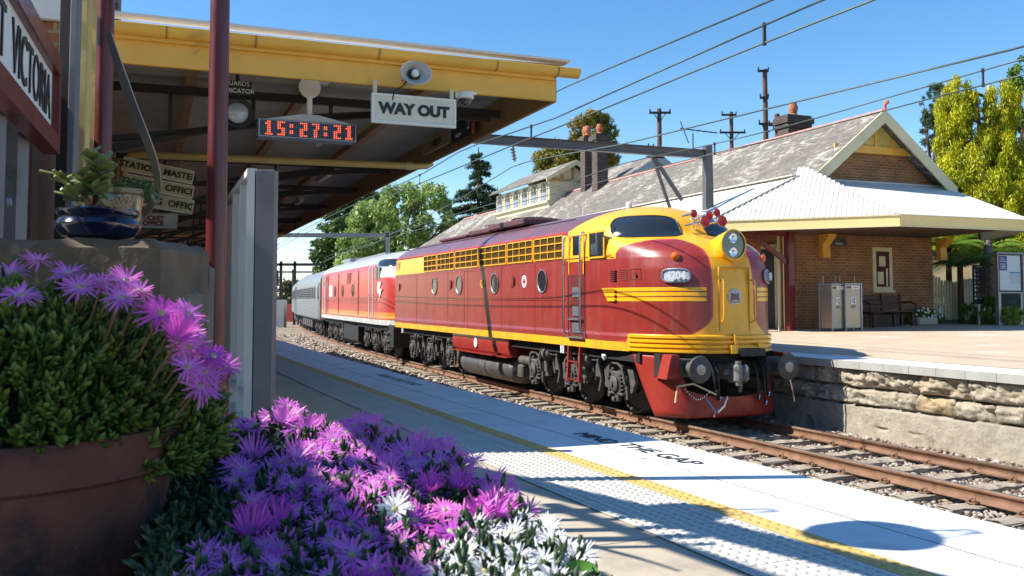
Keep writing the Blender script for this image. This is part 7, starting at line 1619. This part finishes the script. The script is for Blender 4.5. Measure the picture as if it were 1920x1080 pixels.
# the bed: a mound about 0.75 m high, top surface rising away from us
def bedpt(px, py, lift=0.0):
    u = (1080-py)/300.; Y = 1.02+.70*u+.15*u*u+max(0, (px-900))*.0004; p = aty(px, py, Y); return p+np.array([0, 0, lift])
def bed():
    zone_p = [(330, 1120), (390, 1020), (470, 960), (420, 900), (455, 860), (520, 880), (600, 820), (520, 800), (430, 815), (410, 790), (470, 800), (545, 768), (600, 800), (690, 790), (760, 820), (850, 845), (895, 885), (950, 935), (1000, 955), (960, 985), (900, 1010), (820, 1040), (800, 1120)]
    zone_w = [(800, 1120), (830, 1030), (900, 985), (960, 968), (1030, 985), (1062, 1010), (1085, 1040), (1140, 1130)]
    full = [(290, 1150), (285, 930), (340, 830), (400, 790), (520, 775), (700, 800), (850, 850), (900, 890), (1000, 960), (1060, 1010), (1130, 1080), (1150, 1150)]
    tp = thing('ice_plant', 'bed of purple ice plant flowers filling the foreground', 'flowering plant', (-.45, 1.35, 0)); tw = thing('ice_plant', 'clump of white ice plant flowers, right of the purple ones', 'flowering plant', (.05, 1.15, 0))
    P = [bedpt(x, y, .0) for x, y in poisson(zone_p, 400, 26, 3)]; P = np.array(P); P[:, 2] += np.random.default_rng(1).uniform(-.012, .014, len(P)); toC = CAM0+np.array([0, 0, .9])-P; Nn = toC/np.linalg.norm(toC, axis=1)[:, None]*.9+np.array([0, -.05, .75]); flowers(tp, P, Nn, 'purple', 99, 5, .72, 1.35, 'magenta')
    P = np.array([bedpt(x, y, .0) for x, y in poisson(zone_w, 110, 26, 4)]); toC = CAM0+np.array([0, 0, .9])-P; Nn = toC/np.linalg.norm(toC, axis=1)[:, None]*.9+np.array([0, -.05, .75]); flowers(tw, P, Nn, 'white', 90, 6)
    x1 = bedpt(740, 985, .02); flowers(tw, np.array([x1]), np.array([[.1, -.7, .7]]), 'white', 90, 9, 1.12, 1.15)
    r = np.random.default_rng(8); S = []; 
    while len(S) < 2600:
        x, y = r.uniform(285, 1150), r.uniform(770, 1150)
        if poly_in(np.array([x]), np.array([y]), full)[0]: S.append(bedpt(x, y+6)+np.array([0, 0, -.018+r.uniform(-.045, .006)]))
    S = np.array(S); nr = np.tile(np.array([0, -.25, 1.]), (len(S), 1))+r.normal(size=(len(S), 3))*.35; sprigs(S[:2000], nr[:2000], 8, .018, .0032, 21, succd, tp); sprigs(S[2000:], nr[2000:], 8, .018, .0032, 22, succd, tw)
    # buds and tall tips
    # body of the mound and the trough that holds it
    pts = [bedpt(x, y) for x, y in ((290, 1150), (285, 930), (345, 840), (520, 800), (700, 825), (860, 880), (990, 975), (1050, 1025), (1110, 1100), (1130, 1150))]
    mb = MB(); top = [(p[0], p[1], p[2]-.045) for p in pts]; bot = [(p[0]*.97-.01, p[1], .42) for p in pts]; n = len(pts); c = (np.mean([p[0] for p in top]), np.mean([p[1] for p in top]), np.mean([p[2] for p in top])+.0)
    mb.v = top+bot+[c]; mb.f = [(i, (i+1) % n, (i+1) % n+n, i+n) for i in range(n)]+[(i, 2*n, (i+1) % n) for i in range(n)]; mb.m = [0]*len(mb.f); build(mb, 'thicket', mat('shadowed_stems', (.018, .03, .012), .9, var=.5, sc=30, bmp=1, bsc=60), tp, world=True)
    t = thing('stone_trough', 'low stone trough under the flower bed', 'planter', (-.3, 1.35, 0)); mb = MB(); mb.box(-.34, .36, -.33, .45, 0, .42, c=.02); build(mb, 'trough', MT['concrete'], t)
bed()
def potplant():
    cx, cy, R, zr = -.735, 1.30, .25, .822; t = thing('flower_pot', 'large weathered terracotta pot at the lower left', 'pot', (cx, cy, 0)); tm = mat('weathered_terracotta', (.16, .048, .03), .85, var=.5, sc=7, bmp=.8, bsc=25, dirt=(.025, .018, .02), dsc=5, dthr=.50)
    build(MB().lathe([(.0, .30), (.18, .30), (.195, .45), (R-.012, zr-.07), (R-.010, zr-.062), (R+.004, zr-.055), (R+.006, zr-.008), (R, zr), (R-.02, zr), (R-.03, zr-.04), (0, zr-.05)], n=64), 'body', tm, t); build(MB().lathe([(.23, 0), (.24, .29), (0, .30)], n=32), 'stand', MT['concrete'], t)
    p = thing('ice_plant', 'bushy succulent with purple flowers overflowing the terracotta pot', 'flowering plant', (cx, cy, zr-.06)); r = np.random.default_rng(14); S = []; Nn = []
    # dome of foliage, bulging over the rim towards the right
    def dome(a, e):
        rr = 1.0+.10*sin(3*a+1)+.06*sin(5*a); X = cos(a)*cos(e)*.262*rr; Yy = sin(a)*cos(e)*.24*rr; Z = sin(e)*.185*(1+.05*sin(4*a)); return np.array([cx+X, cy+Yy, zr-.01+Z-.05*(1-sin(e))*(cos(a) > .3)*(sin(a) > -.3)])
    while len(S) < 1900:
        a = r.uniform(0, 2*pi); e = math.asin(r.uniform(.0, 1)); q = dome(a, e); n_ = np.array([cos(a)*cos(e), sin(a)*cos(e), sin(e)+.35]); S.append(q-n_*r.uniform(0, .04)); Nn.append(n_)
    S = np.array(S); Nn = np.array(Nn); sprigs(S, Nn, 9, .019, .0036, 15, succ, p)
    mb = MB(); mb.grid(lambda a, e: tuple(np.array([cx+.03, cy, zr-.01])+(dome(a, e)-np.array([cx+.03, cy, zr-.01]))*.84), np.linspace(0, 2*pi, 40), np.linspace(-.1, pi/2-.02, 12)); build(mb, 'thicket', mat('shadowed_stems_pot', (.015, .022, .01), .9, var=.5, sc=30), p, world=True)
    FP = [(x, y, Y*1.24) for x, y, Y in [(20, 512, 1.05), (72, 492, 1.12), (130, 515, 1.06), (150, 540, 1.0), (190, 535, 1.02), (235, 530, 1.03), (262, 548, 1.0), (228, 560, .98), (300, 590, .98), (330, 600, 1.0), (350, 590, 1.05), (345, 625, .99), (330, 640, .96), (355, 650, 1.0), (398, 670, 1.0), (420, 690, 1.02), (385, 700, .99), (375, 725, .98), (40, 555, .95), (350, 690, .96)]]
    P = np.array([aty(x, y, Y) for x, y, Y in FP]); D = P-np.array([cx, cy, zr-.05]); D /= np.linalg.norm(D, axis=1)[:, None]; toC = CAM0-P; toC /= np.linalg.norm(toC, axis=1)[:, None]; flowers(p, P, D*.7+toC*.55+np.array([0, 0, .5]), 'purple', 50, 16, 1.0, 1.3, 'magenta')
    mb = MB()
    for q, d in zip(P, D): mb.tube([q-np.array([0, 0, .002]), q-d*.015-[0, 0, .012], q-d*.04-[0, 0, .03]], .0018, 5)
    build(mb, 'stem', mat('pink_green_stem', (.22, .12, .05), .5), p, world=True)
potplant()
def block(name, label, x0, x1, ytop, Y, dep, m, zb=0, r=.05, seed=1):
    a = aty(x0, ytop, Y); b = aty(x1, ytop, Y); zt_ = a[2]; t = thing(name, label, 'stone block', ((a[0]+b[0])/2, Y+dep/2, zb)); w = (b[0]-a[0]); nx, nz, ny = 30, 24, 10; V = []; F = []
    mb = MB(); mb.box(-w/2, w/2, -dep/2, dep/2, 0, zt_-zb, c=r*.4); o = build(mb, 'block', m, t, smooth=40); u = o.modifiers.new('u', 'SUBSURF'); u.subdivision_type = 'SIMPLE'; u.levels = 4; u.render_levels = 4; tx = bpy.data.textures.new('n'+name+str(seed), 'CLOUDS'); tx.noise_scale = .06; tx.noise_depth = 4; d = o.modifiers.new('d', 'DISPLACE'); d.texture = tx; d.strength = .022; d.mid_level = .5; d.texture_coords = 'LOCAL'; return t
stm = mat('mottled_brown_stone', (.12, .085, .055), .9, var=.55, sc=5, bmp=.8, bsc=18, dirt=(.28, .23, .18), dsc=4, dthr=.55); stm2 = mat('grey_brown_stone', (.17, .15, .12), .9, var=.35, sc=5, bmp=.8, bsc=20, dirt=(.3, .27, .22), dsc=5, dthr=.55)
block('stone_block', 'large mottled stone block under the two small pots', -120, 296, 447, 1.9, .34, stm, .0, seed=1); block('stone_block', 'small dark stone block behind the end of the large one', 285, 333, 484, 2.25, .3, stm2, 0, seed=2); block('stone_block', 'pale tall stone block beside the terracotta pot', 240, 345, 535, 2.05, .16, stm2, 0, seed=3)
def bowl():
    Y = 1.92; a = aty(83, 412, Y); b = aty(237, 412, Y); zb = aty(160, 446, Y)[2]; cx = (a[0]+b[0])/2; R = (b[0]-a[0])/2; h = aty(160, 388, Y)[2]-zb; t = thing('ceramic_bowl', 'glossy dark blue ceramic bowl on the stone block', 'pot', (cx, Y+.06, zb)); m, tt, bb = newmat('cobalt_glaze'); bb.inputs['Base Color'].default_value = (.006, .008, .03, 1); bb.inputs['Roughness'].default_value = .12; bb.inputs['Coat Weight'].default_value = .6
    build(MB().lathe([(R*.55, 0), (R*.85, h*.1), (R*.98, h*.35), (R, h*.5), (R*.93, h*.66), (R*.88, h*.72), (R*.95, h*.80), (R*.98, h*.95), (R*.93, h), (R*.88, h*.97), (R*.86, h*.85), (0, h*.84)], n=48), 'bowl', m, t)
    p = thing('jade_plant', 'small jade plant with round red-edged leaves in the blue bowl', 'succulent', (cx, Y+.06, zb+h*.85)); r = np.random.default_rng(3); stem = MB(); lv = MB()
    tips = [((150, 330), (200, 390)), ((165, 290), (190, 385)), ((195, 300), (190, 385)), ((112, 330), (170, 385)), ((180, 350), (180, 390)), ((215, 375), (205, 392)), ((130, 365), (165, 388))]
    for (tx, ty), (bx, by) in tips:
        T_ = aty(tx, ty, Y+.03); B_ = aty(bx, by, Y+.05); M_ = (T_+B_)/2+[0.01, .01, .0]; stem.tube([B_, M_, T_], [.006, .005, .003], 6)
        for j in range(9):
            u = .55+.45*(j//2)/4; c = B_+(T_-B_)*u; a_ = r.uniform(0, 2*pi); d = np.array([cos(a_), sin(a_)*.7, r.uniform(.1, .9)]); d /= np.linalg.norm(d); s = np.cross(d, [0, 0, 1.]); s /= np.linalg.norm(s); n_ = np.cross(s, d); L = r.uniform(.028, .048); W = L*.36; n0 = len(lv.v); V = []
            for q in range(6):
                v = q/5; w = W*sin(pi*min(.08+v*.86, 1))**.7
                for e, th in ((-1, 0), (0, 1), (1, 0), (0, -1)): V.append(c+d*L*v+s*w*e+n_*.0035*th)
            F = [(q*4+e, q*4+(e+1) % 4, (q+1)*4+(e+1) % 4, (q+1)*4+e) for q in range(5) for e in range(4)]; lv.add(V, F+[(20, 21, 22, 23)], 0)
    build(stem, 'stem', mat('jade_stem', (.2, .13, .07), .7), p, world=True); build(lv, 'leaves', mat('jade_leaf', (.20, .24, .07), .3, var=.35, sc=25, dirt=(.36, .12, .05), dsc=22, dthr=.60), p, world=True, smooth=60)
    lv = MB()
    for (x, y) in ((225, 385), (240, 380), (210, 388), (228, 392)):
        c0 = aty(x, y, Y+.0)
        for k in range(12): a_ = k*.52; d = np.array([cos(a_), sin(a_)*.8, .7]); c = c0; lv.tube([c, c+d*.012, c+d*.022], [.003, .005, .001], 6)
    build(lv, 'rosette', mat('pink_rosette', (.34, .26, .18), .5), p, world=True)
    Y2 = 2.12; a = aty(195, 370, Y2); b = aty(266, 370, Y2); zb = aty(160, 443, Y2)[2]; zt_ = aty(200, 356, Y2)[2]; R = (b[0]-a[0])/2*1.05; hh = zt_-zb; t = thing('glass_planter', 'shiny clear glass planter behind the blue bowl', 'pot', ((a[0]+b[0])/2, Y2, zb)); build(MB().lathe([(R*.6, 0), (R*.72, hh*.12), (R*.78, hh*.3), (R*.92, hh*.7), (R*.98, hh*.86), (R*1.08, hh*.9), (R*1.1, hh), (R*1.0, hh), (R*.95, hh*.88), (0, hh*.8)], n=40), 'jar', mat('glazed_jar', (.30, .24, .17), .08, .25, var=.4, sc=14, coat=.8), t)
    p = thing('trailing_fern', 'feathery green plant in the glass planter', 'plant', ((a[0]+b[0])/2, Y2, zt_)); C = [(-.04, 0, 0), (0, 0, .005), (.03, 0, .005), (.055, 0, -.005), (-.09, 0, .01)]; V, F, v = leaves(C, [.028]*5, 1500, .006, seed=2, shell=.1, aspect=.3); nmesh('foliage', V, F, leafmat('feathery_leaf', [(0, (.02, .06, .02)), (1, (.08, .2, .05))]), p, attrs={'v': v})
bowl()
t = thing('nasturtium_leaf', 'single round green leaf at the bottom edge, right of the white flowers', 'leaf', (0, 0, 0)); c = bedpt(1085, 1085, .0); 
mb = MB(); n = 28; V = [c]+[c+np.array([cos(q)*.023*(1+.06*sin(3*q)), -.01+sin(q)*.010, sin(q)*.016+.006]) for q in np.linspace(0, 2*pi, n, endpoint=False)]; mb.add(V, [(0, 1+i, 1+(i+1) % n) for i in range(n)]); build(mb, 'blade', mat('nasturtium_green', (.10, .28, .03), .5, var=.2, sc=40), t)
